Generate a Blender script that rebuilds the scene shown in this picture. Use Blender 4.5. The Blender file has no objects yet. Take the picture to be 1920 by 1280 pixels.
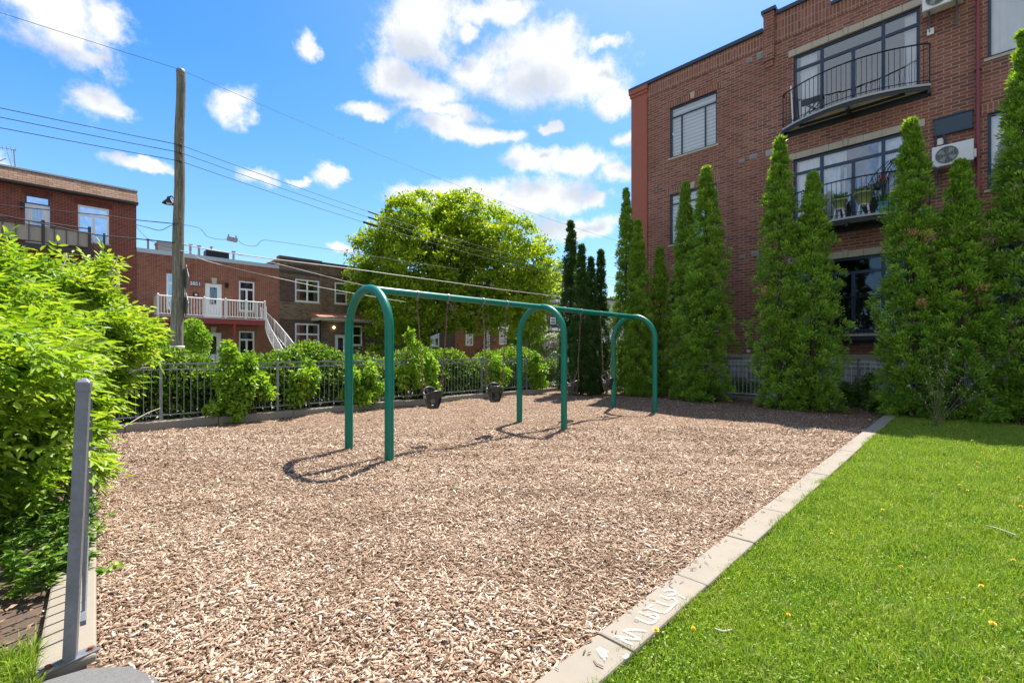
import bpy, math, random
import numpy as np
from mathutils import Vector, Matrix

random.seed(7)
RNG = np.random.default_rng(11)
SC = bpy.context.scene
COL = SC.collection
R = math.radians

# ------------------------------------------------------------------ camera
# World grid: +x runs along the street, +y runs towards the street; eye height 1.5 m.
CAMH = 1.5
cd = bpy.data.cameras.new('camera')
cam = bpy.data.objects.new('camera', cd)
COL.objects.link(cam)
cam.location = (0, 0, CAMH)
cam.rotation_euler = (R(90), 0, R(-45))
cd.sensor_width = 36
cd.lens = 16.0
cd.shift_y = 0.0099
cd.clip_start = 0.05
cd.clip_end = 3000
SC.camera = cam

# ------------------------------------------------------------------ exposure, sampling
SC.view_settings.view_transform = 'Standard'
SC.view_settings.look = 'None'
SC.view_settings.exposure = 1.27
SC.view_settings.gamma = 1
SC.view_settings.use_curve_mapping = False
SC.render.engine = 'CYCLES'
SC.cycles.use_denoising = True
SC.cycles.max_bounces = 8
SC.cycles.transparent_max_bounces = 12
SC.cycles.transmission_bounces = 6
SC.cycles.sample_clamp_indirect = 6

# ------------------------------------------------------------------ sun
SUN_EL, SUN_AZ = 62.5, 20.0      # azimuth counted from +x towards +y
sdir = Vector((math.cos(R(SUN_EL)) * math.cos(R(SUN_AZ)), math.cos(R(SUN_EL)) * math.sin(R(SUN_AZ)), math.sin(R(SUN_EL))))
sl = bpy.data.lights.new('sun', 'SUN')
sl.energy = 4.5
sl.angle = R(0.53)
sl.color = (1.0, 0.945, 0.86)
sun = bpy.data.objects.new('sun', sl)
COL.objects.link(sun)
sun.rotation_euler = sdir.to_track_quat('Z', 'Y').to_euler()
sun.location = (20, 8, 40)

F_PX = 16.0 / 36.0 * 1920.0
S2 = math.sqrt(0.5)
def ray(px, py):
    u = (px - 960.0) / F_PX
    v = (659.0 - py) / F_PX
    return Vector(((1 + u) * S2, (1 - u) * S2, v))
def at_x(px, py, A):
    d = ray(px, py); t = A / d.x
    return Vector((0, 0, CAMH)) + d * t
def at_y(px, py, B):
    d = ray(px, py); t = B / d.y
    return Vector((0, 0, CAMH)) + d * t
def at_z(px, py, z=0.0):
    d = ray(px, py); t = (z - CAMH) / d.z
    return Vector((0, 0, CAMH)) + d * t
def at_t(px, py, t):
    return Vector((0, 0, CAMH)) + ray(px, py) * t

# ------------------------------------------------------------------ node helpers
def N(nt, typ, ins=None, **kw):
    n = nt.nodes.new(typ)
    for k, v in kw.items():
        setattr(n, k, v)
    if ins:
        for k, v in ins.items():
            s = n.inputs[k]
            if isinstance(v, bpy.types.NodeSocket):
                nt.links.new(v, s)
            else:
                s.default_value = v
    return n
def MATH(nt, op, a, b=None, c=None, clamp=False):
    ins = {0: a}
    if b is not None: ins[1] = b
    if c is not None: ins[2] = c
    n = N(nt, 'ShaderNodeMath', ins, operation=op)
    n.use_clamp = clamp
    return n.outputs[0]
def MIX(nt, f, a, b, mode='MIX'):
    n = nt.nodes.new('ShaderNodeMix'); n.data_type = 'RGBA'; n.blend_type = mode
    for i, v in ((0, f), (6, a), (7, b)):
        s = n.inputs[i]
        if isinstance(v, bpy.types.NodeSocket): nt.links.new(v, s)
        elif i == 0: s.default_value = v
        else: s.default_value = (v[0], v[1], v[2], 1)
    return n.outputs[2]
def RAMP(nt, f, stops):
    n = nt.nodes.new('ShaderNodeValToRGB')
    cr = n.color_ramp
    while len(cr.elements) > 1: cr.elements.remove(cr.elements[-1])
    cr.elements[0].position = stops[0][0]; cr.elements[0].color = (*stops[0][1], 1)
    for p, c in stops[1:]:
        e = cr.elements.new(p); e.color = (*c, 1)
    nt.links.new(f, n.inputs[0])
    return n.outputs[0]

# ------------------------------------------------------------------ world: sky with clouds at fixed directions
world = bpy.data.worlds.new('World')
SC.world = world
world.use_nodes = True
wt = world.node_tree
wt.nodes.clear()
sky = N(wt, 'ShaderNodeTexSky', sky_type='NISHITA')
sky.sun_disc = False
sky.sun_elevation = R(SUN_EL)
sky.sun_rotation = R(90 - SUN_AZ)
sky.altitude = 50
sky.air_density = 1.0
sky.dust_density = 0.6
sky.ozone_density = 2.0
hs = N(wt, 'ShaderNodeHueSaturation', {'Hue': 0.507, 'Saturation': 1.42, 'Value': 0.72, 'Color': sky.outputs[0]})
tc = N(wt, 'ShaderNodeTexCoord')
sep = N(wt, 'ShaderNodeSeparateXYZ', {0: tc.outputs['Generated']})
azn = MATH(wt, 'ARCTAN2', sep.outputs[1], sep.outputs[0])
eln = MATH(wt, 'ARCSINE', sep.outputs[2])
nz1 = N(wt, 'ShaderNodeTexNoise', {'Vector': tc.outputs['Generated'], 'Scale': 9.0, 'Detail': 7.0, 'Roughness': 0.6})
nz2 = N(wt, 'ShaderNodeTexNoise', {'Vector': tc.outputs['Generated'], 'Scale': 24.0, 'Detail': 9.0, 'Roughness': 0.66})
sepn = N(wt, 'ShaderNodeSeparateColor', {0: nz1.outputs['Color']})
azw = MATH(wt, 'MULTIPLY_ADD', MATH(wt, 'SUBTRACT', sepn.outputs[0], 0.5), 0.12, azn)
elw = MATH(wt, 'MULTIPLY_ADD', MATH(wt, 'SUBTRACT', sepn.outputs[1], 0.5), 0.08, eln)
def cloud_field(dz, clouds):
    el = MATH(wt, 'ADD', elw, dz)
    q = N(wt, 'ShaderNodeCombineXYZ', {0: azw, 1: el})
    acc = None
    for (cx, cy, rx, ry) in clouds:
        def ae(px, py):
            d = ray(px, py).normalized()
            return math.atan2(d.y, d.x), math.asin(d.z)
        a0, e0 = ae(cx, cy)
        ra = abs(ae(cx + rx, cy)[0] - ae(cx - rx, cy)[0]) / 2
        re = abs(ae(cx, cy + ry)[1] - ae(cx, cy - ry)[1]) / 2
        m = N(wt, 'ShaderNodeVectorMath', {0: q.outputs[0], 1: (1 / ra, 1 / re, 0), 2: (-a0 / ra, -e0 / re, 0)}, operation='MULTIPLY_ADD')
        l = N(wt, 'ShaderNodeVectorMath', {0: m.outputs[0]}, operation='LENGTH')
        v = MATH(wt, 'SUBTRACT', 1.0, l.outputs['Value'])
        acc = v if acc is None else MATH(wt, 'SMOOTH_MAX', acc, v, 0.25)
    for (a0, e0, ra, re) in FILL_CLOUDS:      # unseen bright clouds added behind and beside the viewer to raise fill light
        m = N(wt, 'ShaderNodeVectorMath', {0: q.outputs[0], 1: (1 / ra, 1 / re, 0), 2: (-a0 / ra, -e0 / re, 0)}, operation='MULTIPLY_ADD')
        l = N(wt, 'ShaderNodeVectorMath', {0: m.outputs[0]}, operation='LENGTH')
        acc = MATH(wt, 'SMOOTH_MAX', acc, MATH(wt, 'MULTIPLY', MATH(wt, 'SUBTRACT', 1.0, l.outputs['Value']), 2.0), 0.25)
    return acc
CLOUDS = [(110, 25, 150, 55), (140, 85, 110, 60), (215, 40, 70, 45), (185, 115, 60, 35), (195, 203, 72, 36), (435, 207, 50, 42),
          (570, 82, 24, 36), (255, 302, 75, 12), (485, 328, 42, 20), (622, 337, 40, 21), (565, 338, 26, 10),
          (785, 30, 80, 60), (770, 80, 80, 60), (745, 140, 65, 50), (790, 175, 90, 35), (700, 207, 60, 18), (830, 210, 120, 14),
          (1000, 95, 95, 60), (1000, 145, 170, 55), (900, 140, 70, 60), (1080, 150, 90, 40), (1150, 190, 40, 26), (910, 15, 85, 30), (885, 55, 30, 26), (1130, 75, 40, 14),
          (850, 241, 95, 27), (930, 250, 42, 20), (1015, 234, 22, 12), (1000, 298, 70, 26), (1090, 305, 120, 32), (1165, 325, 50, 28),
          (790, 368, 75, 22), (900, 365, 120, 34), (1010, 370, 130, 38), (1120, 372, 60, 16), (1090, 426, 130, 24), (650, 461, 42, 12), (1180, 262, 30, 22),
          (-60, 300, 120, 30), (2100, 300, 200, 60), (-400, 150, 200, 90), (2300, 80, 200, 90)]
FILL_CLOUDS = [(-2.36, 0.55, 1.15, 0.55), (-1.15, 0.55, 0.55, 0.4), (2.75, 0.6, 0.55, 0.42), (-2.3, 1.1, 0.9, 0.3)]
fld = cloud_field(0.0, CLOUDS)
rag = MATH(wt, 'MULTIPLY_ADD', MATH(wt, 'SUBTRACT', nz2.outputs['Fac'], 0.5), 1.9, MATH(wt, 'MULTIPLY', MATH(wt, 'SUBTRACT', nz1.outputs['Fac'], 0.5), 1.6))
dens = MATH(wt, 'ADD', MATH(wt, 'MULTIPLY', fld, 1.25), rag)
mask = N(wt, 'ShaderNodeMapRange', {0: dens, 1: -0.22, 2: 0.80, 3: 0.0, 4: 1.0}, interpolation_type='SMOOTHSTEP').outputs[0]
# thick parts of a cloud are greyer on the side away from the sun (below)
nzs = N(wt, 'ShaderNodeTexNoise', {'Vector': N(wt, 'ShaderNodeVectorMath', {0: tc.outputs['Generated'], 1: (0, 0, 0.035)}, operation='ADD').outputs[0], 'Scale': 11.0, 'Detail': 5.0, 'Roughness': 0.55})
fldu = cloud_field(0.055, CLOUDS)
shade = MATH(wt, 'ADD', fldu, MATH(wt, 'MULTIPLY', MATH(wt, 'SUBTRACT', nzs.outputs['Fac'], 0.5), 1.5))
shade = N(wt, 'ShaderNodeMapRange', {0: shade, 1: 0.05, 2: 0.95, 3: 0.0, 4: 1.0}, interpolation_type='SMOOTHSTEP').outputs[0]
CW = 3.0
ccol = MIX(wt, shade, (CW, CW * 1.0, CW * 1.01), (CW * 0.66, CW * 0.71, CW * 0.78))
# pale air near the horizon
hz = N(wt, 'ShaderNodeMapRange', {0: eln, 1: 0.0, 2: 0.55, 3: 0.45, 4: 0.0}, interpolation_type='SMOOTHSTEP').outputs[0]
skc = MIX(wt, hz, hs.outputs[0], (1.15, 1.95, 2.7))
wcol = MIX(wt, MATH(wt, 'MULTIPLY', mask, 0.97), skc, ccol)
bg = N(wt, 'ShaderNodeBackground', {'Color': wcol, 'Strength': 0.15})
N(wt, 'ShaderNodeOutputWorld', {0: bg.outputs[0]})

# ------------------------------------------------------------------ materials
MT = {}
def new_mat(name):
    m = bpy.data.materials.new(name); m.use_nodes = True
    m.node_tree.nodes.clear()
    MT[name] = m
    return m, m.node_tree
def out(nt, sh, disp=None):
    o = N(nt, 'ShaderNodeOutputMaterial', {0: sh})
def PBSDF(nt, **kw):
    names = {'color': 'Base Color', 'rough': 'Roughness', 'metal': 'Metallic', 'spec': 'Specular IOR Level', 'normal': 'Normal', 'coat': 'Coat Weight', 'emis': 'Emission Color', 'estr': 'Emission Strength'}
    n = nt.nodes.new('ShaderNodeBsdfPrincipled')
    for k, v in kw.items():
        s = n.inputs[names[k]]
        if isinstance(v, bpy.types.NodeSocket): nt.links.new(v, s)
        elif k in ('color', 'emis'): s.default_value = (*v, 1)
        else: s.default_value = v
    return n.outputs[0]
def bump(nt, h, strength=0.4, dist=0.01):
    return N(nt, 'ShaderNodeBump', {'Height': h, 'Strength': strength, 'Distance': dist}).outputs[0]
def pos(nt):
    return N(nt, 'ShaderNodeNewGeometry').outputs['Position']
def obj_co(nt):
    return N(nt, 'ShaderNodeTexCoord').outputs['Object']
def noise(nt, v, scale, detail=4, rough=0.55):
    return N(nt, 'ShaderNodeTexNoise', {'Vector': v, 'Scale': scale, 'Detail': float(detail), 'Roughness': rough}).outputs['Fac']

def simple(name, col, rough=0.5, metal=0.0, spec=0.5, var=0.15, vscale=6.0, bmp=0.0, bscale=60.0, coat=0.0, dirt=None):
    m, nt = new_mat(name)
    p = obj_co(nt)
    f = noise(nt, p, vscale, 5, 0.6)
    c = MIX(nt, f, tuple(x * (1 - var) for x in col), tuple(min(1, x * (1 + var)) for x in col))
    if dirt:
        g = N(nt, 'ShaderNodeMapRange', {0: noise(nt, p, vscale * 2.7, 6, 0.7), 1: 0.55, 2: 0.75, 3: 0.0, 4: 0.6}).outputs[0]
        c = MIX(nt, g, c, dirt)
    kw = dict(color=c, rough=rough, metal=metal, spec=spec, coat=coat)
    if bmp: kw['normal'] = bump(nt, noise(nt, p, bscale, 4, 0.6), bmp, 0.005)
    out(nt, PBSDF(nt, **kw))
    return m

def brick(name, c1, c2, mortar, dark, bw=0.235, bh=0.072, ms=0.011, soldier=False, patch=0.35, bstr=0.5):
    m, nt = new_mat(name)
    g = N(nt, 'ShaderNodeNewGeometry')
    sp = N(nt, 'ShaderNodeSeparateXYZ', {0: g.outputs['Position']})
    sn = N(nt, 'ShaderNodeSeparateXYZ', {0: g.outputs['True Normal']})
    ax = MATH(nt, 'GREATER_THAN', MATH(nt, 'ABSOLUTE', sn.outputs[0]), 0.5)
    s = MATH(nt, 'ADD', MATH(nt, 'MULTIPLY', sp.outputs[1], ax), MATH(nt, 'MULTIPLY', sp.outputs[0], MATH(nt, 'SUBTRACT', 1.0, ax)))
    z = sp.outputs[2]
    v = N(nt, 'ShaderNodeCombineXYZ', {0: z, 1: s} if soldier else {0: s, 1: z}).outputs[0]
    b = N(nt, 'ShaderNodeTexBrick', {'Vector': v, 'Color1': (0, 0, 0, 1), 'Color2': (1, 1, 1, 1), 'Mortar': (0.5, 0.5, 0.5, 1), 'Scale': 1.0, 'Mortar Size': ms, 'Mortar Smooth': 0.15, 'Bias': 0.0, 'Brick Width': bw, 'Row Height': bh})
    b.offset = 0.0 if soldier else 0.5
    r = N(nt, 'ShaderNodeSeparateColor', {0: b.outputs['Color']}).outputs[0]
    col = RAMP(nt, r, [(0.0, dark), (0.22, tuple((x + y) / 2 for x, y in zip(c1, dark))), (0.45, c1), (0.75, c2), (1.0, c1)])
    fine = noise(nt, g.outputs['Position'], 45.0, 4, 0.7)
    col = MIX(nt, MATH(nt, 'MULTIPLY', fine, 0.5), col, dark, 'MULTIPLY') if False else MIX(nt, MATH(nt, 'MULTIPLY', fine, 0.35), col, tuple(x * 0.55 for x in c1))
    mn = noise(nt, g.outputs['Position'], 1.3, 5, 0.6)
    mc = MIX(nt, mn, mortar, tuple(x * 0.6 for x in mortar))
    col = MIX(nt, b.outputs['Fac'], col, mc)
    big = N(nt, 'ShaderNodeMapRange', {0: noise(nt, g.outputs['Position'], 0.55, 5, 0.6), 1: 0.35, 2: 0.7, 3: 0.0, 4: patch}).outputs[0]
    col = MIX(nt, big, col, tuple(x * 0.55 for x in c1))
    stv = N(nt, 'ShaderNodeCombineXYZ', {0: MATH(nt, 'MULTIPLY', s, 2.2), 1: MATH(nt, 'MULTIPLY', z, 0.22)}).outputs[0]
    stn = N(nt, 'ShaderNodeMapRange', {0: noise(nt, stv, 1.0, 6, 0.65), 1: 0.52, 2: 0.74, 3: 0.0, 4: 0.38}).outputs[0]
    col = MIX(nt, stn, col, tuple(x * 0.5 for x in c1))
    h = MATH(nt, 'ADD', MATH(nt, 'SUBTRACT', 1.0, b.outputs['Fac']), MATH(nt, 'MULTIPLY', fine, 0.35))
    out(nt, PBSDF(nt, color=col, rough=0.88, spec=0.25, normal=bump(nt, h, bstr, 0.012)))
    return m

def leaf_mat(name, dark, mid, light, trans=0.42, tcol=None, rough=0.45, spec=0.35):
    m, nt = new_mat(name)
    at = N(nt, 'ShaderNodeAttribute', attribute_name='rnd').outputs['Fac']
    c = RAMP(nt, at, [(0.0, dark), (0.5, mid), (1.0, light)])
    n = noise(nt, pos(nt), 3.0, 3, 0.5)
    c = MIX(nt, MATH(nt, 'MULTIPLY', n, 0.35), c, mid)
    if tcol is None:
        tc_ = MIX(nt, 1.0, c, (1.35, 1.25, 0.45), 'MULTIPLY')
    else:
        tc_ = MIX(nt, 1.0, c, tcol, 'MULTIPLY')
    p = PBSDF(nt, color=c, rough=rough, spec=spec)
    t = N(nt, 'ShaderNodeBsdfTranslucent', {'Color': tc_}).outputs[0]
    mx = N(nt, 'ShaderNodeMixShader', {0: trans, 1: p, 2: t})
    out(nt, mx.outputs[0])
    return m

def glass_mat(name, tint=(0.75, 0.82, 0.86), refl=0.22, rough=0.015, wav=0.02):
    m, nt = new_mat(name)
    tr = N(nt, 'ShaderNodeBsdfTransparent', {'Color': (*tint, 1)}).outputs[0]
    nrm = bump(nt, noise(nt, pos(nt), 1.6, 2, 0.5), wav, 0.5)
    gl = N(nt, 'ShaderNodeBsdfGlossy', {'Color': (0.86, 0.93, 1.0, 1), 'Roughness': rough, 'Normal': nrm}).outputs[0]
    fr = N(nt, 'ShaderNodeFresnel', {'IOR': 1.5}).outputs[0]
    f = MATH(nt, 'MULTIPLY_ADD', fr, 1.0, refl, clamp=True)
    out(nt, N(nt, 'ShaderNodeMixShader', {0: f, 1: tr, 2: gl}).outputs[0])
    return m

brick('brick_right', (0.285, 0.102, 0.067), (0.36, 0.158, 0.107), (0.47, 0.35, 0.28), (0.14, 0.075, 0.062), bw=.29, bh=.092, ms=.012, patch=0.4)
brick('brick_right_soldier', (0.29, 0.104, 0.067), (0.36, 0.15, 0.102), (0.44, 0.34, 0.28), (0.17, 0.085, 0.065), bw=.29, bh=.092, ms=.013, soldier=True, patch=0.25)
brick('brick_red', (0.22, 0.037, 0.021), (0.26, 0.05, 0.028), (0.36, 0.22, 0.17), (0.10, 0.025, 0.018), patch=0.2)
brick('brick_red_soldier', (0.22, 0.055, 0.035), (0.25, 0.07, 0.045), (0.12, 0.06, 0.05), (0.13, 0.03, 0.02), soldier=True, patch=0.2)
brick('brick_mid', (0.27, 0.068, 0.033), (0.32, 0.095, 0.046), (0.46, 0.32, 0.24), (0.15, 0.042, 0.028), patch=0.2)
brick('brick_mid_soldier', (0.22, 0.062, 0.036), (0.26, 0.085, 0.05), (0.34, 0.24, 0.19), (0.14, 0.045, 0.03), soldier=True)
brick('brick_tan', (0.21, 0.145, 0.085), (0.27, 0.195, 0.12), (0.22, 0.18, 0.14), (0.07, 0.045, 0.03), patch=0.2)
brick('brick_dark', (0.11, 0.06, 0.045), (0.14, 0.08, 0.06), (0.17, 0.14, 0.12), (0.04, 0.025, 0.022), patch=0.2)
brick('brick_dark_soldier', (0.07, 0.04, 0.034), (0.10, 0.06, 0.05), (0.2, 0.17, 0.15), (0.04, 0.025, 0.022), soldier=True)
brick('brick_orange', (0.33, 0.10, 0.045), (0.38, 0.13, 0.06), (0.34, 0.2, 0.13), (0.2, 0.06, 0.03), patch=0.2)
brick('stone_base', (0.50, 0.50, 0.51), (0.58, 0.58, 0.59), (0.15, 0.15, 0.15), (0.2, 0.2, 0.21), bw=0.4, bh=0.2, ms=0.012)
simple('painted_red', (0.33, 0.095, 0.058), 0.7, var=0.1, bmp=0.2, bscale=30)
simple('limestone', (0.44, 0.40, 0.31), 0.85, var=0.15, vscale=3, bmp=0.3, bscale=50, dirt=(0.2, 0.18, 0.14))
simple('coping_metal', (0.035, 0.05, 0.075), 0.4, metal=0.3, var=0.2)
simple('coping_light', (0.42, 0.48, 0.53), 0.5, metal=0.2, var=0.12, dirt=(0.2, 0.2, 0.2))
simple('navy_frame', (0.010, 0.032, 0.075), 0.35, var=0.2)
simple('white_frame', (0.72, 0.74, 0.75), 0.45, var=0.06, dirt=(0.45, 0.44, 0.42))
simple('white_paint', (0.68, 0.68, 0.67), 0.5, var=0.06)
simple('door_white', (0.7, 0.72, 0.73), 0.4, var=0.05)
simple('door_grey', (0.22, 0.22, 0.21), 0.5, var=0.1)
simple('black_metal', (0.012, 0.014, 0.018), 0.4, metal=0.4, var=0.2)
simple('dark_steel', (0.02, 0.028, 0.042), 0.5, metal=0.2, var=0.25)
simple('soffit_panel', (0.70, 0.66, 0.52), 0.8, var=0.12, vscale=4, dirt=(0.25, 0.2, 0.14))
simple('slab_concrete', (0.42, 0.42, 0.41), 0.8, var=0.15, bmp=0.2)
simple('red_metal', (0.24, 0.03, 0.03), 0.45, var=0.15)
simple('downpipe_red', (0.22, 0.035, 0.04), 0.4, var=0.12, vscale=2)
simple('grey_shingle_dark', (0.10, 0.09, 0.085), 0.9, var=0.3)
simple('orange_soffit', (0.22, 0.07, 0.02), 0.8, var=0.3)
simple('brown_fascia', (0.045, 0.03, 0.026), 0.6, var=0.2)
simple('tarp', (0.32, 0.285, 0.24), 0.9, var=0.15, vscale=3, bmp=0.4, bscale=8)
simple('curtain', (0.78, 0.78, 0.76), 0.9, var=0.06)
simple('curtain_beige', (0.40, 0.33, 0.26), 0.9, var=0.12)
simple('room_wall', (0.22, 0.2, 0.18), 0.9, var=0.1)
simple('copper_roof', (0.35, 0.14, 0.08), 0.7, var=0.2)
simple('galvanised', (0.19, 0.205, 0.23), 0.5, metal=0.5, var=0.35, vscale=14, bmp=0.25, bscale=70, dirt=(0.09, 0.085, 0.08))
simple('fence_metal', (0.22, 0.24, 0.255), 0.5, metal=0.3, var=0.25, vscale=8, dirt=(0.35, 0.36, 0.36))
simple('fence_pale', (0.74, 0.76, 0.78), 0.5, var=0.12, vscale=8, dirt=(0.3, 0.27, 0.24))
simple('fence_rust', (0.26, 0.255, 0.25), 0.6, metal=0.35, var=0.2, vscale=8, dirt=(0.20, 0.14, 0.09))
simple('rust', (0.17, 0.06, 0.03), 0.85, var=0.35, vscale=40)
simple('rubber', (0.02, 0.02, 0.022), 0.38, var=0.25, vscale=12, dirt=(0.055, 0.055, 0.06))
simple('seat_marks', (0.30, 0.27, 0.25), 0.7, var=0.3, vscale=25)
simple('chain_steel', (0.14, 0.085, 0.06), 0.6, metal=0.5, var=0.45, vscale=14)
simple('kerb_concrete', (0.245, 0.215, 0.17), 0.9, var=0.13, vscale=5, bmp=0.35, bscale=90, dirt=(0.19, 0.16, 0.12))
simple('kerb_old', (0.27, 0.24, 0.20), 0.9, var=0.2, vscale=4, bmp=0.4, bscale=60, dirt=(0.2, 0.17, 0.13))
simple('plastic_white', (0.74, 0.75, 0.74), 0.35, var=0.05)
simple('fan_dark', (0.09, 0.10, 0.10), 0.5, var=0.2)
simple('fan_grey', (0.30, 0.31, 0.31), 0.4, var=0.1)
simple('pot_green', (0.30, 0.37, 0.13), 0.45, var=0.1)
simple('planter_teal', (0.03, 0.22, 0.26), 0.4, var=0.1)
simple('petal_pink', (0.5, 0.03, 0.12), 0.6, var=0.2)
simple('petal_yellow', (0.80, 0.50, 0.01), 0.6, var=0.15, vscale=40)
simple('stem_green', (0.14, 0.20, 0.04), 0.6, var=0.2)
simple('twig', (0.14, 0.10, 0.07), 0.9, var=0.3, vscale=15)
simple('twig_pale', (0.36, 0.31, 0.25), 0.9, var=0.25, vscale=15)
simple('cable_dark', (0.03, 0.033, 0.036), 0.6, var=0.1)
simple('cable_pale', (0.42, 0.41, 0.39), 0.5, var=0.1)
simple('sign_back', (0.20, 0.22, 0.23), 0.5, metal=0.5, var=0.15)
simple('sign_plate', (0.03, 0.06, 0.09), 0.5, var=0.1)
simple('sign_green', (0.01, 0.18, 0.09), 0.4, var=0.1)
simple('vent_metal', (0.33, 0.31, 0.31), 0.6, metal=0.3, var=0.2)
simple('car_paint', (0.55, 0.56, 0.57), 0.3, metal=0.3, var=0.04, coat=0.8)
simple('tyre', (0.02, 0.02, 0.02), 0.8, var=0.1)
simple('road_asphalt', (0.10, 0.10, 0.105), 0.9, var=0.25, vscale=1.2, bmp=0.4, bscale=40)
simple('path_asphalt', (0.13, 0.128, 0.125), 0.92, var=0.3, vscale=60, bmp=0.8, bscale=120)
simple('sidewalk', (0.38, 0.37, 0.35), 0.9, var=0.15, vscale=1.5, bmp=0.2, bscale=40)
simple('soil', (0.085, 0.058, 0.04), 0.95, var=0.45, vscale=9, bmp=0.9, bscale=50, dirt=(0.2, 0.15, 0.11))
simple('roof_gravel', (0.28, 0.28, 0.28), 0.95, var=0.2)
simple('chair_dark', (0.03, 0.035, 0.045), 0.6, var=0.2)
simple('bark', (0.07, 0.05, 0.038), 0.95, var=0.35, vscale=7, bmp=0.9, bscale=18)
simple('quilt_box', (0.015, 0.02, 0.03), 0.6, var=0.2)

def mat_swing():
    m, nt = new_mat('swing_green')
    p = obj_co(nt)
    f = noise(nt, p, 4.0, 6, 0.65)
    c = MIX(nt, f, (0.0, 0.135, 0.095), (0.0, 0.185, 0.13))
    sp = N(nt, 'ShaderNodeMapRange', {0: noise(nt, p, 42.0, 5, 0.75), 1: 0.66, 2: 0.72, 3: 0.0, 4: 0.7}).outputs[0]
    c = MIX(nt, sp, c, (0.02, 0.05, 0.05))
    r = MATH(nt, 'MULTIPLY_ADD', noise(nt, p, 16.0, 4, 0.6), 0.2, 0.27)
    out(nt, PBSDF(nt, color=c, rough=r, spec=0.4))
mat_swing()
def mat_pole():
    m, nt = new_mat('pole_wood')
    p = N(nt, 'ShaderNodeMapping', {'Vector': obj_co(nt), 'Scale': (9, 9, 0.55)}).outputs[0]
    f = noise(nt, p, 3.0, 8, 0.75)
    c = RAMP(nt, f, [(0.25, (0.035, 0.03, 0.02)), (0.45, (0.14, 0.13, 0.095)), (0.62, (0.25, 0.25, 0.19)), (0.75, (0.38, 0.38, 0.30))])
    sp = N(nt, 'ShaderNodeMapRange', {0: noise(nt, obj_co(nt), 7.0, 5, 0.7), 1: 0.6, 2: 0.72, 3: 0.0, 4: 0.7}).outputs[0]
    c = MIX(nt, sp, c, (0.05, 0.045, 0.03))
    out(nt, PBSDF(nt, color=c, rough=0.9, spec=0.2, normal=bump(nt, f, 0.9, 0.02)))
mat_pole()
def mat_shingle():
    m, nt = new_mat('shingle_roof')
    g = pos(nt)
    sp = N(nt, 'ShaderNodeSeparateXYZ', {0: g})
    v = N(nt, 'ShaderNodeCombineXYZ', {0: sp.outputs[0], 1: sp.outputs[2]}).outputs[0]
    b = N(nt, 'ShaderNodeTexBrick', {'Vector': v, 'Color1': (0, 0, 0, 1), 'Color2': (1, 1, 1, 1), 'Mortar': (0.5, 0.5, 0.5, 1), 'Scale': 1.0, 'Mortar Size': 0.008, 'Mortar Smooth': 0.1, 'Brick Width': 0.3, 'Row Height': 0.13})
    r = N(nt, 'ShaderNodeSeparateColor', {0: b.outputs['Color']}).outputs[0]
    c = RAMP(nt, r, [(0, (0.24, 0.15, 0.10)), (0.5, (0.36, 0.235, 0.165)), (1, (0.30, 0.20, 0.15))])
    c = MIX(nt, b.outputs['Fac'], c, (0.06, 0.04, 0.03))
    out(nt, PBSDF(nt, color=c, rough=0.95, spec=0.15))
mat_shingle()
def mat_blind():
    m, nt = new_mat('blind')
    sp = N(nt, 'ShaderNodeSeparateXYZ', {0: pos(nt)})
    w = MATH(nt, 'FRACT', MATH(nt, 'MULTIPLY', sp.outputs[2], 7.5))
    f = MATH(nt, 'GREATER_THAN', w, 0.45)
    c = MIX(nt, f, (0.82, 0.83, 0.84), (0.52, 0.55, 0.58))
    out(nt, PBSDF(nt, color=c, rough=0.8))
mat_blind()
def mat_pleat():
    m, nt = new_mat('curtain_pleat')
    sp = N(nt, 'ShaderNodeSeparateXYZ', {0: pos(nt)})
    out(nt, PBSDF(nt, color=(0.8, 0.8, 0.8), rough=0.85))
mat_pleat()
def mat_chips():
    m, nt = new_mat('wood_chip')
    at = N(nt, 'ShaderNodeAttribute', attribute_name='rnd').outputs['Fac']
    c = RAMP(nt, at, [(0.0, (0.045, 0.023, 0.013)), (0.15, (0.12, 0.068, 0.040)), (0.38, (0.275, 0.180, 0.116)), (0.62, (0.42, 0.308, 0.22)), (0.86, (0.57, 0.46, 0.355)), (1.0, (0.76, 0.69, 0.59))])
    n = noise(nt, N(nt, 'ShaderNodeMapping', {'Vector': pos(nt), 'Scale': (1, 1, 1)}).outputs[0], 160.0, 3, 0.6)
    c = MIX(nt, MATH(nt, 'MULTIPLY', n, 0.3), c, (0.30, 0.18, 0.11))
    big = N(nt, 'ShaderNodeMapRange', {0: noise(nt, pos(nt), 0.8, 5, 0.6), 1: 0.42, 2: 0.72, 3: 0.0, 4: 0.40}).outputs[0]
    c = MIX(nt, big, c, (0.19, 0.115, 0.065))
    bg2 = N(nt, 'ShaderNodeMapRange', {0: noise(nt, N(nt, 'ShaderNodeVectorMath', {0: pos(nt), 1: (3.7, 9.1, 0)}, operation='ADD').outputs[0], 2.6, 6, 0.7), 1: 0.52, 2: 0.75, 3: 0.0, 4: 0.45}).outputs[0]
    c = MIX(nt, bg2, c, (0.15, 0.085, 0.048))
    out(nt, PBSDF(nt, color=c, rough=0.85, spec=0.2))
mat_chips()
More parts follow.
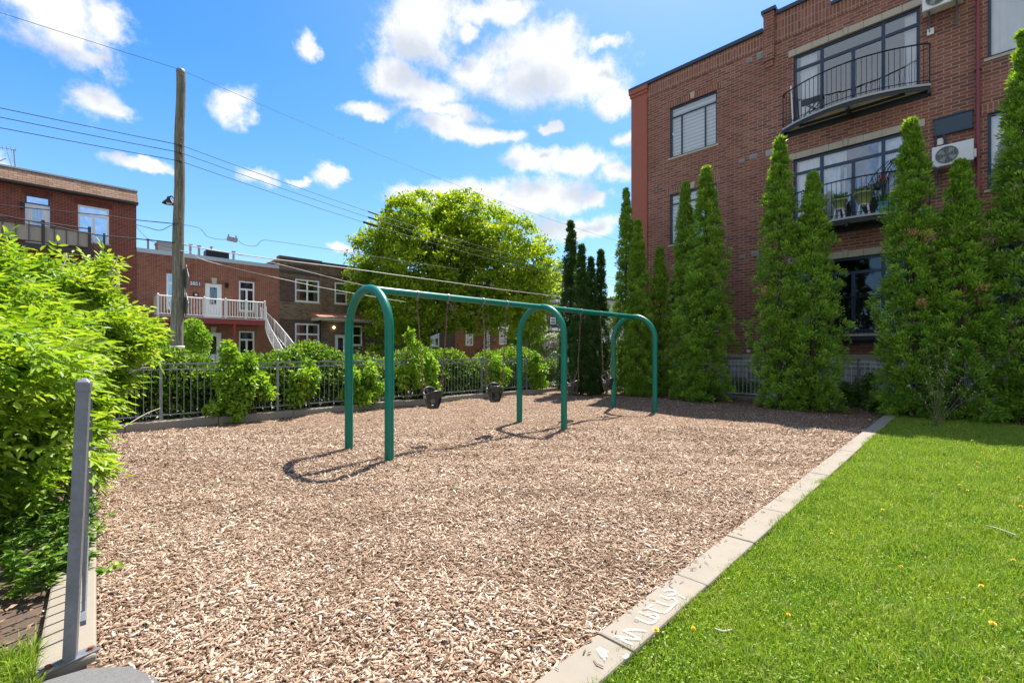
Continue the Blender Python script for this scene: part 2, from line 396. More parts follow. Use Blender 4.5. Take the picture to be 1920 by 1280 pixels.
def mat_mulch():
    m, nt = new_mat('mulch_base')
    p = pos(nt)
    # two directions of elongated cells = splinters lying every way
    def cells(rot, sc, seed):
        mp = N(nt, 'ShaderNodeMapping', {'Vector': p, 'Rotation': (0, 0, rot), 'Scale': (sc, sc * 2.6, 1), 'Location': (seed, seed * 1.7, 0)}).outputs[0]
        wv = N(nt, 'ShaderNodeVectorMath', {0: mp, 1: N(nt, 'ShaderNodeVectorMath', {0: N(nt, 'ShaderNodeTexNoise', {'Vector': p, 'Scale': 14.0, 'Detail': 2.0}).outputs['Color'], 1: (2.2, 2.2, 0)}, operation='MULTIPLY').outputs[0]}, operation='ADD').outputs[0]
        v = N(nt, 'ShaderNodeTexVoronoi', {'Vector': wv, 'Scale': 1.0}, voronoi_dimensions='2D')
        return v
    v1 = cells(0.4, 22, 0); v2 = cells(1.9, 25, 5); v3 = cells(2.7, 30, 9)
    s1 = N(nt, 'ShaderNodeSeparateColor', {0: v1.outputs['Color']}).outputs[0]
    s2 = N(nt, 'ShaderNodeSeparateColor', {0: v2.outputs['Color']}).outputs[1]
    s3 = N(nt, 'ShaderNodeSeparateColor', {0: v3.outputs['Color']}).outputs[2]
    sel = MATH(nt, 'GREATER_THAN', s2, 0.5)
    r = N(nt, 'ShaderNodeMix', {0: sel, 2: s1, 3: s3}).outputs[0]
    c = RAMP(nt, r, [(0.0, (0.05, 0.027, 0.015)), (0.2, (0.14, 0.08, 0.047)), (0.45, (0.265, 0.172, 0.108)), (0.75, (0.40, 0.29, 0.205)), (1.0, (0.60, 0.49, 0.385))])
    d = N(nt, 'ShaderNodeMix', {0: sel, 2: v1.outputs['Distance'], 3: v3.outputs['Distance']}).outputs[0]
    edge = N(nt, 'ShaderNodeMapRange', {0: d, 1: 0.38, 2: 0.62, 3: 0.0, 4: 0.85}).outputs[0]
    c = MIX(nt, edge, c, (0.07, 0.035, 0.02))
    big = N(nt, 'ShaderNodeMapRange', {0: noise(nt, p, 0.8, 5, 0.6), 1: 0.42, 2: 0.72, 3: 0.0, 4: 0.40}).outputs[0]
    c = MIX(nt, big, c, (0.19, 0.115, 0.065))
    bg2 = N(nt, 'ShaderNodeMapRange', {0: noise(nt, N(nt, 'ShaderNodeVectorMath', {0: pos(nt), 1: (3.7, 9.1, 0)}, operation='ADD').outputs[0], 2.6, 6, 0.7), 1: 0.52, 2: 0.75, 3: 0.0, 4: 0.45}).outputs[0]
    c = MIX(nt, bg2, c, (0.15, 0.085, 0.048))
    h = MATH(nt, 'SUBTRACT', MATH(nt, 'MULTIPLY', r, 0.6), d)
    out(nt, PBSDF(nt, color=c, rough=0.9, spec=0.15, normal=bump(nt, h, 0.8, 0.02)))
mat_mulch()
def mat_lawn_base():
    m, nt = new_mat('lawn_base')
    p = pos(nt)
    f = noise(nt, p, 30, 6, 0.7)
    c = RAMP(nt, f, [(0.3, (0.03, 0.05, 0.012)), (0.6, (0.07, 0.12, 0.02)), (0.8, (0.2, 0.2, 0.08))])
    out(nt, PBSDF(nt, color=c, rough=0.95, spec=0.1, normal=bump(nt, f, 0.8, 0.03)))
mat_lawn_base()
def mat_grass():
    m, nt = new_mat('grass_blade')
    at = N(nt, 'ShaderNodeAttribute', attribute_name='rnd').outputs['Fac']
    c = RAMP(nt, at, [(0.0, (0.05, 0.13, 0.014)), (0.45, (0.18, 0.325, 0.032)), (0.85, (0.36, 0.49, 0.07)), (0.93, (0.46, 0.50, 0.09)), (1.0, (0.70, 0.60, 0.34))])
    n = N(nt, 'ShaderNodeMapRange', {0: noise(nt, pos(nt), 2.2, 4, 0.6), 1: 0.35, 2: 0.7, 3: 0.0, 4: 0.55}).outputs[0]
    c = MIX(nt, n, c, (0.34, 0.44, 0.06))
    n2 = N(nt, 'ShaderNodeMapRange', {0: noise(nt, pos(nt), 7.0, 5, 0.7), 1: 0.56, 2: 0.70, 3: 0.0, 4: 0.7}).outputs[0]
    c = MIX(nt, n2, c, (0.46, 0.43, 0.22))
    p = PBSDF(nt, color=c, rough=0.5, spec=0.25)
    t = N(nt, 'ShaderNodeBsdfTranslucent', {'Color': MIX(nt, 1.0, c, (1.3, 1.25, 0.5), 'MULTIPLY')}).outputs[0]
    out(nt, N(nt, 'ShaderNodeMixShader', {0: 0.4, 1: p, 2: t}).outputs[0])
mat_grass()
def mat_chalk():
    m, nt = new_mat('chalk')
    f = N(nt, 'ShaderNodeMapRange', {0: noise(nt, pos(nt), 110, 6, 0.8), 1: 0.41, 2: 0.68, 3: 0.0, 4: 0.8}).outputs[0]
    d = PBSDF(nt, color=(0.72, 0.72, 0.70), rough=0.95, spec=0.1)
    t = N(nt, 'ShaderNodeBsdfTransparent').outputs[0]
    out(nt, N(nt, 'ShaderNodeMixShader', {0: f, 1: t, 2: d}).outputs[0])
mat_chalk()
def mat_emit(name, col, st):
    m, nt = new_mat(name)
    out(nt, N(nt, 'ShaderNodeEmission', {'Color': (*col, 1), 'Strength': st}).outputs[0])
mat_emit('lamp_glow', (1.0, 0.75, 0.45), 3.0)
glass_mat('glass_window', (0.90, 0.94, 0.97), 0.20)
glass_mat('glass_dark', (0.35, 0.42, 0.48), 0.03)
glass_mat('glass_street', (0.75, 0.80, 0.84), 0.12)
glass_mat('glass_sky', (0.3, 0.4, 0.5), 0.42)
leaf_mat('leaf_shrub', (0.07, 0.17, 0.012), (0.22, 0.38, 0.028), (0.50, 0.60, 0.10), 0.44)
leaf_mat('leaf_hedge', (0.018, 0.06, 0.008), (0.10, 0.22, 0.02), (0.40, 0.54, 0.055), 0.40)
leaf_mat('leaf_sapling', (0.06, 0.17, 0.012), (0.19, 0.37, 0.03), (0.42, 0.57, 0.07), 0.42)
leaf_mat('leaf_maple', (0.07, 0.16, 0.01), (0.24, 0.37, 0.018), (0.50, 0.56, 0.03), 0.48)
leaf_mat('leaf_tree', (0.05, 0.12, 0.012), (0.12, 0.23, 0.02), (0.24, 0.34, 0.035), 0.4)
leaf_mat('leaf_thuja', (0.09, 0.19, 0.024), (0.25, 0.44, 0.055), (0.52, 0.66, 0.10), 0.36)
leaf_mat('leaf_thuja_dark', (0.02, 0.06, 0.015), (0.06, 0.14, 0.03), (0.15, 0.26, 0.05), 0.3)
leaf_mat('leaf_weed', (0.03, 0.09, 0.012), (0.10, 0.22, 0.025), (0.25, 0.40, 0.05), 0.35)
leaf_mat('leaf_palm', (0.01, 0.03, 0.02), (0.02, 0.06, 0.035), (0.05, 0.10, 0.05), 0.2)
leaf_mat('leaf_dry', (0.35, 0.17, 0.07), (0.5, 0.27, 0.12), (0.6, 0.36, 0.18), 0.2)
leaf_mat('leaf_pale', (0.35, 0.4, 0.28), (0.55, 0.6, 0.45), (0.75, 0.75, 0.62), 0.3)
leaf_mat('blossom', (0.5, 0.45, 0.42), (0.7, 0.64, 0.6), (0.85, 0.8, 0.76), 0.3, tcol=(1, 1, 1))

# ------------------------------------------------------------------ mesh helpers
class MB:
    """collects geometry of one part"""
    def __init__(s):
        s.v = []; s.f = []; s.sm = []
    def add(s, vs, fs, smooth=False):
        o = len(s.v)
        s.v.extend([tuple(p) for p in vs])
        for f in fs:
            s.f.append(tuple(o + i for i in f)); s.sm.append(smooth)
    def box(s, x0, x1, y0, y1, z0, z1):
        if x0 > x1: x0, x1 = x1, x0
        if y0 > y1: y0, y1 = y1, y0
        if z0 > z1: z0, z1 = z1, z0
        s.add([(x0, y0, z0), (x1, y0, z0), (x1, y1, z0), (x0, y1, z0), (x0, y0, z1), (x1, y0, z1), (x1, y1, z1), (x0, y1, z1)],
              [(0, 3, 2, 1), (4, 5, 6, 7), (0, 1, 5, 4), (1, 2, 6, 5), (2, 3, 7, 6), (3, 0, 4, 7)])
    def quad(s, a, b, c, d):
        s.add([a, b, c, d], [(0, 1, 2, 3)])
    def obox(s, c, ax, ay, az):
        c = Vector(c); vs = []
        for k in (-1, 1):
            for (i, j) in ((-1, -1), (1, -1), (1, 1), (-1, 1)):
                vs.append(c + Vector(ax) * i + Vector(ay) * j + Vector(az) * k)
        s.add(vs, [(0, 3, 2, 1), (4, 5, 6, 7), (0, 1, 5, 4), (1, 2, 6, 5), (2, 3, 7, 6), (3, 0, 4, 7)])
    def tube(s, pts, rad, n=10, caps=True, smooth=True):
        pts = [Vector(p) for p in pts]
        if not hasattr(rad, '__len__'): rad = [rad] * len(pts)
        rings = []
        t0 = (pts[1] - pts[0]).normalized()
        ref = Vector((0, 0, 1)) if abs(t0.z) < 0.9 else Vector((1, 0, 0))
        nrm = t0.cross(ref).normalized()
        for i, p in enumerate(pts):
            t = (pts[min(i + 1, len(pts) - 1)] - pts[max(i - 1, 0)]).normalized()
            nrm = (nrm - t * nrm.dot(t))
            if nrm.length < 1e-6: nrm = t.orthogonal()
            nrm.normalize()
            bn = t.cross(nrm)
            rings.append([p + (nrm * math.cos(2 * math.pi * k / n) + bn * math.sin(2 * math.pi * k / n)) * rad[i] for k in range(n)])
        vs = [q for r in rings for q in r]
        fs = []
        for i in range(len(pts) - 1):
            for k in range(n):
                fs.append((i * n + k, i * n + (k + 1) % n, (i + 1) * n + (k + 1) % n, (i + 1) * n + k))
        s.add(vs, fs, smooth)
        if caps:
            s.add(rings[0], [tuple(range(n))[::-1]]); s.add(rings[-1], [tuple(range(n))])
    def lathe(s, c, prof, n=20, smooth=True, sx=1, sy=1):
        c = Vector(c); vs = []; fs = []
        for (r, z) in prof:
            for k in range(n):
                a = 2 * math.pi * k / n
                vs.append(c + Vector((r * math.cos(a) * sx, r * math.sin(a) * sy, z)))
        for i in range(len(prof) - 1):
            for k in range(n):
                fs.append((i * n + k, i * n + (k + 1) % n, (i + 1) * n + (k + 1) % n, (i + 1) * n + k))
        s.add(vs, fs, smooth)
    def prism(s, poly, axis, d0, d1, smooth=False):
        """poly in the two other axes, extruded along axis"""
        n = len(poly)
        def mk(p, d):
            return {'x': (d, p[0], p[1]), 'y': (p[0], d, p[1]), 'z': (p[0], p[1], d)}[axis]
        vs = [mk(p, d0) for p in poly] + [mk(p, d1) for p in poly]
        fs = [tuple(range(n))[::-1], tuple(range(n, 2 * n))]
        fs += [(i, (i + 1) % n, n + (i + 1) % n, n + i) for i in range(n)]
        s.add(vs, fs, smooth)
    def build(s, name, mat, parent=None, bevel=0, loc=None):
        me = bpy.data.meshes.new(name)
        me.from_pydata(s.v, [], s.f)
        me.polygons.foreach_set('use_smooth', s.sm)
        me.update()
        o = bpy.data.objects.new(name, me)
        COL.objects.link(o)
        me.materials.append(MT[mat] if isinstance(mat, str) else mat)
        if loc is not None:
            me.transform(Matrix.Translation(-Vector(loc))); o.location = loc
        if parent is not None:
            par(o, parent)
        if bevel:
            b = o.modifiers.new('bevel', 'BEVEL'); b.width = bevel; b.segments = 2; b.limit_method = 'ANGLE'
        return o
def build_islands(m, name, mat, parent, bevel=0):
    par_ = list(range(len(m.v)))
    def find(i):
        while par_[i] != i: par_[i] = par_[par_[i]]; i = par_[i]
        return i
    for f in m.f:
        for j in f[1:]: par_[find(f[0])] = find(j)
    groups = {}
    for k, f in enumerate(m.f): groups.setdefault(find(f[0]), []).append(k)
    res = []
    for g in groups.values():
        idx = {}; n = MB()
        for k in g:
            for i in m.f[k]:
                if i not in idx: idx[i] = len(n.v); n.v.append(m.v[i])
            n.f.append(tuple(idx[i] for i in m.f[k])); n.sm.append(m.sm[k])
        res.append(n.build(name, mat, parent, bevel))
    return res
def wloc(o):
    p = Vector(o.location); q = o.parent
    while q is not None:
        p += Vector(q.location); q = q.parent
    return p
def par(o, parent):
    o.location = Vector(o.location) - wloc(parent)
    o.parent = parent
def np_mesh(name, verts, faces, mat, rnd=None, parent=None, smooth=False):
    verts = np.asarray(verts, dtype=np.float32); faces = np.asarray(faces, dtype=np.int32)
    me = bpy.data.meshes.new(name)
    nv, nf, k = len(verts), len(faces), faces.shape[1]
    me.vertices.add(nv); me.vertices.foreach_set('co', verts.ravel())
    me.loops.add(nf * k); me.loops.foreach_set('vertex_index', faces.ravel())
    me.polygons.add(nf); me.polygons.foreach_set('loop_start', np.arange(0, nf * k, k, dtype=np.int32))
    try: me.polygons.foreach_set('loop_total', np.full(nf, k, dtype=np.int32))
    except Exception: pass
    if smooth: me.polygons.foreach_set('use_smooth', np.ones(nf, dtype=bool))
    if rnd is not None:
        a = me.attributes.new('rnd', 'FLOAT', 'FACE'); a.data.foreach_set('value', np.asarray(rnd, dtype=np.float32))
    me.update(calc_edges=True)
    o = bpy.data.objects.new(name, me); COL.objects.link(o)
    me.materials.append(MT[mat])
    if parent is not None: par(o, parent)
    return o
def tag(o, label=None, cat=None, group=None, kind=None):
    if label: o['label'] = label
    if cat: o['category'] = cat
    if group: o['group'] = group
    if kind: o['kind'] = kind
    return o
def empty(name, loc, label, cat, group=None):
    o = bpy.data.objects.new(name, None); COL.objects.link(o); o.location = loc
    o.empty_display_size = 0.2
    return tag(o, label, cat, group)
def copy_tree(o, parent=None):
    c = o.copy(); COL.objects.link(c)
    if parent is not None: c.parent = parent
    for ch in list(o.children): copy_tree(ch, c)
    return c
def unit(a):
    return a / (np.linalg.norm(a, axis=1, keepdims=True) + 1e-9)
def leaves4(c, d, n, L, W, rnd, fold=0.25):
    """folded rhombic leaves: c base points, d direction, n normal"""
    d = unit(d); side = unit(np.cross(d, n)); n = np.cross(side, d)
    L = L[:, None]; W = W[:, None]
    b = c; t = c + d * L
    l = c + d * L * 0.45 + side * W * 0.5 + n * W * fold
    r = c + d * L * 0.45 - side * W * 0.5 + n * W * fold
    m = len(c)
    v = np.stack([b, l, t, r], 1).reshape(-1, 3)
    i = np.arange(m)[:, None] * 4
    f = np.concatenate([i + [0, 1, 2], i + [0, 2, 3]], 1).reshape(-1, 3)
    return v, f, np.repeat(rnd, 2)
def leaves6(c, d, n, L, W, rnd, fold=0.22, droop=0.15):
    d = unit(d); side = unit(np.cross(d, n)); n = np.cross(side, d)
    L = L[:, None]; W = W[:, None]
    b = c; t = c + d * L - n * L * droop
    p1 = c + d * L * 0.3; p2 = c + d * L * 0.68 - n * L * droop * 0.35
    v = np.stack([b, p1 + side * W * .5 + n * W * fold, p2 + side * W * .42 + n * W * fold, t, p2 - side * W * .42 + n * W * fold, p1 - side * W * .5 + n * W * fold], 1).reshape(-1, 3)
    i = np.arange(len(c))[:, None] * 6
    f = np.concatenate([i + [0, 1, 2, 3], i + [0, 3, 4, 5]], 1).reshape(-1, 4)
    return v, f, np.repeat(rnd, 2)
def rand_dirs(n, up=0.0):
    a = RNG.normal(size=(n, 3)); a[:, 2] += up
    return unit(a)
def smooth_path(pts, n=8):
    P = [Vector(p) for p in pts]
    P = [P[0] * 2 - P[1]] + P + [P[-1] * 2 - P[-2]]
    o = []
    for i in range(1, len(P) - 2):
        for k in range(n):
            t = k / n
            a, b, c, d = P[i - 1], P[i], P[i + 1], P[i + 2]
            o.append(0.5 * ((2 * b) + (-a + c) * t + (2 * a - 5 * b + 4 * c - d) * t * t + (-a + 3 * b - 3 * c + d) * t ** 3))
    o.append(P[-2])
    return o

exec_order = []
# ================================================================== SETTING
def sheet(name, x0, x1, y0, y1, z, mat, label=None, kind='structure'):
    m = MB(); m.quad((x0, y0, z), (x1, y0, z), (x1, y1, z), (x0, y1, z))
    o = m.build(name, mat); tag(o, label, None, None, kind); return o
sheet('ground', -400, 700, -400, 700, -0.06, 'soil', 'bare ground reaching away under the whole neighbourhood')
m = MB()
nx, ny = 112, 74
vs = []; fs = []
def mz(x, y):
    return 0.016 * math.sin(1.3 * x + 0.7 * y) + 0.014 * math.sin(2.9 * x - 1.7 * y + 1) + 0.008 * math.sin(6 * x + 5 * y) - 0.01
MX0, MX1, MY0, MY1 = 0.1, 15.3, 1.33, 11.2
for j in range(ny + 1):
    for i in range(nx + 1):
        x = MX0 + (MX1 - MX0) * i / nx; y = MY0 + (MY1 - MY0) * j / ny
        vs.append((x, y, mz(x, y)))
for j in range(ny):
    for i in range(nx):
        a = j * (nx + 1) + i; fs.append((a, a + 1, a + nx + 2, a + nx + 1))
m.add(vs, fs, True)
tag(m.build('playground_ground', 'mulch_base'), 'bed of wood mulch filling the play area inside the concrete kerbs', None, None, 'structure')
sheet('lawn', 0.6, 13.9, -14, 1.2, 0.0, 'lawn_base', 'mown lawn right of the play area kerb')
sheet('lawn_verge', -14, 0.02, 2.2, 11.2, -0.012, 'soil', 'shaded soil verge under the leafy shrub at the left')
sheet('planting_bed', 13.86, 16.45, -14, 1.22, 0.004, 'soil', 'dark soil bed under the evergreens by the brick wall')
sheet('hedge_bed', -14, 15.3, 11.3, 13.1, -0.01, 'soil', 'soil strip under the hedge outside the fence')
sheet('sidewalk', -60, 120, 13.1, 15.2, -0.005, 'sidewalk', 'concrete pavement beyond the hedge')
sheet('road', -60, 140, 16.4, 26.0, -0.05, 'road_asphalt', 'asphalt street behind the hedge')
sheet('roadside_verge', -60, 140, 15.2, 16.2, -0.002, 'lawn_base', 'narrow verge between pavement and street where the pole stands')
sheet('far_sidewalk', -60, 140, 26.15, 28.0, 0.04, 'sidewalk', 'pavement on the far side of the street')
sheet('front_yard', -60, 140, 28.0, 33.0, 0.02, 'lawn_base', 'front yards of the brick houses over the street')
m = MB(); m.box(-60, 140, 16.2, 16.4, -0.3, 0.05); tag(m.build('street_kerb', 'sidewalk'), 'near kerb of the street', None, None, 'structure')
m = MB(); m.box(-60, 140, 26.0, 26.15, -0.3, 0.05); tag(m.build('street_kerb', 'sidewalk'), 'far kerb of the street', None, None, 'structure')
# asphalt path in the near left corner
m = MB()
pp = [(-3, -3), (0.34, -3), (0.36, 2.35), (0.31, 2.62), (0.24, 2.78), (0.1, 2.90), (-0.08, 2.93), (-0.6, 2.75), (-3, 2.2)]
vs = [(x, y, 0.026) for x, y in pp]
m.add(vs, [tuple(range(len(vs)))]); m.add([(x, y, 0.026) for x, y in pp] + [(x, y, -0.05) for x, y in pp], [(i, (i + 1) % len(pp), len(pp) + (i + 1) % len(pp), len(pp) + i) for i in range(len(pp))])
tag(m.build('path', 'path_asphalt'), 'grey asphalt path at the corner of the play area', None, None, 'structure')

# kerbs of the play area
def kerb_blocks(name, label, segs, mat, bev=0.012):
    m = MB()
    for (x0, x1, y0, y1, z1) in segs: m.box(x0, x1, y0, y1, -0.1, z1)
    o = m.build(name, mat, bevel=bev); tag(o, label, None, None, 'structure'); return o
segs = []; x = 0.2
while x < 13.8:
    L = 0.885; segs.append((x + 0.003, min(x + L, 13.88) - 0.003, 1.14, 1.345, 0.055 + random.uniform(-.003, .003))); x += L
kerb_blocks('kerb', 'pale concrete block kerb between wood mulch and lawn', segs, 'kerb_concrete')
m = MB()
def lk(y): return 0.045 * (y - 2.96)
for y in np.arange(2.96, 10.9, 1.2):
    y0_, y1_ = y + .003, y + 1.197
    m.prism([(-.075 + lk(y0_), y0_), (.135 + lk(y0_), y0_), (.135 + lk(y1_), y1_), (-.075 + lk(y1_), y1_)], 'z', -.1, .05)
tag(m.build('kerb', 'kerb_concrete', bevel=.012), 'narrow concrete kerb with bolted fence feet at the left', None, None, 'structure')
kerb_blocks('kerb', 'weathered concrete kerb under the hedge side fence', [(x + .003, x + 1.5 - .003, 11.1, 11.42, 0.13 + random.uniform(-.012, .012)) for x in np.arange(-0.6, 15.0, 1.5)], 'kerb_old', 0.015)
kerb_blocks('kerb', 'low old kerb in front of the railings by the brick wall', [(15.32, 15.5, y + .003, y + 1.5 - .003, 0.09) for y in np.arange(-8, 11.0, 1.5)], 'kerb_old', 0.015)

# chalk marks on the kerb
def chalk(strokes, w):
    m = MB()
    for st in strokes:
        P = [at_z(1080 + x / 5.817, 1020 + y / 5.817, 0.06) for x, y in st]
        P = smooth_path(P, 4)
        for i in range(len(P) - 1):
            d = (P[i + 1] - P[i]); d.z = 0
            if d.length < 1e-5: continue
            s_ = Vector((-d.y, d.x, 0)).normalized() * w
            e = d.normalized() * w * .5
            z = Vector((0, 0, 0.0025 + 0.00002 * (len(m.f) % 60)))
            m.add([P[i] - e + s_ + z, P[i + 1] + e + s_ + z, P[i + 1] + e - s_ + z, P[i] - e - s_ + z], [(0, 3, 2, 1)])
    return m
strokes = [[(610, 1090), (520, 1050), (430, 1000), (560, 1025), (690, 1035), (600, 980), (520, 940), (640, 935), (760, 945)],
           [(655, 800), (760, 850), (840, 857), (895, 800), (860, 765), (760, 770)], [(690, 740), (870, 810)],
           [(770, 690), (870, 725), (970, 747)], [(760, 700), (830, 660)], [(880, 625), (960, 655), (1045, 680), (980, 742)],
           [(985, 590), (1060, 585), (1095, 630), (1045, 680)], [(960, 510), (1060, 500), (1080, 540), (1000, 560)], [(1120, 555), (1190, 590)], [(920, 560), (1010, 600)]]
o = chalk(strokes, 0.0075).build('chalk_writing', 'chalk'); tag(o, 'faint white chalk letters scrawled on the pale kerb', 'chalk writing')
o = chalk([[(225, 1140), (290, 1180), (310, 1260)], [(260, 1125), (320, 1190), (335, 1230)], [(240, 1165), (290, 1230)], [(300, 1150), (345, 1175)], [(520, 1235), (560, 1205)], [(535, 1245), (575, 1215)]], 0.006).build('chalk_smudge', 'chalk')
tag(o, 'rubbed white chalk smudge on the kerb block nearest the viewer', 'chalk smudge')

# ================================================================== WOOD CHIPS
def in_mulch(x, y):
    ok = (y > 1.36) & (y < 11.08) & (x > 0.14 + 0.045 * (y - 2.96).clip(0, 9)) & (x < 15.25)
    ok &= ~((x < 0.345 - 0.25 * (y - 2.35).clip(0, 9)) & (y < 2.82)) & ~((x < .2) & (y < 2.9))
    return ok
def chips():
    V = []; Fq = []; Rr = []
    base = 0
    def region(n_try, tmin, tmax, box):
        t = np.sqrt(RNG.uniform(tmin ** 2, tmax ** 2, n_try)); u = RNG.uniform(-1.2, 1.2, n_try)
        x = (1 + u) * S2 * t; y = (1 - u) * S2 * t
        k = in_mulch(x, y); x = x[k]; y = y[k]; n = len(x)
        L = RNG.lognormal(math.log(0.0205), 0.52, n).clip(0.007, 0.085) * (1.0 if box else 1.1)
        W = (L * RNG.uniform(0.15, 0.38, n)).clip(0.004, 0.017)
        th = RNG.uniform(0, 2 * np.pi, n); tilt = RNG.normal(0, 0.22, n); roll = RNG.normal(0, 0.36, n)
        d = np.stack([np.cos(th) * np.cos(tilt), np.sin(th) * np.cos(tilt), np.sin(tilt)], 1)
        sd = np.stack([-np.sin(th), np.cos(th), np.zeros(n)], 1)
        up = np.cross(d, sd); s2 = sd * np.cos(roll)[:, None] + up * np.sin(roll)[:, None]; up = np.cross(d, s2)
        z = 0.016 * np.sin(1.3 * x + 0.7 * y) + 0.014 * np.sin(2.9 * x - 1.7 * y + 1) + 0.008 * np.sin(6 * x + 5 * y) - 0.01
        z += 0.003 + RNG.uniform(0, 0.013, n) + np.abs(np.sin(tilt)) * L * 0.35
        c = np.stack([x, y, z], 1)
        L2 = (L / 2)[:, None]; W2 = (W / 2)[:, None]; T = RNG.uniform(0.0015, 0.005, n)[:, None]
        tp = RNG.uniform(0.2, 1.0, n)[:, None]; tq = RNG.uniform(0.35, 1.0, n)[:, None]; bend = RNG.normal(0, 0.08, n)[:, None] * L2 * 2
        r = RNG.beta(1.7, 1.35, n)
        return c, d, s2, up, L2, W2, T, tp, tq, bend, r
    # near: splinters with thickness
    c, d, s, up, L, W, T, tp, tq, bd, r = region(250000, 1.9, 5.2, True)
    a0 = c - d * L; a1 = c + d * L; mid = c + up * bd
    v = np.stack([a0 + s * W * tp, mid + s * W, a1 + s * W * tq, a1 - s * W * tq * .7, mid - s * W, a0 - s * W * tp * .6,
                  a0 + s * W * tp - up * T, mid + s * W - up * T, a1 + s * W * tq - up * T, a1 - s * W * tq * .7 - up * T, mid - s * W - up * T, a0 - s * W * tp * .6 - up * T], 1).reshape(-1, 3)
    i = np.arange(len(c))[:, None] * 12
    f = np.concatenate([i + q for q in ([0, 5, 4, 1], [1, 4, 3, 2], [0, 1, 7, 6], [1, 2, 8, 7], [2, 3, 9, 8], [3, 4, 10, 9], [4, 5, 11, 10], [5, 0, 6, 11])], 1).reshape(-1, 4)
    V.append(v); Fq.append(f); Rr.append(np.repeat(r, 8)); base = len(v)
    # farther: curled flakes
    for (n, t0, t1) in ((230000, 5.2, 9.0), (150000, 9.0, 19.0)):
        c, d, s, up, L, W, T, tp, tq, bd, r = region(n, t0, t1, False)
        a0 = c - d * L; a1 = c + d * L; mid = c + up * bd
        v = np.stack([a0 + s * W * tp, mid + s * W, a1 + s * W * tq, a1 - s * W * tq, mid - s * W, a0 - s * W * tp], 1).reshape(-1, 3)
        i = np.arange(len(c))[:, None] * 6 + base
        f = np.concatenate([i + [0, 5, 4, 1], i + [1, 4, 3, 2]], 1).reshape(-1, 4)
        V.append(v); Fq.append(f); Rr.append(np.repeat(r, 2)); base += len(v)
    # strays on the kerbs
    n = 170
    x = RNG.uniform(1.6, 9, n); y = 1.345 - np.abs(RNG.normal(0, 0.05, n)).clip(0, .2); th = RNG.uniform(0, 6.28, n)
    L = RNG.uniform(.006, .022, n)[:, None]; W = RNG.uniform(.0015, .004, n)[:, None]
    c = np.stack([x, y, np.full(n, 0.0605)], 1); d = np.stack([np.cos(th), np.sin(th), RNG.normal(0, .1, n)], 1); s = np.stack([-np.sin(th), np.cos(th), np.zeros(n)], 1)
    v = np.stack([c - d * L + s * W, c + d * L + s * W, c + d * L - s * W, c - d * L - s * W], 1).reshape(-1, 3)
    i = np.arange(n)[:, None] * 4 + base
    V.append(v); Fq.append(i + np.array([0, 3, 2, 1])); Rr.append(RNG.uniform(0, .3, n))
    o = np_mesh('wood_chips', np.concatenate(V), np.concatenate(Fq), 'wood_chip', np.concatenate(Rr))
    tag(o, 'loose splintered wood chips covering the play area', 'wood chips', None, 'stuff')
chips()

# ================================================================== GRASS
def blades(name, label, pts, hmin, hmax, w, mat='grass_blade'):
    n = len(pts)
    pz = np.sin(pts[:, 0] * 4.1 + 2 * np.sin(pts[:, 1] * 3.3)) * np.sin(pts[:, 1] * 5.2 + 1.5 * np.sin(pts[:, 0] * 2.7)) + .5 * np.sin(pts[:, 0] * 11 + pts[:, 1] * 9)
    h = (RNG.uniform(hmin, hmax, n) * (1 + .28 * pz))[:, None]; th = RNG.uniform(0, 6.28, n); lean = RNG.uniform(0.1, 0.9, n)[:, None]
    ph = RNG.uniform(0, 6.28, n)
    s = np.stack([np.cos(th), np.sin(th), np.zeros(n)], 1) * (RNG.uniform(.6, 1.3, n) * w)[:, None]
    d = np.stack([np.cos(ph), np.sin(ph), np.zeros(n)], 1)
    mid = pts + d * h * lean * 0.3 + np.array([0, 0, 1.0]) * h * 0.55
    tip = pts + d * h * lean + np.array([0, 0, 1.0]) * h * (1.0 - 0.35 * lean)
    v = np.stack([pts - s, pts + s, mid + s * .75, mid - s * .75, tip, tip + s * 0.05], 1).reshape(-1, 3)
    i = np.arange(n)[:, None] * 6
    f = np.concatenate([i + [0, 1, 2, 3], i + [3, 2, 5, 4]], 1).reshape(-1, 4)
    o = np_mesh(name, v, f, mat, np.repeat(RNG.beta(2, 2, n) * 0.88 + (RNG.random(n) < .05) * 0.45, 2).clip(0, 1))
    tag(o, label, 'grass', None, 'stuff'); return o
def lawn_pts():
    P = []
    for (x0, x1, y0, y1, dens) in ((1.5, 4.2, -0.7, 1.155, 15000), (4.2, 7.5, -1.0, 1.155, 9000), (7.5, 13.85, -1.6, 1.155, 4500), (0.8, 13.85, -4.5, -1.0, 1300)):
        n = int((x1 - x0) * (y1 - y0) * dens)
        P.append(np.stack([RNG.uniform(x0, x1, n), RNG.uniform(y0, y1, n), np.zeros(n)], 1))
    # shaggy edge over the kerb
    n = 9000; x = RNG.uniform(1.5, 13.8, n)
    P.append(np.stack([x, 1.15 + 0.03 * np.sin(x * 5.1) * np.sin(x * 1.7 + 1) + 0.02 * np.sin(x * 17) * np.sin(x * 7.3) + RNG.uniform(-.04, .02, n), np.full(n, 0.01)], 1))
    return np.concatenate(P)
blades('grass', 'bright sunlit lawn grass right of the pale kerb', lawn_pts(), 0.03, 0.075, 0.0028)
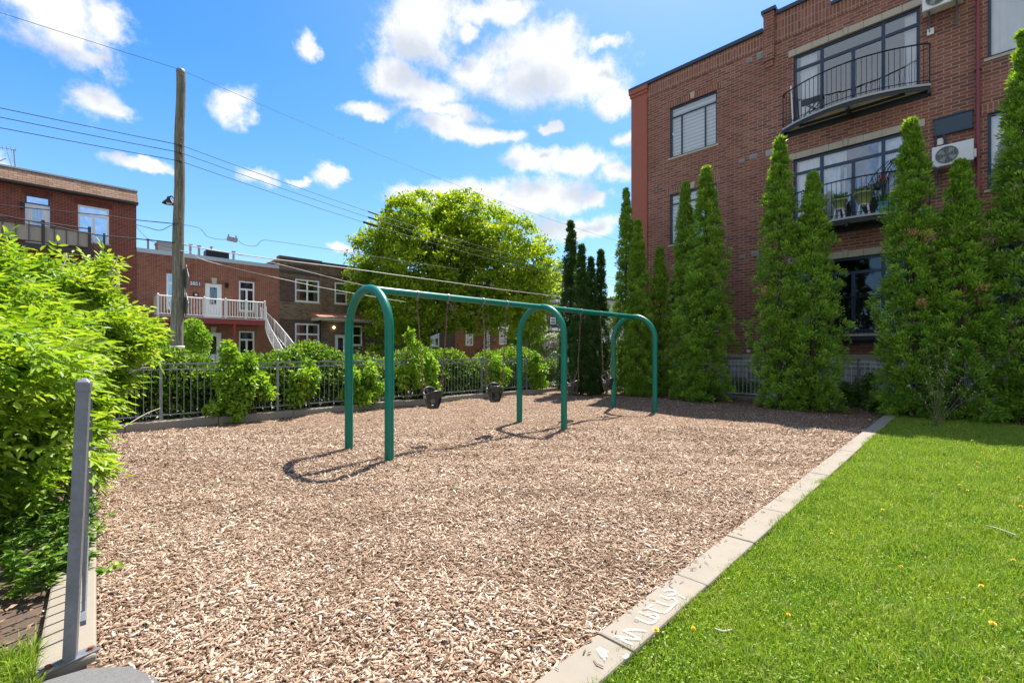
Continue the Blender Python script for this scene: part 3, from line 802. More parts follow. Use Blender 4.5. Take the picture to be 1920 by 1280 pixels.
def clover():
    n = 16000
    x = 1.5 + 12.3 * RNG.random(n) ** 1.8; y = RNG.uniform(-1.2, 1.15, n)
    c = np.stack([x, y, RNG.uniform(.02, .06, n)], 1)
    th = RNG.uniform(0, 6.28, n)
    d = np.stack([np.cos(th), np.sin(th), RNG.normal(0, .25, n)], 1)
    nn = rand_dirs(n, 2.5)
    v, f, r = leaves4(c, d, nn, RNG.uniform(.010, .022, n), RNG.uniform(.006, .013, n), RNG.beta(2.2, 2, n) * .85)
    o = np_mesh('clover', v, f, 'grass_blade', r)
    tag(o, 'small clover leaves mixed through the lawn grass', 'clover', None, 'stuff')
clover()
n = 2600
p1 = np.stack([RNG.uniform(-.42, -.07, n), RNG.uniform(2.75, 3.25, n), np.full(n, -.012)], 1)
blades('grass', 'tall ragged grass tuft left of the metal post foot', p1, 0.05, 0.17, 0.0035)

# dandelions
def dandelion_proto():
    m = MB()
    for ring, (r0, r1, z0, z1, k) in enumerate(((0.004, 0.019, 0.0, 0.001, 16), (0.003, 0.014, 0.003, 0.006, 12), (0.0, 0.008, 0.005, 0.010, 8))):
        for i in range(k):
            a = 2 * math.pi * (i + .5 * ring) / k
            ca, sa = math.cos(a), math.sin(a); w = 0.0028
            m.add([(r0 * ca - w * sa, r0 * sa + w * ca, z0), (r0 * ca + w * sa, r0 * sa - w * ca, z0), (r1 * ca + w * sa * .8, r1 * sa - w * ca * .8, z1 + .002 * (i % 2)), (r1 * ca - w * sa * .8, r1 * sa + w * ca * .8, z1 + .002 * (i % 2))], [(0, 1, 2, 3)])
    m.lathe((0, 0, -.006), [(0.002, 0), (0.008, 0.004), (0.009, 0.009), (0.002, 0.012)], 8)
    t = empty('dandelion', (0, 0, 0), 'yellow dandelion flower open on the lawn', 'dandelion', 'dandelions in the lawn')
    m.build('flower_head', 'petal_yellow', t)
    s = MB(); s.tube([(0.004, 0, -.06), (0, 0, -.03), (0, 0, -.004)], 0.0022, 5); s.build('stem', 'stem_green', t)
    return t
dproto = dandelion_proto()
spots = [(1883, 606 + 0, .09), ]
dpx = [(1724, 795), (1760, 790), (1780, 799), (1787, 799), (1806, 805), (1814, 806), (1908, 790), (1912, 793), (1823, 825), (1883, 842), (1842, 847), (1834, 866), (1859, 869), (1832, 875), (1778, 869), (1689, 886), (1728, 909), (1800, 909), (1814, 919), (1768, 921), (1910, 895), (1914, 949), (1705, 945), (1876, 929), (1795, 778), (1560, 1000), (1478, 1152), (1300, 1178), (1230, 1180), (1690, 1062), (1861, 1168), (1840, 1098), (1500, 905), (1655, 955), (1900, 1050)]
for k, (px, py) in enumerate(dpx):
    p = at_z(px, py, 0.088)
    t = dproto if k == 0 else copy_tree(dproto)
    t.location = p; t.rotation_euler = (random.uniform(-.3, .3), random.uniform(-.3, .3), random.uniform(0, 6))
    sc = random.uniform(.55, .9); t.scale = (sc, sc, 1)

# fallen sticks
for (pts, lab) in (([(1848, 985), (1870, 990), (1905, 1003)], 'grey fallen stick lying on the lawn at the right'), ([(1340, 1178), (1356, 1183), (1372, 1180)], 'short pale stick lying on the lawn beside the chalked kerb')):
    m = MB(); P = [at_z(x, y, .05) for x, y in pts]; m.tube(smooth_path(P, 4), 0.006, 6)
    tag(m.build('stick', 'twig_pale'), lab, 'stick')

# ================================================================== SWING SET
SWY, SWX = 6.17, (3.20, 7.0, 10.66)
RT, RA, HB = 0.062, 0.605, 2.41
fr = empty('swing_frame', (SWX[1], SWY, 0), 'green tubular swing frame with three arches over the wood chips', 'swing frame')
for x in SWX:
    m = MB()
    P = [(x, SWY - RA, -0.15), (x, SWY - RA, 0.9)]
    P += [(x, SWY - RA * math.cos(a), HB - RA + RA * math.sin(a)) for a in np.linspace(0, math.pi, 29)]
    P += [(x, SWY + RA, 0.9), (x, SWY + RA, -0.15)]
    m.tube(P, RT, 24)
    ar = m.build('arch', 'swing_green', fr)
    b = MB()
    for sy in (-1, 1): b.tube([(x - RT - .004, SWY + sy * RA, 0.62), (x - RT + .003, SWY + sy * RA, 0.62)], 0.011, 8)
    build_islands(b, 'bolt', 'galvanised', ar)
for x0, x1 in ((SWX[0], SWX[1]), (SWX[1], SWX[2])):
    m = MB(); m.tube([(x0 + 0.03, SWY, HB), ((x0 + x1) / 2, SWY, HB - 0.004), (x1 - 0.03, SWY, HB)], 0.054, 24)
    tb = m.build('top_beam', 'swing_green', fr)
    c = MB()
    for xx in (x0 + .16, x1 - .16): c.tube([(xx - .05, SWY, HB), (xx + .05, SWY, HB)], 0.0565, 24)
    build_islands(c, 'sleeve', 'swing_green', tb)
SWINGS = [(4.34, 0.0, 'black toddler bucket swing nearest the viewer under the long green beam'), (5.72, -0.5, 'second black bucket swing, turned sideways left of the middle arch'),
          (8.06, 0.2, 'black bucket swing hanging right behind the middle arch leg'), (9.45, 0.1, 'black bucket swing hanging farthest away beside the last arch')]
for (sx, _, _) in SWINGS:
    for dx in (-.3, .3):
        m = MB()
        m.tube([(sx + dx - .02, SWY, HB), (sx + dx + .02, SWY, HB)], 0.060, 16)
        m.box(sx + dx - .008, sx + dx + .008, SWY - .014, SWY + .014, HB - .11, HB - .05)
        m.build('hanger', 'galvanised', fr)
def chain_mesh(p0, p1, pitch=0.034, r=0.0055, hl=0.021, hw=0.011):
    m = MB(); p0 = Vector(p0); p1 = Vector(p1); d = p1 - p0; n = max(2, int(d.length / pitch)); dn = d.normalized()
    a = dn.orthogonal().normalized(); b = dn.cross(a)
    for i in range(n + 1):
        c = p0 + d * (i / n); s = a if i % 2 else b
        P = []
        for k in range(9):
            an = 2 * math.pi * k / 8
            P.append(c + dn * hl * math.cos(an) + s * hw * math.sin(an))
        m.tube(P, r, 5, caps=False)
    return m
def bucket_proto():
    t = empty('bucket_swing', (0, 0, 0), 'x', 'swing', 'bucket swings')
    nt_, nh = 48, 16
    def rim(a, h):   # h 0 at rim, 1 at bottom; front faces -y
        w = 0.142 - 0.058 * h ** 1.8; dp = 0.124 - 0.040 * h ** 1.8
        z = 0.83 - 0.03 * math.cos(a * 2) * (1 - h) + (0.05 * max(0, math.sin(a)) ** 2) * (1 - h) - 0.25 * h
        ca, sa = math.cos(a), math.sin(a)
        e = 0.75
        return (w * math.copysign(abs(ca) ** e, ca), dp * math.copysign(abs(sa) ** e, sa), z)
    vs = [rim(2 * math.pi * i / nt_, j / nh) for j in range(nh + 1) for i in range(nt_)]
    fs = []
    for j in range(nh):
        for i in range(nt_):
            a = 2 * math.pi * (i + .5) / nt_; h = (j + .5) / nh
            hole = False
            for ac in (-math.pi / 2 - 0.55, -math.pi / 2 + 0.55, math.pi / 2 - 0.55, math.pi / 2 + 0.55):
                da = (a - ac + math.pi) % (2 * math.pi) - math.pi
                if (da / 0.44) ** 2 + ((h - .62) / .27) ** 2 < 1: hole = True
            if not hole:
                fs.append((j * nt_ + i, j * nt_ + (i + 1) % nt_, (j + 1) * nt_ + (i + 1) % nt_, (j + 1) * nt_ + i))
    m = MB(); m.add(vs, fs, True)
    fb = [rim(2 * math.pi * i / nt_, 1.0) for i in range(nt_)]
    m.add(fb, [tuple(range(nt_))])
    # rolled rim
    m.tube([rim(2 * math.pi * i / nt_, 0.0) for i in range(nt_ + 1)], 0.011, 8, caps=False)
    b = m.build('bucket', 'rubber', t)
    so = b.modifiers.new('solid', 'SOLIDIFY'); so.thickness = 0.012; so.offset = 0
    w = MB()
    w.obox((-.153, 0, .78), (0.003, 0, 0), (0, .035, 0), (0, 0, .035)); w.obox((.153, 0, .78), (0.003, 0, 0), (0, .035, 0), (0, 0, .035))
    build_islands(w, 'wear_plate', 'seat_marks', t)
    for s in (-1, 1):
        m = chain_mesh((s * .3, 0, HB - .10), (s * .20, 0, 1.10))
        for sy in (-1, 1):
            m2 = chain_mesh((s * .20, 0, 1.10), (s * .145, sy * .07, 0.845)); m.v, o0 = m.v, len(m.v)
            m.add(m2.v, m2.f, True)
        m.build('chain', 'chain_steel', t)
    return t
bp = bucket_proto()
for k, (sx, rz, lab) in enumerate(SWINGS):
    t = bp if k == 0 else copy_tree(bp)
    t.location = (sx, SWY, 0); t.rotation_euler = (0, 0, 0); t['label'] = lab
    # only the seat turns
    for ch in t.children:
        if ch.name.startswith(('bucket', 'wear')): ch.rotation_euler = (0.0, 0.0, rz)

# ================================================================== FENCES
def fence_panel(F, s0, s1, z0, z1, mat, parent, spacing=0.115):
    """F(s, d, z) -> world; builds rails, pickets, rings of one panel as one mesh plus rails"""
    m = MB()
    def bx(sa, sb, da, db, za, zb):
        q = [F(sa, da, za), F(sb, da, za), F(sb, db, za), F(sa, db, za)]
        m.add([(p[0], p[1], za) for p in q] + [(p[0], p[1], zb) for p in q], [(0, 3, 2, 1), (4, 5, 6, 7), (0, 1, 5, 4), (1, 2, 6, 5), (2, 3, 7, 6), (3, 0, 4, 7)])
    hd = 0.014
    bx(s0, s1, -hd, hd, z1 - 0.028, z1)
    bx(s0, s1, -hd * .8, hd * .8, z1 - 0.135, z1 - 0.112)
    bx(s0, s1, -hd * .8, hd * .8, z0, z0 + 0.024)
    n = int((s1 - s0) / spacing); st = (s1 - s0) / n
    for i in range(1, n):
        s = s0 + i * st
        bx(s - .006, s + .006, -.006, .006, z0 + .024, z1 - .135)
        bx(s - .005, s + .005, -.005, .005, z1 - .112, z1 - .028)
        if i % 2 == 0:
            c = s - st / 2
            P = [F(c + .037 * math.cos(a), 0, z1 - .07 + .037 * math.sin(a)) for a in np.linspace(0, 2 * math.pi, 13)]
            m.tube(P, 0.0055, 5, caps=False)
    return m.build('picket_panel', mat, parent)
def fence_post(F, s, z0, z1, mat, parent, w=0.025):
    m = MB(); a = F(s, 0, 0)
    m.box(a[0] - w, a[0] + w, a[1] - w, a[1] + w, z0, z1)
    m.lathe((a[0], a[1], z1), [(w * 1.35, 0), (w * 1.35, .012), (0.003, .03)], 4)
    m.box(a[0] - w * 2, a[0] + w * 2, a[1] - w * 2, a[1] + w * 2, z0, z0 + 0.01)
    return m.build('post', mat, parent)
FY = 11.26
f1 = empty('metal_fence', (7, FY, 0.13), 'grey metal picket fence with rings along the hedge', 'fence')
F_ = lambda s, d, z: (s, FY + d, z)
xs = [-0.75, 1.45, 3.6, 6.0, 7.75, 9.85, 12.0, 14.0, 15.35]
for i, s in enumerate(xs):
    fence_post(F_, s, 0.12, 1.305, 'fence_metal', f1)
    if i < len(xs) - 1: fence_panel(F_, s + .027, xs[i + 1] - .027, 0.235, 1.27, 'fence_metal', f1)
FX = 15.42
f2 = empty('metal_fence', (FX, 4, 0.08), 'pale metal railing with rings behind the evergreens at the brick wall', 'fence')
G_ = lambda s, d, z: (FX + d, s, z)
ys = [-4.5, -2.3, -.1, 2.1, 4.3, 6.5, 8.7, 11.0]
for i, s in enumerate(ys):
    fence_post(G_, s, 0.08, 1.30, 'fence_rust', f2)
    if i < len(ys) - 1: fence_panel(G_, s + .027, ys[i + 1] - .027, 0.16, 1.23, 'fence_pale', f2)
f3 = empty('metal_fence', (0.03, 6, 0.05), 'metal picket fence seen end on, half swallowed by the leafy shrub', 'fence')
H_ = lambda s, d, z: (0.088 + 0.045 * (s - 3.03) + d, s, z)
ys = [3.09, 5.45, 7.4, 9.3, 11.15]
for i, s in enumerate(ys):
    if i in (1, 2, 3): fence_post(H_, s, 0.05, 1.36, 'galvanised', f3)
    if i < len(ys) - 1: fence_panel(H_, s + .04, ys[i + 1] - .04, 0.13, 1.22, 'galvanised', f3)

# near post
P0 = at_z(131, 1232, 0.06); P0.z = 0.05
P1 = at_t(157.4, 720, 2.16)
t = empty('metal_post', tuple(P0), 'leaning galvanised square post with pyramid cap bolted to the left kerb', 'post')
up = (P1 - P0); L = up.length; up.normalize()
ang = R(-12)
ax = Vector((math.cos(ang), math.sin(ang), 0)); ax = (ax - up * ax.dot(up)).normalized(); ay = up.cross(ax)
def post_sect(w, r, n=4):
    out_ = []
    for (sx, sy, a0) in ((1, 1, 0), (-1, 1, 90), (-1, -1, 180), (1, -1, 270)):
        for k in range(n + 1):
            a = R(a0 + 90 * k / n); out_.append(((w - r) * sx + r * math.cos(a), (w - r) * sy + r * math.sin(a)))
    return out_
def loft(m, rings, smooth=True, cap=True):
    n = len(rings[0]); vs = [p for r in rings for p in r]; fs = []
    for i in range(len(rings) - 1):
        for k in range(n): fs.append((i * n + k, i * n + (k + 1) % n, (i + 1) * n + (k + 1) % n, (i + 1) * n + k))
    m.add(vs, fs, smooth)
    if cap: m.add(rings[-1], [tuple(range(n))])
def sect(w, r, h): return [P0 + up * h + ax * x + ay * y for x, y in post_sect(w, r)]
m = MB(); loft(m, [sect(0.0235, .004, 0.006), sect(0.0235, .004, L * .5), sect(0.0235, .004, L)], False)
m.build('shaft', 'galvanised', t)
m = MB(); loft(m, [sect(0.0237, .005, L - .035), sect(0.0272, .006, L - .03), sect(0.0272, .006, L + .004), sect(0.0250, .006, L + .012), sect(0.012, .005, L + .026), sect(0.002, .001, L + .030)], False)
m.build('cap', 'galvanised', t)
pa = Vector((math.cos(R(15)), math.sin(R(15)), 0)); pq = Vector((-pa.y, pa.x, 0))
m = MB(); m.obox(P0 + Vector((0, 0, .003)), pa * .098, pq * .034, Vector((0, 0, .003)))
bpz = m.build('base_plate', 'galvanised', t)
for sx in (-1, 1):
    m = MB(); c = P0 + pa * .075 * sx + Vector((0, 0, .006)); m.lathe(c, [(0.018, 0), (0.018, .003), (0.011, .003), (0.011, .013), (0.0, .015)], 6, smooth=False)
    m.build('bolt', 'rust', bpz)

# ================================================================== FACADES
class Fac:
    def __init__(s, axis, plane): s.axis = axis; s.pl = plane
    def P(s, u, z, d):
        return Vector((s.pl - d, u, z)) if s.axis == 'x' else Vector((u, s.pl - d, z))
    def box(s, m, u0, u1, z0, z1, d0, d1):
        a = s.P(u0, z0, d0); b = s.P(u1, z1, d1); m.box(a.x, b.x, a.y, b.y, z0, z1)
    def quad(s, m, u0, u1, z0, z1, d):
        q = [s.P(u0, z0, d), s.P(u1, z0, d), s.P(u1, z1, d), s.P(u0, z1, d)]
        if s.axis == 'x': q = q[::-1]
        m.quad(*q)
    def px(s, x0, y0):
        p = at_x(x0, y0, s.pl) if s.axis == 'x' else at_y(x0, y0, s.pl)
        return (p.y if s.axis == 'x' else p.x), p.z
    def wall(s, m, u0, u1, z0, z1, ops, rev=0.14):
        us = sorted({u0, u1, *[o[0] for o in ops], *[o[1] for o in ops]}); us = [u for u in us if u0 <= u <= u1]
        zs = sorted({z0, z1, *[o[2] for o in ops], *[o[3] for o in ops]}); zs = [z for z in zs if z0 <= z <= z1]
        for i in range(len(us) - 1):
            for j in range(len(zs) - 1):
                cu = (us[i] + us[i + 1]) / 2; cz = (zs[j] + zs[j + 1]) / 2
                if any(o[0] < cu < o[1] and o[2] < cz < o[3] for o in ops): continue
                s.quad(m, us[i], us[i + 1], zs[j], zs[j + 1], 0)
        for (a, b, c, d) in ops:
            for (q0, q1) in (((a, c), (a, d)), ((a, d), (b, d)), ((b, d), (b, c)), ((b, c), (a, c))):
                m.quad(s.P(q0[0], q0[1], 0), s.P(q1[0], q1[1], 0), s.P(q1[0], q1[1], -rev), s.P(q0[0], q0[1], -rev))
    def window(s, par_, u0, u1, z0, z1, fmat, gmat, vm=(), hm=(), fw=0.055, inner=None, sill=None, mull=0.045, name='window', rev=0.11, sash=None):
        """vm: fractions for vertical bars (optionally (frac, zlo, zhi)), hm: fractions of horizontal bars"""
        m = MB(); d0, d1 = -rev, -rev + .06
        s.box(m, u0, u0 + fw, z0, z1, d0, d1); s.box(m, u1 - fw, u1, z0, z1, d0, d1)
        s.box(m, u0 + fw, u1 - fw, z0, z0 + fw, d0, d1); s.box(m, u0 + fw, u1 - fw, z1 - fw, z1, d0, d1)
        W, H = u1 - u0, z1 - z0
        for v in vm:
            f, lo, hi = v if hasattr(v, '__len__') else (v, 0, 1)
            c = u0 + W * f; s.box(m, c - mull / 2, c + mull / 2, max(z0 + fw, z0 + H * lo), min(z1 - fw, z0 + H * hi), d0 + .003, d1 - .003)
        for h in hm:
            f, lo, hi = h if hasattr(h, '__len__') else (h, 0, 1)
            c = z0 + H * f; s.box(m, max(u0 + fw, u0 + W * lo), min(u1 - fw, u0 + W * hi), c - mull / 2, c + mull / 2, d0 + .006, d1 - .006)
        w = m.build(name, fmat, par_)
        g = MB(); s.quad(g, u0 + fw * .5, u1 - fw * .5, z0 + fw * .5, z1 - fw * .5, d0 + .028)
        g.build('pane', gmat, w)
        if inner:
            imat, spans = inner
            for (a, b, za, zb) in spans:
                c = MB(); n = 22; uu = np.linspace(u0 + W * a, u0 + W * b, n)
                amp = 0.0 if imat == 'blind' else 0.025
                zt = z0 + H * zb; zbm = z0 + H * za
                pts = [(u, -rev - .07 - amp * math.sin(k * 1.9)) for k, u in enumerate(uu)]
                vs = [s.P(u, zbm, d) for u, d in pts] + [s.P(u, zt, d) for u, d in pts]
                c.add(vs, [(i, i + 1, n + i + 1, n + i) for i in range(n - 1)], True)
                c.build('curtain' if imat != 'blind' else 'blind', imat, w)
        if sill:
            c = MB(); s.box(c, u0 - .06, u1 + .06, z0 - .07, z0 - 0.003, -rev + .02, .035)
            c.build('sill', sill, w)
        return w

def body(m, F, u0, u1, z1, depth, roofz):
    """side, back and roof of a building behind its facade"""
    b = -depth
    def q(a, b_, c, d): m.quad(a, b_, c, d)
    P = F.P
    for u in (u0, u1): q(P(u, -.3, 0), P(u, -.3, b), P(u, z1, b), P(u, z1, 0))
    q(P(u0, -.3, b), P(u1, -.3, b), P(u1, z1, b), P(u0, z1, b))

# ---------------------------------------------------------------- apartment building at the right
A = Fac('x', 16.5)
bd = empty('apartment_building', (16.5, 2, 0), 'three storey brown brick apartment building with navy windows and curved balconies', 'building')
UL, UR = 9.62, -9.0
Z1 = 12.0
fl = [8.60, 5.31, 2.02]
W1 = (6.25, 8.0)
WR = [(-1.85, -.36), (-5.6, -4.0)]
ops = []
for z in fl:
    ops.append((W1[0], W1[1], z + .24, z + 2.15))
    ops.append((0.905, 3.89, z + .02, z + 2.25))
    for w in WR: ops.append((w[0], w[1], z + .24, z + 2.15))
    ops.append((-8.2, -6.6, z + .24, z + 2.15))
m = MB(); A.wall(m, UR, 8.93, 1.42, 11.50, ops, 0.13); body(m, A, UR, UL, 11.5, 12, 11.5)
A.quad(m, 3.75, 8.93, 11.5, 11.52, 0)
m.build('wall', 'brick_right', bd)
m = MB()
A.box(m, 4.73, 8.93, 11.5, 12.0, -.25, 0.022)
A.box(m, 2.95, 4.42, 11.5, 12.38, -.25, 0.022)
A.box(m, UR, 2.95, 11.5, 11.90, -.25, 0.022)
for z in fl:
    A.box(m, W1[0] - .12, W1[1] + .12, z + 2.153, z + 2.38, -.05, .012)
    for w in WR: A.box(m, w[0] - .12, w[1] + .12, z + 2.153, z + 2.40, -.05, .012)
build_islands(m, 'soldier_course', 'brick_right_soldier', bd)
m = MB(); A.box(m, 4.42, 4.73, 11.0, 12.55, -.3, .10); A.box(m, 4.45, 4.70, 10.8, 11.0, -.05, .05); m.build('pilaster', 'brick_right', bd)
m = MB(); A.box(m, 8.93, UL, 0.0, 11.75, -.3, .05); A.box(m, 8.90, UL + .04, 11.72, 11.84, -.3, .09); A.box(m, 8.88, UL + .07, 11.84, 12.0, -.3, .13); A.box(m, 8.93, UL, 0, .5, -.3, .08)
m.build('corner_pilaster', 'painted_red', bd)
m = MB(); A.box(m, 4.76, UL + .1, 12.003, 12.13, -.4, .10); A.box(m, 4.36, 4.79, 12.553, 12.66, -.4, .15)
A.box(m, 3.55, 4.355, 12.383, 12.50, -.4, .09)
m.prism([(3.549, 12.383), (3.549, 12.5), (3.2, 12.60), (2.9, 12.70), (2.9, 12.58), (3.2, 12.48)][::-1], 'x', 16.41, 16.9)
A.box(m, UR, 2.9, 11.903, 12.0, -.4, .09)
m.build('coping', 'coping_metal', bd)
m = MB(); A.box(m, 2.95, 3.35, 12.381, 12.46, -.25, 0.0); m.build('parapet', 'brick_right', bd)
m = MB(); m.box(16.9, 28.5, UR, UL, 11.6, 11.7); m.build('roof', 'roof_gravel', bd)
m = MB(); A.box(m, UR, 8.9, -0.3, 1.30, -.2, .04); m.build('foundation', 'stone_base', bd)
m = MB(); A.box(m, UR, 8.9, 1.303, 1.42, -.2, .06); m.build('base_course', 'limestone', bd)
m = MB()
for (u, z, L_) in [(W1[0] + .87, fl[k] + 2.2, 0) for k in range(3)]:
    m.prism([(u - .06, z - .02), (u + .06, z - .02), (u + .085, z + .2), (u - .085, z + .2)], 'x', 16.46, 16.52)
build_islands(m, 'keystone', 'limestone', bd)
# lintels: voussoir stones over the balcony doors
for z in fl:
    m = MB(); u = .80; ws = [.46, .44, .42, .36, .12, .36, .42, .44, .22]
    for k, w in enumerate(ws):
        A.box(m, u + .004, min(u + w, 4.03) - .004, z + 2.254, z + (2.45 if k != 4 else 2.47), -.06, .025 if k != 4 else .04); u += w
    m.build('lintel', 'limestone', bd, bevel=.004)
for k, z in enumerate(fl):
    g = 'glass_window' if k < 2 else 'glass_dark'
    A.window(bd, W1[0], W1[1], z + .24, z + 2.15, 'navy_frame', g, vm=((.25, 0, .80), (.75, 0, .80)), hm=(.80,), fw=.06,
             inner=('blind', [(.03, .97, .02, .98)]) if k < 2 else ('blind', [(.5, .97, .02, .98)]), sill='limestone')
    sp = {0: [(.02, .11, .02, .96), (.80, .95, .02, .98)], 1: [(.03, .30, .02, .98), (.55, .75, .02, .98), (.78, .97, .02, .98)], 2: [(.8, .95, .02, .98)]}[k]
    u0, u1 = .905, 3.89
    ds = A.window(bd, u0, u1, z + .02, z + 2.25, 'navy_frame', g, vm=((.26, 0, 1), (.49, 0, .80), (.75, 0, 1)), hm=(.80, (.02 + .01, .26, .75)), fw=.07, mull=.085,
                  inner=('curtain_pleat', sp), name='balcony_door', rev=.12)
    # sliding leaf half open
    m = MB()
    for (a, b) in ((1.70, 2.36), ) if k != 1 else ((2.0, 2.68), ):
        A.box(m, a, a + .07, z + .12, z + 1.78, -.175, -.13); A.box(m, b - .07, b, z + .12, z + 1.78, -.175, -.13)
        A.box(m, a, b, z + .06, z + .12, -.175, -.13); A.box(m, a, b, z + 1.70, z + 1.78, -.176, -.129)
    m.build('door_leaf', 'navy_frame', ds)
    for w in WR + [(-8.2, -6.6)]:
        A.window(bd, w[0], w[1], z + .24, z + 2.15, 'navy_frame', g, vm=((.36, 0, 1),), hm=(), fw=.07, inner=('curtain_pleat', [(.45, .97, .02, .98), (.04, .3, .02, .98)]), sill='limestone')
# room back walls so that glass shows a dim interior
m = MB()
for z in fl:
    m.box(18.9, 19.0, UR + .1, 8.8, z - .08, z + 3.13)
    m.box(16.7, 18.9, UR + .1, 8.8, z - .16, z - .08)
m.build('interior', 'room_wall', bd)
# vents
def vent(F, x0, y0, x1, y1, mat='vent_metal', lou=True, name='vent'):
    ua, za = F.px(x0, y1); ub, zb = F.px(x1, y0)
    u0, u1 = min(ua, ub), max(ua, ub); c = (za + zb) / 2; h = abs(F.px((x0 + x1) / 2, y0)[1] - F.px((x0 + x1) / 2, y1)[1]) / 2 * .8
    m = MB(); F.box(m, u0, u1, c - h, c + h, -.02, .02)
    if lou:
        for k in range(4):
            zz = c - h * .8 + h * 1.6 * k / 4
            F.box(m, u0 + .02, u1 - .02, zz, zz + h * .2, .02, .035)
    m.build(name, mat, bd)
for v in ((1400, 109, 1411, 119), (1419, 96, 1433, 113), (1386, 298, 1396, 307), (1406, 288, 1420, 300), (1386, 477, 1397, 486), (1409, 470, 1423, 482)):
    vent(A, *v)
for v in ((1436, 90, 1449, 105), (1436, 279, 1449, 294)):
    vent(A, *v, mat='vent_metal', lou=False, name='block')
vent(A, 1400, 655, 1407, 661, 'plastic_white', False, 'outlet')
# balconies
def balcony(z, lab, half=1.74, bulge=.58, side=.16, uc=2.42):
    def dep(u): return side + bulge * (1 - ((u - uc) / half) ** 2)
    us = np.linspace(uc - half, uc + half, 29)
    m = MB()
    poly = [(16.5 - dep(u) - .03, u) for u in us] + [(16.53, uc + half), (16.53, uc - half)]
    m.prism(poly, 'z', z - .055, z)
    bal = m.build('balcony', 'slab_concrete', bd)
    if lab: bal['label'] = lab
    m = MB()
    pts = [A.P(u, 0, dep(u)) for u in us]
    for i in range(len(us) - 1):
        a, b = pts[i], pts[i + 1]
        for (za, zb, off) in ((z - .15, z - .058, 0.0), ):
            q = Vector((.03, 0, 0))
            m.add([Vector((a.x, a.y, za)), Vector((b.x, b.y, za)), Vector((b.x, b.y, zb)), Vector((a.x, a.y, zb)),
                   Vector((a.x, a.y, za)) + q, Vector((b.x, b.y, za)) + q, Vector((b.x, b.y, zb)) + q, Vector((a.x, a.y, zb)) + q],
                  [(3, 2, 1, 0), (4, 5, 6, 7), (0, 1, 5, 4), (3, 7, 6, 2)])
    A.box(m, uc - half, uc + half, z - .26, z - .058, .0, .05)
    for u in (uc - half, uc + half - .05, uc - .04): A.box(m, u, u + .06, z - .24, z - .06, .05, dep(u if u > uc - half else u + .05) - .01)
    A.box(m, uc - half + .5, uc + half - .5, z - .17, z - .10, .30, .34)
    m.build('steel_beam', 'dark_steel', bal)
    m = MB(); poly = [(16.5 - dep(u) + .03, u) for u in us[1:-1]] + [(16.44, uc + half - .05), (16.44, uc - half + .05)]
    m.prism(poly, 'z', z - .10, z - .057); m.build('soffit', 'soffit_panel', bal)
    # railing
    m = MB()
    for zz, r in ((z + 1.07, .019), (z + .09, .011)):
        P = [A.P(uc - half + .02, zz, 0.0)] + [A.P(u, zz, dep(u)) for u in us[0:]] + [A.P(uc + half - .02, zz, 0.0)]
        P = [Vector((p.x, min(max(p.y, uc - half + .02), uc + half - .02), p.z)) for p in P]
        m.tube(P, r, 6)
    m.build('handrail', 'black_metal', bal)
    m = MB()
    nb = 30
    for k in range(nb + 1):
        u = uc - half + .02 + (2 * half - .04) * k / nb; p = A.P(u, 0, dep(u)); r = .0075 if k not in (0, nb) else .016
        m.tube([(p.x, p.y, z), (p.x, p.y, z + 1.07)], r, 5)
    m.build('balusters', 'black_metal', bal)
balcony(fl[0] - .02, 'top curved balcony with pale underside')
balcony(fl[1] - .02, 'middle curved balcony with plant pots')
balcony(fl[2] - .02, 'lowest shallow balcony behind the evergreens', bulge=.2, side=.12)
# downpipe
m = MB(); u = -.19
m.tube([(16.42, u, .1), (16.42, u, 12.3)], .042, 10)
for z in (2, 4.2, 6.4, 8.6, 10.8): A.box(m, u - .06, u + .06, z, z + .03, 0, .13)
m.build('downpipe', 'downpipe_red', bd)

# air conditioners
def ac_proto():
    t = empty('air_conditioner', (0, 0, 0), 'x', 'air conditioner')
    m = MB(); m.box(-.15, .15, -.38, .38, 0, .52); m.box(-.155, -.148, -.37, .37, .01, .51); cs = m.build('casing', 'plastic_white', t, bevel=.015)
    m = MB()
    P = [(-.163, .10 + .21 * math.cos(a), .26 + .21 * math.sin(a)) for a in np.linspace(0, 2 * math.pi, 33)]
    m.tube(P, .008, 6, caps=False)
    for r in (.07, .14): m.tube([(-.163, .10 + r * math.cos(a), .26 + r * math.sin(a)) for a in np.linspace(0, 2 * math.pi, 25)], .003, 4, caps=False)
    for k in range(-3, 4): m.tube([(-.166, .10 + k * .06, .26 - math.sqrt(.21 ** 2 - (k * .06) ** 2)), (-.166, .10 + k * .06, .26 + math.sqrt(.21 ** 2 - (k * .06) ** 2))], .003, 4)
    m.build('grille', 'fan_grey', t)
    m = MB(); m.add([(-.157, .10 + .205 * math.cos(a), .26 + .205 * math.sin(a)) for a in np.linspace(0, 2 * math.pi, 33)[:-1]], [tuple(range(32))[::-1]]); m.build('fan_opening', 'fan_dark', t)
    m = MB()
    for k in range(4):
        a = k * math.pi / 2 + .4; 
        vs = [(-.1595, .10 + r * math.cos(a + da), .26 + r * math.sin(a + da)) for r, da in ((.03, 0), (.19, -.15), (.19, .55), (.08, .6))]
        m.add(vs, [(3, 2, 1, 0)])
    m.build('fan', 'fan_grey', t)
    m = MB(); m.box(-.02, .1, -.43, -.385, .1, .3); m.build('valve_cover', 'plastic_white', t)
    m = MB()
    for y in (-.26, .26):
        m.box(-.16, .34, y - .018, y + .018, -.045, -.008); m.box(.30, .34, y - .018, y + .018, -.42, -.045)
        m.tube([(-.1, y, -.045), (.31, y, -.38)], .01, 6)
    m.build('wall_bracket', 'galvanised', t)
    return t
ac = ac_proto(); ac.location = (16.15, .265, 6.24)
ac['label'] = 'white air conditioner with round fan, hung below the dark blue panel'
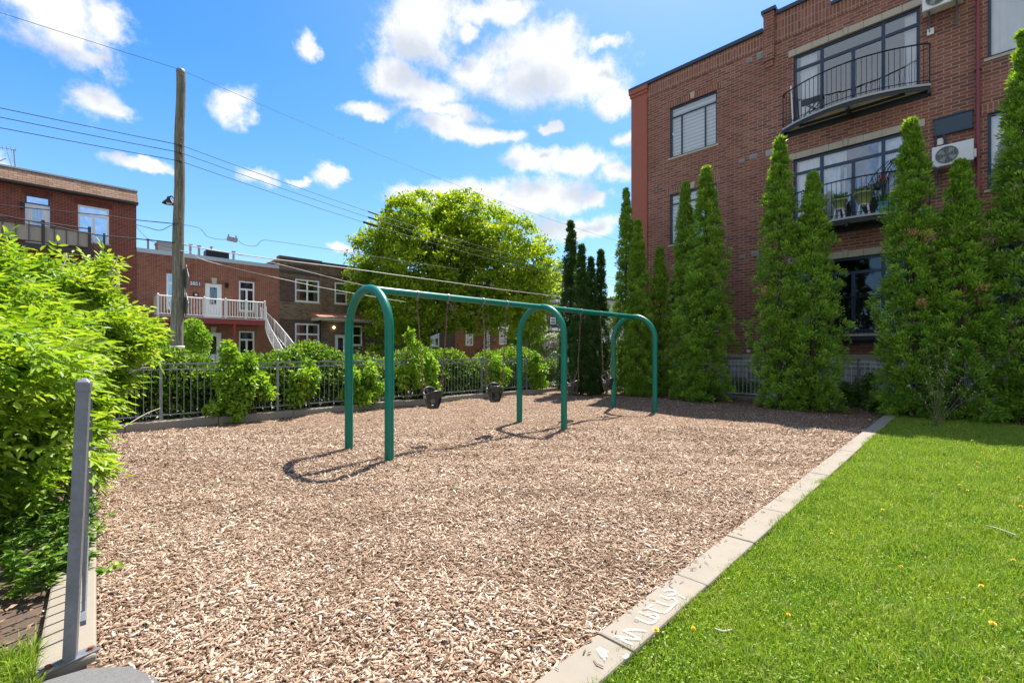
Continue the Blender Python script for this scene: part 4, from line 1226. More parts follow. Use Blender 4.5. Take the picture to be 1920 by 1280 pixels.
ac2 = copy_tree(ac); ac2.location = (16.15, .45, 10.37); ac2['label'] = 'white air conditioner cut by the top edge beside the top balcony'
def wall_item(name, label, cat, u0, u1, z0, z1, d, mat, bev=.01):
    m = MB(); A.box(m, u0, u1, z0, z1, .003, d); return tag(m.build(name, mat, bevel=bev), label, cat)
wp = wall_item('wall_panel', 'dark blue blank panel mounted above the lower air conditioner', 'panel', -.1, .62, 7.20, 7.62, .07, 'sign_plate')
m = MB(); A.box(m, -.12, .64, 7.622, 7.645, .0, .09); A.box(m, -.12, .64, 7.175, 7.198, .0, .09); m.build('trim', 'navy_frame', wp)
wb = wall_item('junction_box', 'small white electrical box between the blue panel and the air conditioner', 'electrical box', .44, .56, 6.93, 7.10, .09, 'plastic_white')
m = MB(); m.tube(smooth_path([(16.40, .58, 6.85), (16.38, .60, 7.0), (16.36, .56, 7.2)], 5), .018, 6); m.tube(smooth_path([(16.40, .44, 7.15), (16.36, .40, 7.0), (16.34, .36, 6.80)], 5), .028, 6); m.build('conduit', 'cable_dark', wb)
wall_item('junction_box', 'small white box on the bricks beside the top air conditioner', 'electrical box', .62, .76, 9.93, 10.10, .06, 'plastic_white')

# things on balconies
z = fl[0] - .02
t = empty('bistro_table', (16.05, 3.25, z), 'dark folding table standing at the left end of the top balcony', 'table')
m = MB(); m.box(15.9, 16.2, 3.0, 3.55, z + .46, z + .49); m.box(15.9, 15.92, 3.0, 3.55, z + .30, z + .46); m.build('table_top', 'chair_dark', t)
for (a, b) in ((3.05, 3.5), (3.5, 3.05)):
    m = MB(); m.tube([(15.95, a, z), (15.95, b, z + .45)], .012, 6); m.tube([(16.15, a, z), (16.15, b, z + .45)], .012, 6); m.build('leg', 'chair_dark', t)
m = MB(); m.obox((16.2, 3.86, z + .62), (.008, 0, 0), (0, .02, 0), (0.05, .04, .6)); tag(m.build('board', 'white_paint'), 'pale narrow board leaning at the left end of the top balcony', 'board')
z = fl[1] - .02
def pot(u, d, r, h, lab, flower):
    t = empty('potted_plant', (16.5 - d, u, z), lab, 'potted plant')
    c = (16.5 - d, u, z)
    m = MB(); m.lathe(c, [(r * .55, .34), (r * .92, .34 + h - .05), (r * 1.02, .34 + h - .05), (r * 1.02, .34 + h), (r * .9, .34 + h), (r * .88, .34 + h - .03), (0, .34 + h - .03)], 24); m.lathe(c, [(0, .34), (r * .55, .34)], 24)
    m.build('pot', 'pot_green', t)
    n = 220; cc = np.array(c) + np.stack([RNG.normal(0, r * .5, n), RNG.normal(0, r * .5, n), .34 + h + RNG.uniform(-.02, .14, n)], 1)
    v, f, rr = leaves4(cc, rand_dirs(n, .5), rand_dirs(n, 1), RNG.uniform(.04, .09, n), RNG.uniform(.02, .05, n), RNG.random(n))
    np_mesh('foliage', v, f, 'leaf_weed', rr, t)
    if flower:
        n = 60; cc = np.array(c) + np.stack([RNG.normal(0, r * .45, n), RNG.normal(0, r * .45, n), .34 + h + RNG.uniform(.06, .16, n)], 1)
        v, f, rr = leaves4(cc, rand_dirs(n, .5), rand_dirs(n, 1), RNG.uniform(.03, .05, n), RNG.uniform(.03, .05, n), RNG.random(n))
        np_mesh('blossoms', v, f, 'petal_pink', rr, t)
    return t
def stool(u, d, lab):
    t = empty('stool', (16.5 - d, u, z), lab, 'stool', 'white stools under the pots')
    m = MB(); m.lathe((16.5 - d, u, z), [(0.0, .31), (.14, .31), (.15, .325), (.14, .335), (0, .335)], 16); m.build('seat', 'plastic_white', t)
    for (i, j) in ((-1, -1), (1, -1), (1, 1), (-1, 1)):
        m = MB(); m.tube([(16.5 - d + i * .09, u + j * .09, .305 + z), (16.5 - d + i * .13, u + j * .13, z)], [.022, .018], 6); m.build('leg', 'plastic_white', t)
stool(2.62, .42, 'white stool under the smaller green pot on the middle balcony')
stool(2.05, .45, 'white stool under the larger green pot on the middle balcony')
pot(2.62, .42, .19, .27, 'light green round pot, the smaller, on the middle balcony', False)
pot(2.05, .45, .24, .33, 'larger light green pot with red flowers on the middle balcony', True)
t = empty('planter_box', (16.1, 1.45, z), 'teal planter box on the middle balcony beside the pots', 'planter')
m = MB(); m.box(15.95, 16.2, 1.25, 1.72, z, z + .26); m.box(15.93, 16.22, 1.23, 1.74, z + .26, z + .30); m.build('box', 'planter_teal', t)
n = 300; cc = np.stack([RNG.uniform(15.97, 16.2, n), RNG.uniform(1.25, 1.72, n), z + .3 + RNG.uniform(0, .18, n)], 1)
v, f, rr = leaves4(cc, rand_dirs(n, .6), rand_dirs(n, 1), RNG.uniform(.05, .1, n), RNG.uniform(.02, .04, n), RNG.random(n)); np_mesh('foliage', v, f, 'leaf_weed', rr, t)
# drooping potted palm
t = empty('potted_palm', (16.15, 1.42, z), 'tall drooping dark palm on the middle balcony, partly behind the evergreen', 'potted palm')
m = MB(); m.lathe((16.22, 1.0, z), [(.1, 0), (.15, .3), (.16, .3), (.14, .3), (0, .28)], 16); m.tube(smooth_path([(16.22, 1.0, z + .25), (16.2, 1.1, z + .9), (16.12, 1.25, z + 1.45)], 5), .02, 6); m.build('trunk', 'chair_dark', t)
C_ = []; D_ = []; 
for k in range(15):
    a = RNG.uniform(0, 6.28); Lf = RNG.uniform(.45, .8)
    for q in np.linspace(.1, 1, 16):
        for sd in (-1, 1):
            p = np.array([16.12 + math.cos(a) * Lf * q * .55, 1.25 + math.sin(a) * Lf * q, z + 1.45 + .35 * q - .9 * q * q]); C_.append(p)
            D_.append([math.cos(a + sd * 1.0) * .5, math.sin(a + sd * 1.0) * .5, -.7])
C_ = np.array(C_); D_ = np.array(D_); n = len(C_)
v, f, rr = leaves4(C_, D_, rand_dirs(n, 1), np.full(n, .2), np.full(n, .018), RNG.random(n)); np_mesh('fronds', v, f, 'leaf_palm', rr, t)
m = MB(); m.lathe((15.98, 3.2, z), [(.02, 0), (.2, 0), (.24, .2), (.23, .38), (.15, .5), (0, .53)], 18, sy=1.1); m.lathe((15.98, 3.2, z + .5), [(.03, 0), (.03, .05), (0, .06)], 8)
tag(m.build('kettle_grill', 'quilt_box'), 'rounded black covered grill at the left end of the middle balcony', 'grill')
t = empty('hanging_basket', (15.9, 1.75, z + .7), 'small black hanging basket with pink flowers on the middle balcony rail', 'flower basket')
m = MB(); m.lathe((15.9, 1.72, z + .62), [(.03, 0), (.10, .06), (.12, .18), (.1, .18), (0, .15)], 14); m.build('basket', 'quilt_box', t)
n = 120; cc = np.array([15.9, 1.72, z + .85]) + RNG.normal(0, .08, (n, 3)); v, f, rr = leaves4(cc, rand_dirs(n), rand_dirs(n, 1), RNG.uniform(.04, .07, n), RNG.uniform(.03, .05, n), RNG.random(n)); np_mesh('foliage', v, f, 'leaf_weed', rr, t)
n = 60; cc = np.array([15.88, 1.66, z + .93]) + RNG.normal(0, .06, (n, 3)); v, f, rr = leaves4(cc, rand_dirs(n), rand_dirs(n, 1), RNG.uniform(.03, .05, n), RNG.uniform(.03, .05, n), RNG.random(n)); np_mesh('blossoms', v, f, 'petal_pink', rr, t)
for o in list(bpy.data.objects):
    if o.name.startswith('blossoms'): pass

exec_order.append('facade')
# ================================================================== HOUSES ACROSS THE STREET
B = Fac('y', 33.0)
def soldier(m, F, u0, u1, z0, z1, d=.012):
    F.box(m, u0, u1, z0, z1, -.05, d)
def pxrect(F, x0, y0, x1, y1):
    """pixel rectangle on a facade -> u0,u1,z0,z1 (z averaged over both ends)"""
    ua, zt0 = F.px(x0, y0); ub, zt1 = F.px(x1, y0)
    return ua, ub
def zr(F, x, y0, y1):
    return F.px(x, y1)[1], F.px(x, y0)[1]
# ---- tall red brick house at the left
h1 = empty('brick_house', (0, 33, 0), 'tall dark red brick house with brown shingled eave and screened balcony', 'house')
u1 = 3.16; u0 = -9.0
zroof = B.px(256, 381)[1]
ops = []; specs = []
dz3 = B.px(70, 462)[1]     # third floor level
for k, zf in enumerate((dz3, dz3 - 3.05, dz3 - 6.1)):
    du0, du1 = B.px(47, 400)[0], B.px(93, 400)[0]
    ops.append((du0, du1, zf, zf + 2.52)); specs.append(('door', zf))
    wu0, wu1 = B.px(146, 400)[0], B.px(204.5, 400)[0]
    ops.append((wu0, wu1, zf + .55, zf + 2.45)); specs.append(('win', zf))
    ops.append((-6.3, -4.4, zf + .55, zf + 2.45))
m = MB(); B.wall(m, u0, u1, -.3, zroof, ops); body(m, B, u0, u1, zroof, 11, zroof); m.build('wall', 'brick_red', h1)
m = MB()
for (a, b, c, d) in ops: soldier(m, B, a - .12, b + .12, d + .003, d + .30)
build_islands(m, 'soldier_arch', 'brick_red_soldier', h1)
m = MB()
zt = B.px(256, 357)[1]
def mans(z0, z1, d0, d1):
    a = [B.P(u0, z0, d0), B.P(u1 + .03, z0, d0), B.P(u1 + .03, z1, d1), B.P(u0, z1, d1)]
    return a
q = mans(zroof - .05, zt - .1, .42, .08)
m.add([*q, q[0] + Vector((0, .6, 0)), q[1] + Vector((0, .6, 0)), q[2] + Vector((0, .6, 0)), q[3] + Vector((0, .6, 0))], [(0, 1, 2, 3), (1, 5, 6, 2), (4, 7, 6, 5), (0, 4, 5, 1), (3, 2, 6, 7)])
rf = m.build('roof', 'shingle_roof', h1)
m = MB(); B.box(m, u0, u1 + .05, zroof - .16, zroof - .053, 0.01, .45); m.build('eave', 'brown_fascia', rf)
m = MB(); B.box(m, u0, u1 + .05, zt - .098, zt - .02, -.5, .12); m.build('flashing', 'coping_light', rf)
for k, (a, b, c, d) in enumerate(ops):
    kind = ('door', 'win', 'side')[k % 3]
    if kind == 'door':
        w = B.window(h1, a, b, c + 2.1, d, 'navy_frame', 'glass_sky', name='transom')
        m = MB(); B.box(m, a + .01, b - .01, c, c + 2.09, -.12, -.06)
        dr = m.build('door', 'door_white', h1)
        m = MB(); B.quad(m, a + .26, b - .26, c + .95, c + 1.88, -.052); gp = m.build('pane', 'glass_sky', dr)
        m = MB()
        W = b - a - .52
        for i in (1, 2): B.box(m, a + .26 + W * i / 3 - .012, a + .26 + W * i / 3 + .012, c + .95, c + 1.88, -.05, -.04)
        for i in (1, 2): B.box(m, a + .26, b - .26, c + .95 + .31 * i - .012, c + .95 + .31 * i + .012, -.0495, -.041)
        m.build('muntins', 'door_white', dr)
    else:
        B.window(h1, a, b, c, d, 'white_frame', 'glass_sky', vm=((.5, 0, .72),), hm=(.74,), fw=.085, mull=.11, sill='limestone', rev=.08)
def rail_run(m, P0_, P1_, z0, h, step, r=.012, top=.025):
    P0_ = Vector(P0_); P1_ = Vector(P1_); L_ = (P1_ - P0_).length; n = max(1, int(L_ / step))
    for i in range(n + 1):
        p = P0_ + (P1_ - P0_) * i / n
        m.box(p.x - r, p.x + r, p.y - r, p.y + r, z0 + .08, z0 + h)
    for zz, rr in ((z0 + h, top), (z0 + .09, top * .8)):
        m.tube([(P0_.x, P0_.y, zz), (P1_.x, P1_.y, zz)], rr, 4)
# balcony: front plane 1.3 m out
Bf = Fac('y', 31.6)
for k, zf in enumerate((dz3 - .08, dz3 - 3.13)):
    ue = Bf.px(172, 470)[0]
    m = MB(); m.box(u0, ue, 31.6, 33.02, zf - .28, zf); bl = m.build('balcony', 'brown_fascia', h1)
    m = MB(); m.box(u0, ue - .03, 31.63, 33.0, zf - .32, zf - .283); m.build('soffit', 'orange_soffit', bl)
    m = MB(); rail_run(m, (u0, 31.66, 0), (ue - .08, 31.66, 0), zf, 1.06, .42, .014, .03); m.tube([(u0, 31.66, zf + .86), (ue - .08, 31.66, zf + .86)], .02, 4)
    for x in (ue - .08, Bf.px(80.8, 430)[0], -3.6): m.box(x - .06, x + .06, 31.60, 31.72, zf, zf + 1.16)
    rail_run(m, (ue - .08, 31.72, 0), (ue - .08, 32.95, 0), zf, 1.06, .42, .014, .03)
    m.build('railing', 'brown_fascia', bl)
    if k == 0:
        m = MB(); n = 80; xs_ = np.linspace(u0, ue - .14, n)
        top = [(x, 31.70 + .015 * math.sin(i * 1.3), zf + .84 + .02 * math.sin(i * .9)) for i, x in enumerate(xs_)]; bot = [(x, 31.70 + .015 * math.sin(i * 1.1), zf + .10) for i, x in enumerate(xs_)]
        m.add(bot + top, [(i, i + 1, n + i + 1, n + i) for i in range(n - 1)], True); m.build('privacy_screen', 'tarp', bl)
    m = MB(); m.box(ue - .3, ue - .15, 31.7, 31.85, -.1, zf - .283); build_islands(m, 'post', 'brown_fascia', bl)
# winding stair at the right end of the tall house
m = MB(); c0 = Vector((1.75, 31.9, 0)); rr = .6
for i in range(15):
    a = -1.9 + i * .33; zz = dz3 - 3.13 + .20 * (i + 1) - .1
    p = [c0 + Vector((.1 * math.cos(a), .1 * math.sin(a), zz)), c0 + Vector((rr * math.cos(a), rr * math.sin(a), zz)), c0 + Vector((rr * math.cos(a + .33), rr * math.sin(a + .33), zz)), c0 + Vector((.1 * math.cos(a + .33), .1 * math.sin(a + .33), zz))]
    m.add(p + [q - Vector((0, 0, .03)) for q in p], [(0, 1, 2, 3), (7, 6, 5, 4), (0, 4, 5, 1), (1, 5, 6, 2), (2, 6, 7, 3)])
m.tube([(c0.x, c0.y, 0), (c0.x, c0.y, dz3 + .9)], .05, 8)
st = m.build('spiral_stair', 'brown_fascia', h1)
m = MB()
for dh in (.35, .6, .85, 1.05):
    m.tube([c0 + Vector((rr * math.cos(-1.9 + i * .165), rr * math.sin(-1.9 + i * .165), dz3 - 3.13 + .1 * i + dh)) for i in range(31)], .014, 5)
m.build('handrail', 'cable_pale', st)
m = MB(); B.box(m, B.px(38, 390)[0], B.px(42.5, 390)[0], dz3 + 1.75, dz3 + 2.1, 0.003, .12); m.build('wall_lamp', 'black_metal', h1)
# roof aerial
t = empty('roof_antenna', tuple(B.P(.2, zt, -1)), 'thin television aerial on the roof of the tall house, far left', 'antenna')
m = MB(); p = at_y(30, 374, 34); q = at_y(26, 281, 34); m.tube([(p.x, 34, zt - .15), (q.x, 34, q.z)], .03, 5); m.build('mast', 'vent_metal', t)
m = MB(); a = at_y(-4, 276, 34); b = at_y(29, 281, 34); m.tube([a, b], .02, 4); m.tube([at_y(-2, 303, 34), at_y(11, 297, 34)], .02, 4)
for k in range(5):
    p = a.lerp(b, k / 4); m.tube([p + Vector((0, -.3, 0)), p + Vector((0, .3, 0))], .01, 4)
m.tube([at_y(14, 286, 34), at_y(22, 312, 34)], .015, 4)
m.build('aerial', 'vent_metal', t)

# ---- middle red brick duplex
h2 = empty('brick_duplex', (9, 33, 0), 'low red brick duplex with white upstairs balcony and house number 3851', 'house')
u0, u1 = 3.17, B.px(523, 540)[0] - .005
zc0 = B.px(390, 488)[1]
dU = (B.px(384.5, 560)[0], B.px(416, 560)[0]); wU = (B.px(448, 560)[0], B.px(477, 560)[0]); lU = (B.px(312, 560)[0], B.px(347.5, 560)[0])
zf2 = 3.55; zf1 = .47
ops = [(dU[0], dU[1], zf2, B.px(400, 531.7)[1]), (wU[0], wU[1], zf2 + .55, B.px(462, 527.5)[1] - .0), (lU[0], lU[1], zf2 + .45, B.px(330, 514)[1]),
       (B.px(383, 640)[0], B.px(415, 640)[0], zf1, zf1 + 2.2), (wU[0], wU[1], zf1 + .3, zf1 + 2.35), (lU[0], lU[1], zf1 + .3, zf1 + 2.2)]
m = MB(); B.wall(m, u0, u1, -.3, zc0, ops); body(m, B, u0, u1, zc0, 11, zc0); m.box(u0, u1, 33.3, 44, zc0 - .3, zc0 - .2); m.build('wall', 'brick_mid', h2)
m = MB()
for (a, b, c, d) in ops[:3]: soldier(m, B, a - .05, b + .1, d + .003, d + .24)
build_islands(m, 'soldier_arch', 'brick_mid_soldier', h2)
m = MB(); B.box(m, u0, u1, zc0 + .003, zc0 + .24, -.4, .05); m.build('coping', 'coping_light', h2)
m = MB()
for (a, b, c, d) in (ops[0], ops[3]):
    c_ = (a + b) / 2 + .03; m.prism([(c_ - .11, d + .0), (c_ + .11, d + .0), (c_ + .15, d + .36), (c_ - .15, d + .36)], 'y', 32.95, 33.05)
build_islands(m, 'keystone', 'limestone', h2)
def glazed_door(F, par_, a, b, c, d, gm='glass_street'):
    w = F.window(par_, a, b, c, d, 'white_frame', gm, fw=.1, name='door_frame', rev=.10)
    m = MB(); H = d - c
    F.box(m, a + .101, b - .101, c + .02, c + H * .40, -.09, -.05); F.box(m, a + .101, a + .25, c + H * .4, d - .101, -.09, -.05)
    F.box(m, b - .25, b - .101, c + H * .4, d - .101, -.09, -.05); F.box(m, a + .25, b - .25, d - .22, d - .101, -.09, -.05)
    for k in range(6): 
        u = a + .2 + (b - a - .4) * k / 5; F.box(m, u - .004, u + .004, c + .1, c + H * .38, -.05, -.045)
    dr = m.build('door', 'door_white', w)
    m = MB(); cx = (a + b) / 2; cz = c + H * .66
    for (ry, rz) in ((.14, .36), (.07, .2)): m.tube([F.P(cx + ry * math.cos(t_), cz + rz * math.sin(t_), -.075) for t_ in np.linspace(0, 2 * math.pi, 17)], .009, 4, caps=False)
    m.build('leaded_pattern', 'cable_pale', dr)
    m = MB(); m.lathe(F.P(a + .17, c + H * .38, -.03), [(.0, -.03), (.03, 0), (0, .03)], 8); m.build('knob', 'black_metal', dr)
glazed_door(B, h2, *ops[0]); glazed_door(B, h2, *ops[3])
for o_ in (ops[1], ops[2], ops[4], ops[5]):
    B.window(h2, *o_, 'white_frame', 'glass_street' if o_ is not ops[2] else 'glass_sky', vm=((.5, 0, .72),), hm=(.73,), fw=.085, mull=.11, sill='limestone', rev=.08, inner=('curtain_beige', [(.03, .35, .02, .7)]) if o_ is ops[1] else None)
# balcony
zb = zf2 - .03
Bf = Fac('y', 31.45)
ba, bb = Bf.px(294, 595)[0], Bf.px(499, 600)[0]
m = MB(); m.box(ba, bb, 31.45, 33.02, zb - .06, zb); bl = m.build('balcony', 'slab_concrete', h2)
m = MB(); m.box(ba + .02, bb - .02, 31.47, 33.0, zb - .36, zb - .063); m.build('fascia', 'red_metal', bl)
m = MB(); m.box(Bf.px(438, 640)[0], Bf.px(442.5, 640)[0], 31.5, 31.62, -.1, zb - .363); m.box(ba + .3, ba + .42, 31.5, 31.62, -.1, zb - .363); build_islands(m, 'post', 'red_metal', bl)
m = MB(); rail_run(m, (ba + .06, 31.5, 0), (bb - .06, 31.5, 0), zb, 1.08, .135, .018, .035)
m.build('railing', 'white_paint', bl)
m = MB()
for x in np.linspace(ba + .06, bb - .06, 6): m.box(x - .05, x + .05, 31.45, 31.55, zb, zb + 1.16); m.lathe((x, 31.5, zb + 1.16), [(.05, 0), (.03, .03), (0, .05)], 8)
m.box(bb - .16, bb - .06, 32.85, 32.95, zb, zb + 1.16)
build_islands(m, 'newel_post', 'white_paint', bl)
m = MB(); m.box(ba + .04, ba + .08, 31.56, 32.98, zb + .08, zb + 1.12); m.build('side_panel', 'white_paint', bl)
# curved stair down from the right end
def stair_curve(k, n, off):
    t_ = k / n
    ang = t_ * 1.5
    tx, ty = 1.1 * math.cos(ang), -2.9 * math.sin(ang)
    L_ = math.hypot(tx, ty) or 1
    return Vector((bb - .02 + 1.1 * math.sin(ang) - ty / L_ * off, 31.95 - 2.9 * (1 - math.cos(ang)) + tx / L_ * off, zb * (1 - t_) + .1 * t_))
nst = 17
m = MB()
for k in range(nst):
    a, b = stair_curve(k, nst, -.45), stair_curve(k, nst, .45); c_, d_ = stair_curve(k + 1.15, nst, .45), stair_curve(k + 1.15, nst, -.45)
    zz = a.z - .18
    p = [Vector((q.x, q.y, zz)) for q in (a, b, c_, d_)]
    m.add(p + [q - Vector((0, 0, .035)) for q in p], [(0, 1, 2, 3), (7, 6, 5, 4), (0, 4, 5, 1), (1, 5, 6, 2), (2, 6, 7, 3), (3, 7, 4, 0)])
sr = m.build('stair', 'slab_concrete', h2)
m = MB()
for off in (-.47, .47):
    for (dh, r_) in ((.95, .03), (.05, .03)):
        m.tube([stair_curve(k, nst, off) + Vector((0, 0, dh - .1)) for k in range(nst + 1)], r_, 5)
    for k in np.arange(0, nst + .01, .5 if off < 0 else .5):
        p = stair_curve(k, nst, off); r_ = .014 if k % 4 else .04
        m.tube([p + Vector((0, 0, -.08)), p + Vector((.03, 0, .3)), p + Vector((0, 0, .85))], r_, 4)
m.build('handrail', 'white_paint', sr)
# number plate reading 3851
a, zb0 = B.px(357, 536.8); b, zt0 = B.px(374.5, 527.3)
zb0 = B.px(366, 536.5)[1]; zt0 = B.px(366, 527.8)[1]
m = MB(); B.box(m, a, b, zb0, zt0, .003, .04); npz = m.build('number_plate', 'sign_plate', h2, bevel=.01)
cu = bpy.data.curves.new('numerals', 'FONT'); cu.body = '3851'; cu.size = (zt0 - zb0) * 1.02; cu.extrude = .006; cu.align_x = 'CENTER'; cu.align_y = 'CENTER'; cu.offset = .006
no = bpy.data.objects.new('numerals', cu); COL.objects.link(no); no.location = ((a + b) / 2, 33 - .05, (zb0 + zt0) / 2); no.rotation_euler = (R(90), 0, 0); cu.materials.append(MT['white_paint']); dg = bpy.context.evaluated_depsgraph_get(); dg.update()
nme = bpy.data.meshes.new_from_object(no.evaluated_get(dg)); nl = no.matrix_basis.copy(); bpy.data.objects.remove(no)
nme.transform(nl.to_3x3().to_4x4()); no = bpy.data.objects.new('numerals', nme); COL.objects.link(no); no.location = nl.translation
if not nme.materials: nme.materials.append(MT['white_paint'])
par(no, npz)
m = MB(); B.box(m, B.px(361, 555)[0], B.px(371.5, 555)[0], B.px(366, 556)[1], B.px(366, 549.5)[1], .003, .16); mbx = m.build('mailbox', 'black_metal', h2, bevel=.03)
m = MB(); B.box(m, B.px(364, 555)[0], B.px(369, 555)[0], B.px(366, 554.5)[1], B.px(366, 551.5)[1], .163, .17); m.build('mail_flap', 'white_paint', mbx)
m = MB(); p = B.P(B.px(424, 535)[0], B.px(424, 536)[1], .12); m.lathe(p, [(.03, -.14), (.09, -.1), (.11, .12), (.05, .2), (0, .22)], 8, smooth=False); m.tube([p, p + Vector((0, .12, 0))], .02, 5); m.build('wall_lamp', 'black_metal', h2)
# roof items
def roof_box(name, lab, cat, x0, x1, y0, ybase, depth=34.5, mat='vent_metal', thick=.5, top=None):
    F = Fac('y', depth); a = F.px(x0, y0)[0]; b = F.px(x1, y0)[0]; z1_ = F.px((x0 + x1) / 2, y0)[1]
    m = MB(); m.box(a, b, depth, depth + thick, zc0 - .21, z1_)
    t_ = tag(m.build(name, mat), lab, cat)
    if top:
        c = MB(); c.box(a - .05, b + .05, depth - .05, depth + thick + .05, z1_, z1_ + .06); c.build('cap', top, t_)
    return t_
roof_box('roof_box', 'black tar paper box sticking up over the duplex roof edge', 'roof box', 386.4, 429.5, 471, 486, 33.1, 'black_metal', .7)
roof_box('roof_hatch', 'grey flat hatch on the duplex roof left of the utility pole', 'roof hatch', 296.6, 324, 456, 464, 33.6, 'roof_gravel', 1.2, 'vent_metal')
for (x0, x1, y, lab) in ((276.3, 279.8, 450, 'small roof vent farthest left on the duplex'), (355.8, 359.3, 459.5, 'small roof vent just right of the utility pole'), (372, 375.5, 462, 'capped roof vent left of the black roof box'), (437, 440, 472.5, 'thin roof vent right of the black roof box'), (396, 397.5, 464, 'thin pipe behind the black roof box')):
    roof_box('roof_vent', lab, 'roof vent', x0, x1, y, 0, 36, 'vent_metal', .2, 'vent_metal')

# ---- dark and tan brick house
h3 = empty('brick_house', (17, 33, 0), 'brown and tan brick house with white sash windows and small copper porch roof', 'house')
u0, u1 = B.px(523, 540)[0], B.px(853, 600)[0] - .01
zc = B.px(530, 484)[1]; ubr = B.px(603, 540)[0]
zw2 = (B.px(576, 566.6)[1], B.px(576, 524.5)[1]); zw1 = (B.px(576, 646.5)[1], B.px(576, 606.5)[1])
ww = (B.px(553, 540)[0], B.px(598.5, 540)[0]); w2 = (B.px(627.5, 550)[0], B.px(650.5, 550)[0])
dd = (B.px(628, 640)[0], B.px(650, 640)[0]); w4 = (B.px(660, 620)[0], B.px(679, 620)[0])
ops = [(*ww, *zw2), (*ww, *zw1), (*w2, zw2[0] + .05, zw2[1] + .05), (*w4, zw1[0], zw1[1]), (*dd, .6, 2.75), (w4[0], w4[1], zw2[0], zw2[1]), (22.3, 23.9, zw2[0], zw2[1]), (22.3, 23.9, zw1[0], zw1[1])]
m = MB(); B.wall(m, u0, u1, -.3, zc, ops); body(m, B, u0, u1, zc, 11, zc); m.box(u0, u1, 33.3, 44, zc - .3, zc - .2); m.build('wall', 'brick_tan', h3)
m = MB()
def band(a, b, z0_, z1_, d=.02):
    cuts = sorted([o_ for o_ in ops if o_[0] < b and o_[1] > a and o_[2] < z1_ and o_[3] > z0_], key=lambda q: q[0])
    x_ = a
    for o_ in cuts:
        if o_[0] > x_: B.box(m, x_, o_[0] - .0, z0_, z1_, -.05, d)
        if o_[2] > z0_: B.box(m, max(a, o_[0]), min(b, o_[1]), z0_, o_[2], -.05, d)
        if o_[3] < z1_: B.box(m, max(a, o_[0]), min(b, o_[1]), o_[3], z1_, -.05, d)
        x_ = max(x_, o_[1])
    if x_ < b: B.box(m, x_, b, z0_, z1_, -.05, d)
band(u0 + .05, ubr - .3, zw2[0] - .05, zw2[1] + .02); band(u0 + .05, ubr - .3, zw1[0] - 1.6, zw1[1] + .02)
band(ubr + 2.0, u1, -.2, zw1[1] + .3)
build_islands(m, 'dark_brick_band', 'brick_dark', h3)
m = MB(); B.box(m, u0 + .05, u1, zw2[1] + .3, zw2[1] + .52, -.05, .03); B.box(m, u0 + .05, ubr, zw1[1] + .023, zw1[1] + .25, -.05, .03); B.box(m, u0 + .5, ubr - .1, zc - .55, zc - .3, -.05, .02); build_islands(m, 'soldier_course', 'brick_dark_soldier', h3)
m = MB(); B.box(m, u0, ubr, zc + .003, zc + .16, -.5, .10); B.box(m, ubr, u1, zc - .1, zc + .09, -.5, .13); m.build('coping', 'grey_shingle_dark', h3)
m = MB(); B.box(m, ubr - .12, ubr, -.2, zc - .02, -.05, .10); m.build('pilaster', 'brick_tan', h3)
for k, o_ in enumerate(ops):
    if k == 4: continue
    dbl = (o_[1] - o_[0]) > 1.6
    B.window(h3, *o_, 'white_frame', 'glass_street', vm=(.5,) if dbl else (), hm=(.5,), fw=.1, mull=.09 if not dbl else .11, sill='limestone', rev=.06, inner=('curtain_beige', [(.04, .22, .03, .97), (.78, .96, .03, .97)] if k != 2 else [(.05, .95, .03, .97)]))
glazed_door(B, h3, *ops[4], 'glass_dark')
p0, p1 = Fac('y', 31.6).px(599, 600)[0], 20.2
m = MB(); zz = Fac('y', 31.6).px(610, 600)[1]
m.box(p0, p1, 31.6, 33.02, zz, zz + .22)
po = m.build('porch_roof', 'limestone', h3)
m = MB(); m.add([(p0 - .05, 31.55, zz + .223), (p1 + .05, 31.55, zz + .223), (p1 + .05, 33.0, zz + .62), (p0 - .05, 33.0, zz + .62)], [(0, 1, 2, 3)]); m.add([(p0 - .05, 31.55, zz + .223), (p0 - .05, 33.0, zz + .62), (p0 - .05, 33.0, zz + .223)], [(0, 1, 2)]); m.build('roof_sheet', 'copper_roof', po)
m = MB(); p = B.P(B.px(625, 614)[0], B.px(625, 614)[1], .12); m.lathe(p, [(0, -.09), (.07, -.05), (.085, .03), (.05, .09), (0, .1)], 10); m.build('porch_lamp', 'lamp_glow', h3)
m = MB(); rail_run(m, (p0 + .3, 31.4, 0), (p1 - .3, 31.4, 0), .55, .95, .15, .012, .02); m.build('porch_railing', 'door_grey', h3)
m = MB(); m.box(p0 + .2, p1, 31.3, 33.0, -.1, .55); m.build('porch_floor', 'slab_concrete', h3)
m = MB(); m.box(p0 + .05, p0 + .13, 31.65, 31.73, .5, zz); m.box(p1 - .2, p1 - .12, 31.65, 31.73, .5, zz); build_islands(m, 'porch_post', 'black_metal', h3)

# ---- orange brick house behind the maple
h4 = empty('brick_house', (29, 33, 0), 'orange brick house behind the big maple with white balcony slab and black winding stair', 'house')
u0, u1 = B.px(853, 600)[0], B.px(962, 600)[0]
zc = 7.9
def ob(x0, y0, x1, y1): 
    a = B.px(x0, y0)[0]; b = B.px(x1, y0)[0]; xm = (x0 + x1) / 2
    return (a, b, max(.4, B.px(xm, y1)[1]), B.px(xm, y0)[1])
ops = [ob(873, 617, 887, 648), ob(871.6, 566, 888, 594), ob(907, 619, 918.5, 655), ob(936, 620, 950, 646), ob(914, 570, 926, 611), ob(936, 566, 950, 594)]
m = MB(); B.wall(m, u0, u1, -.3, zc, ops); body(m, B, u0, u1, zc, 11, zc); m.build('wall', 'brick_orange', h4)
m = MB(); B.box(m, u0, u1, zc + .003, zc + .25, -.4, .1); m.build('coping', 'coping_light', h4)
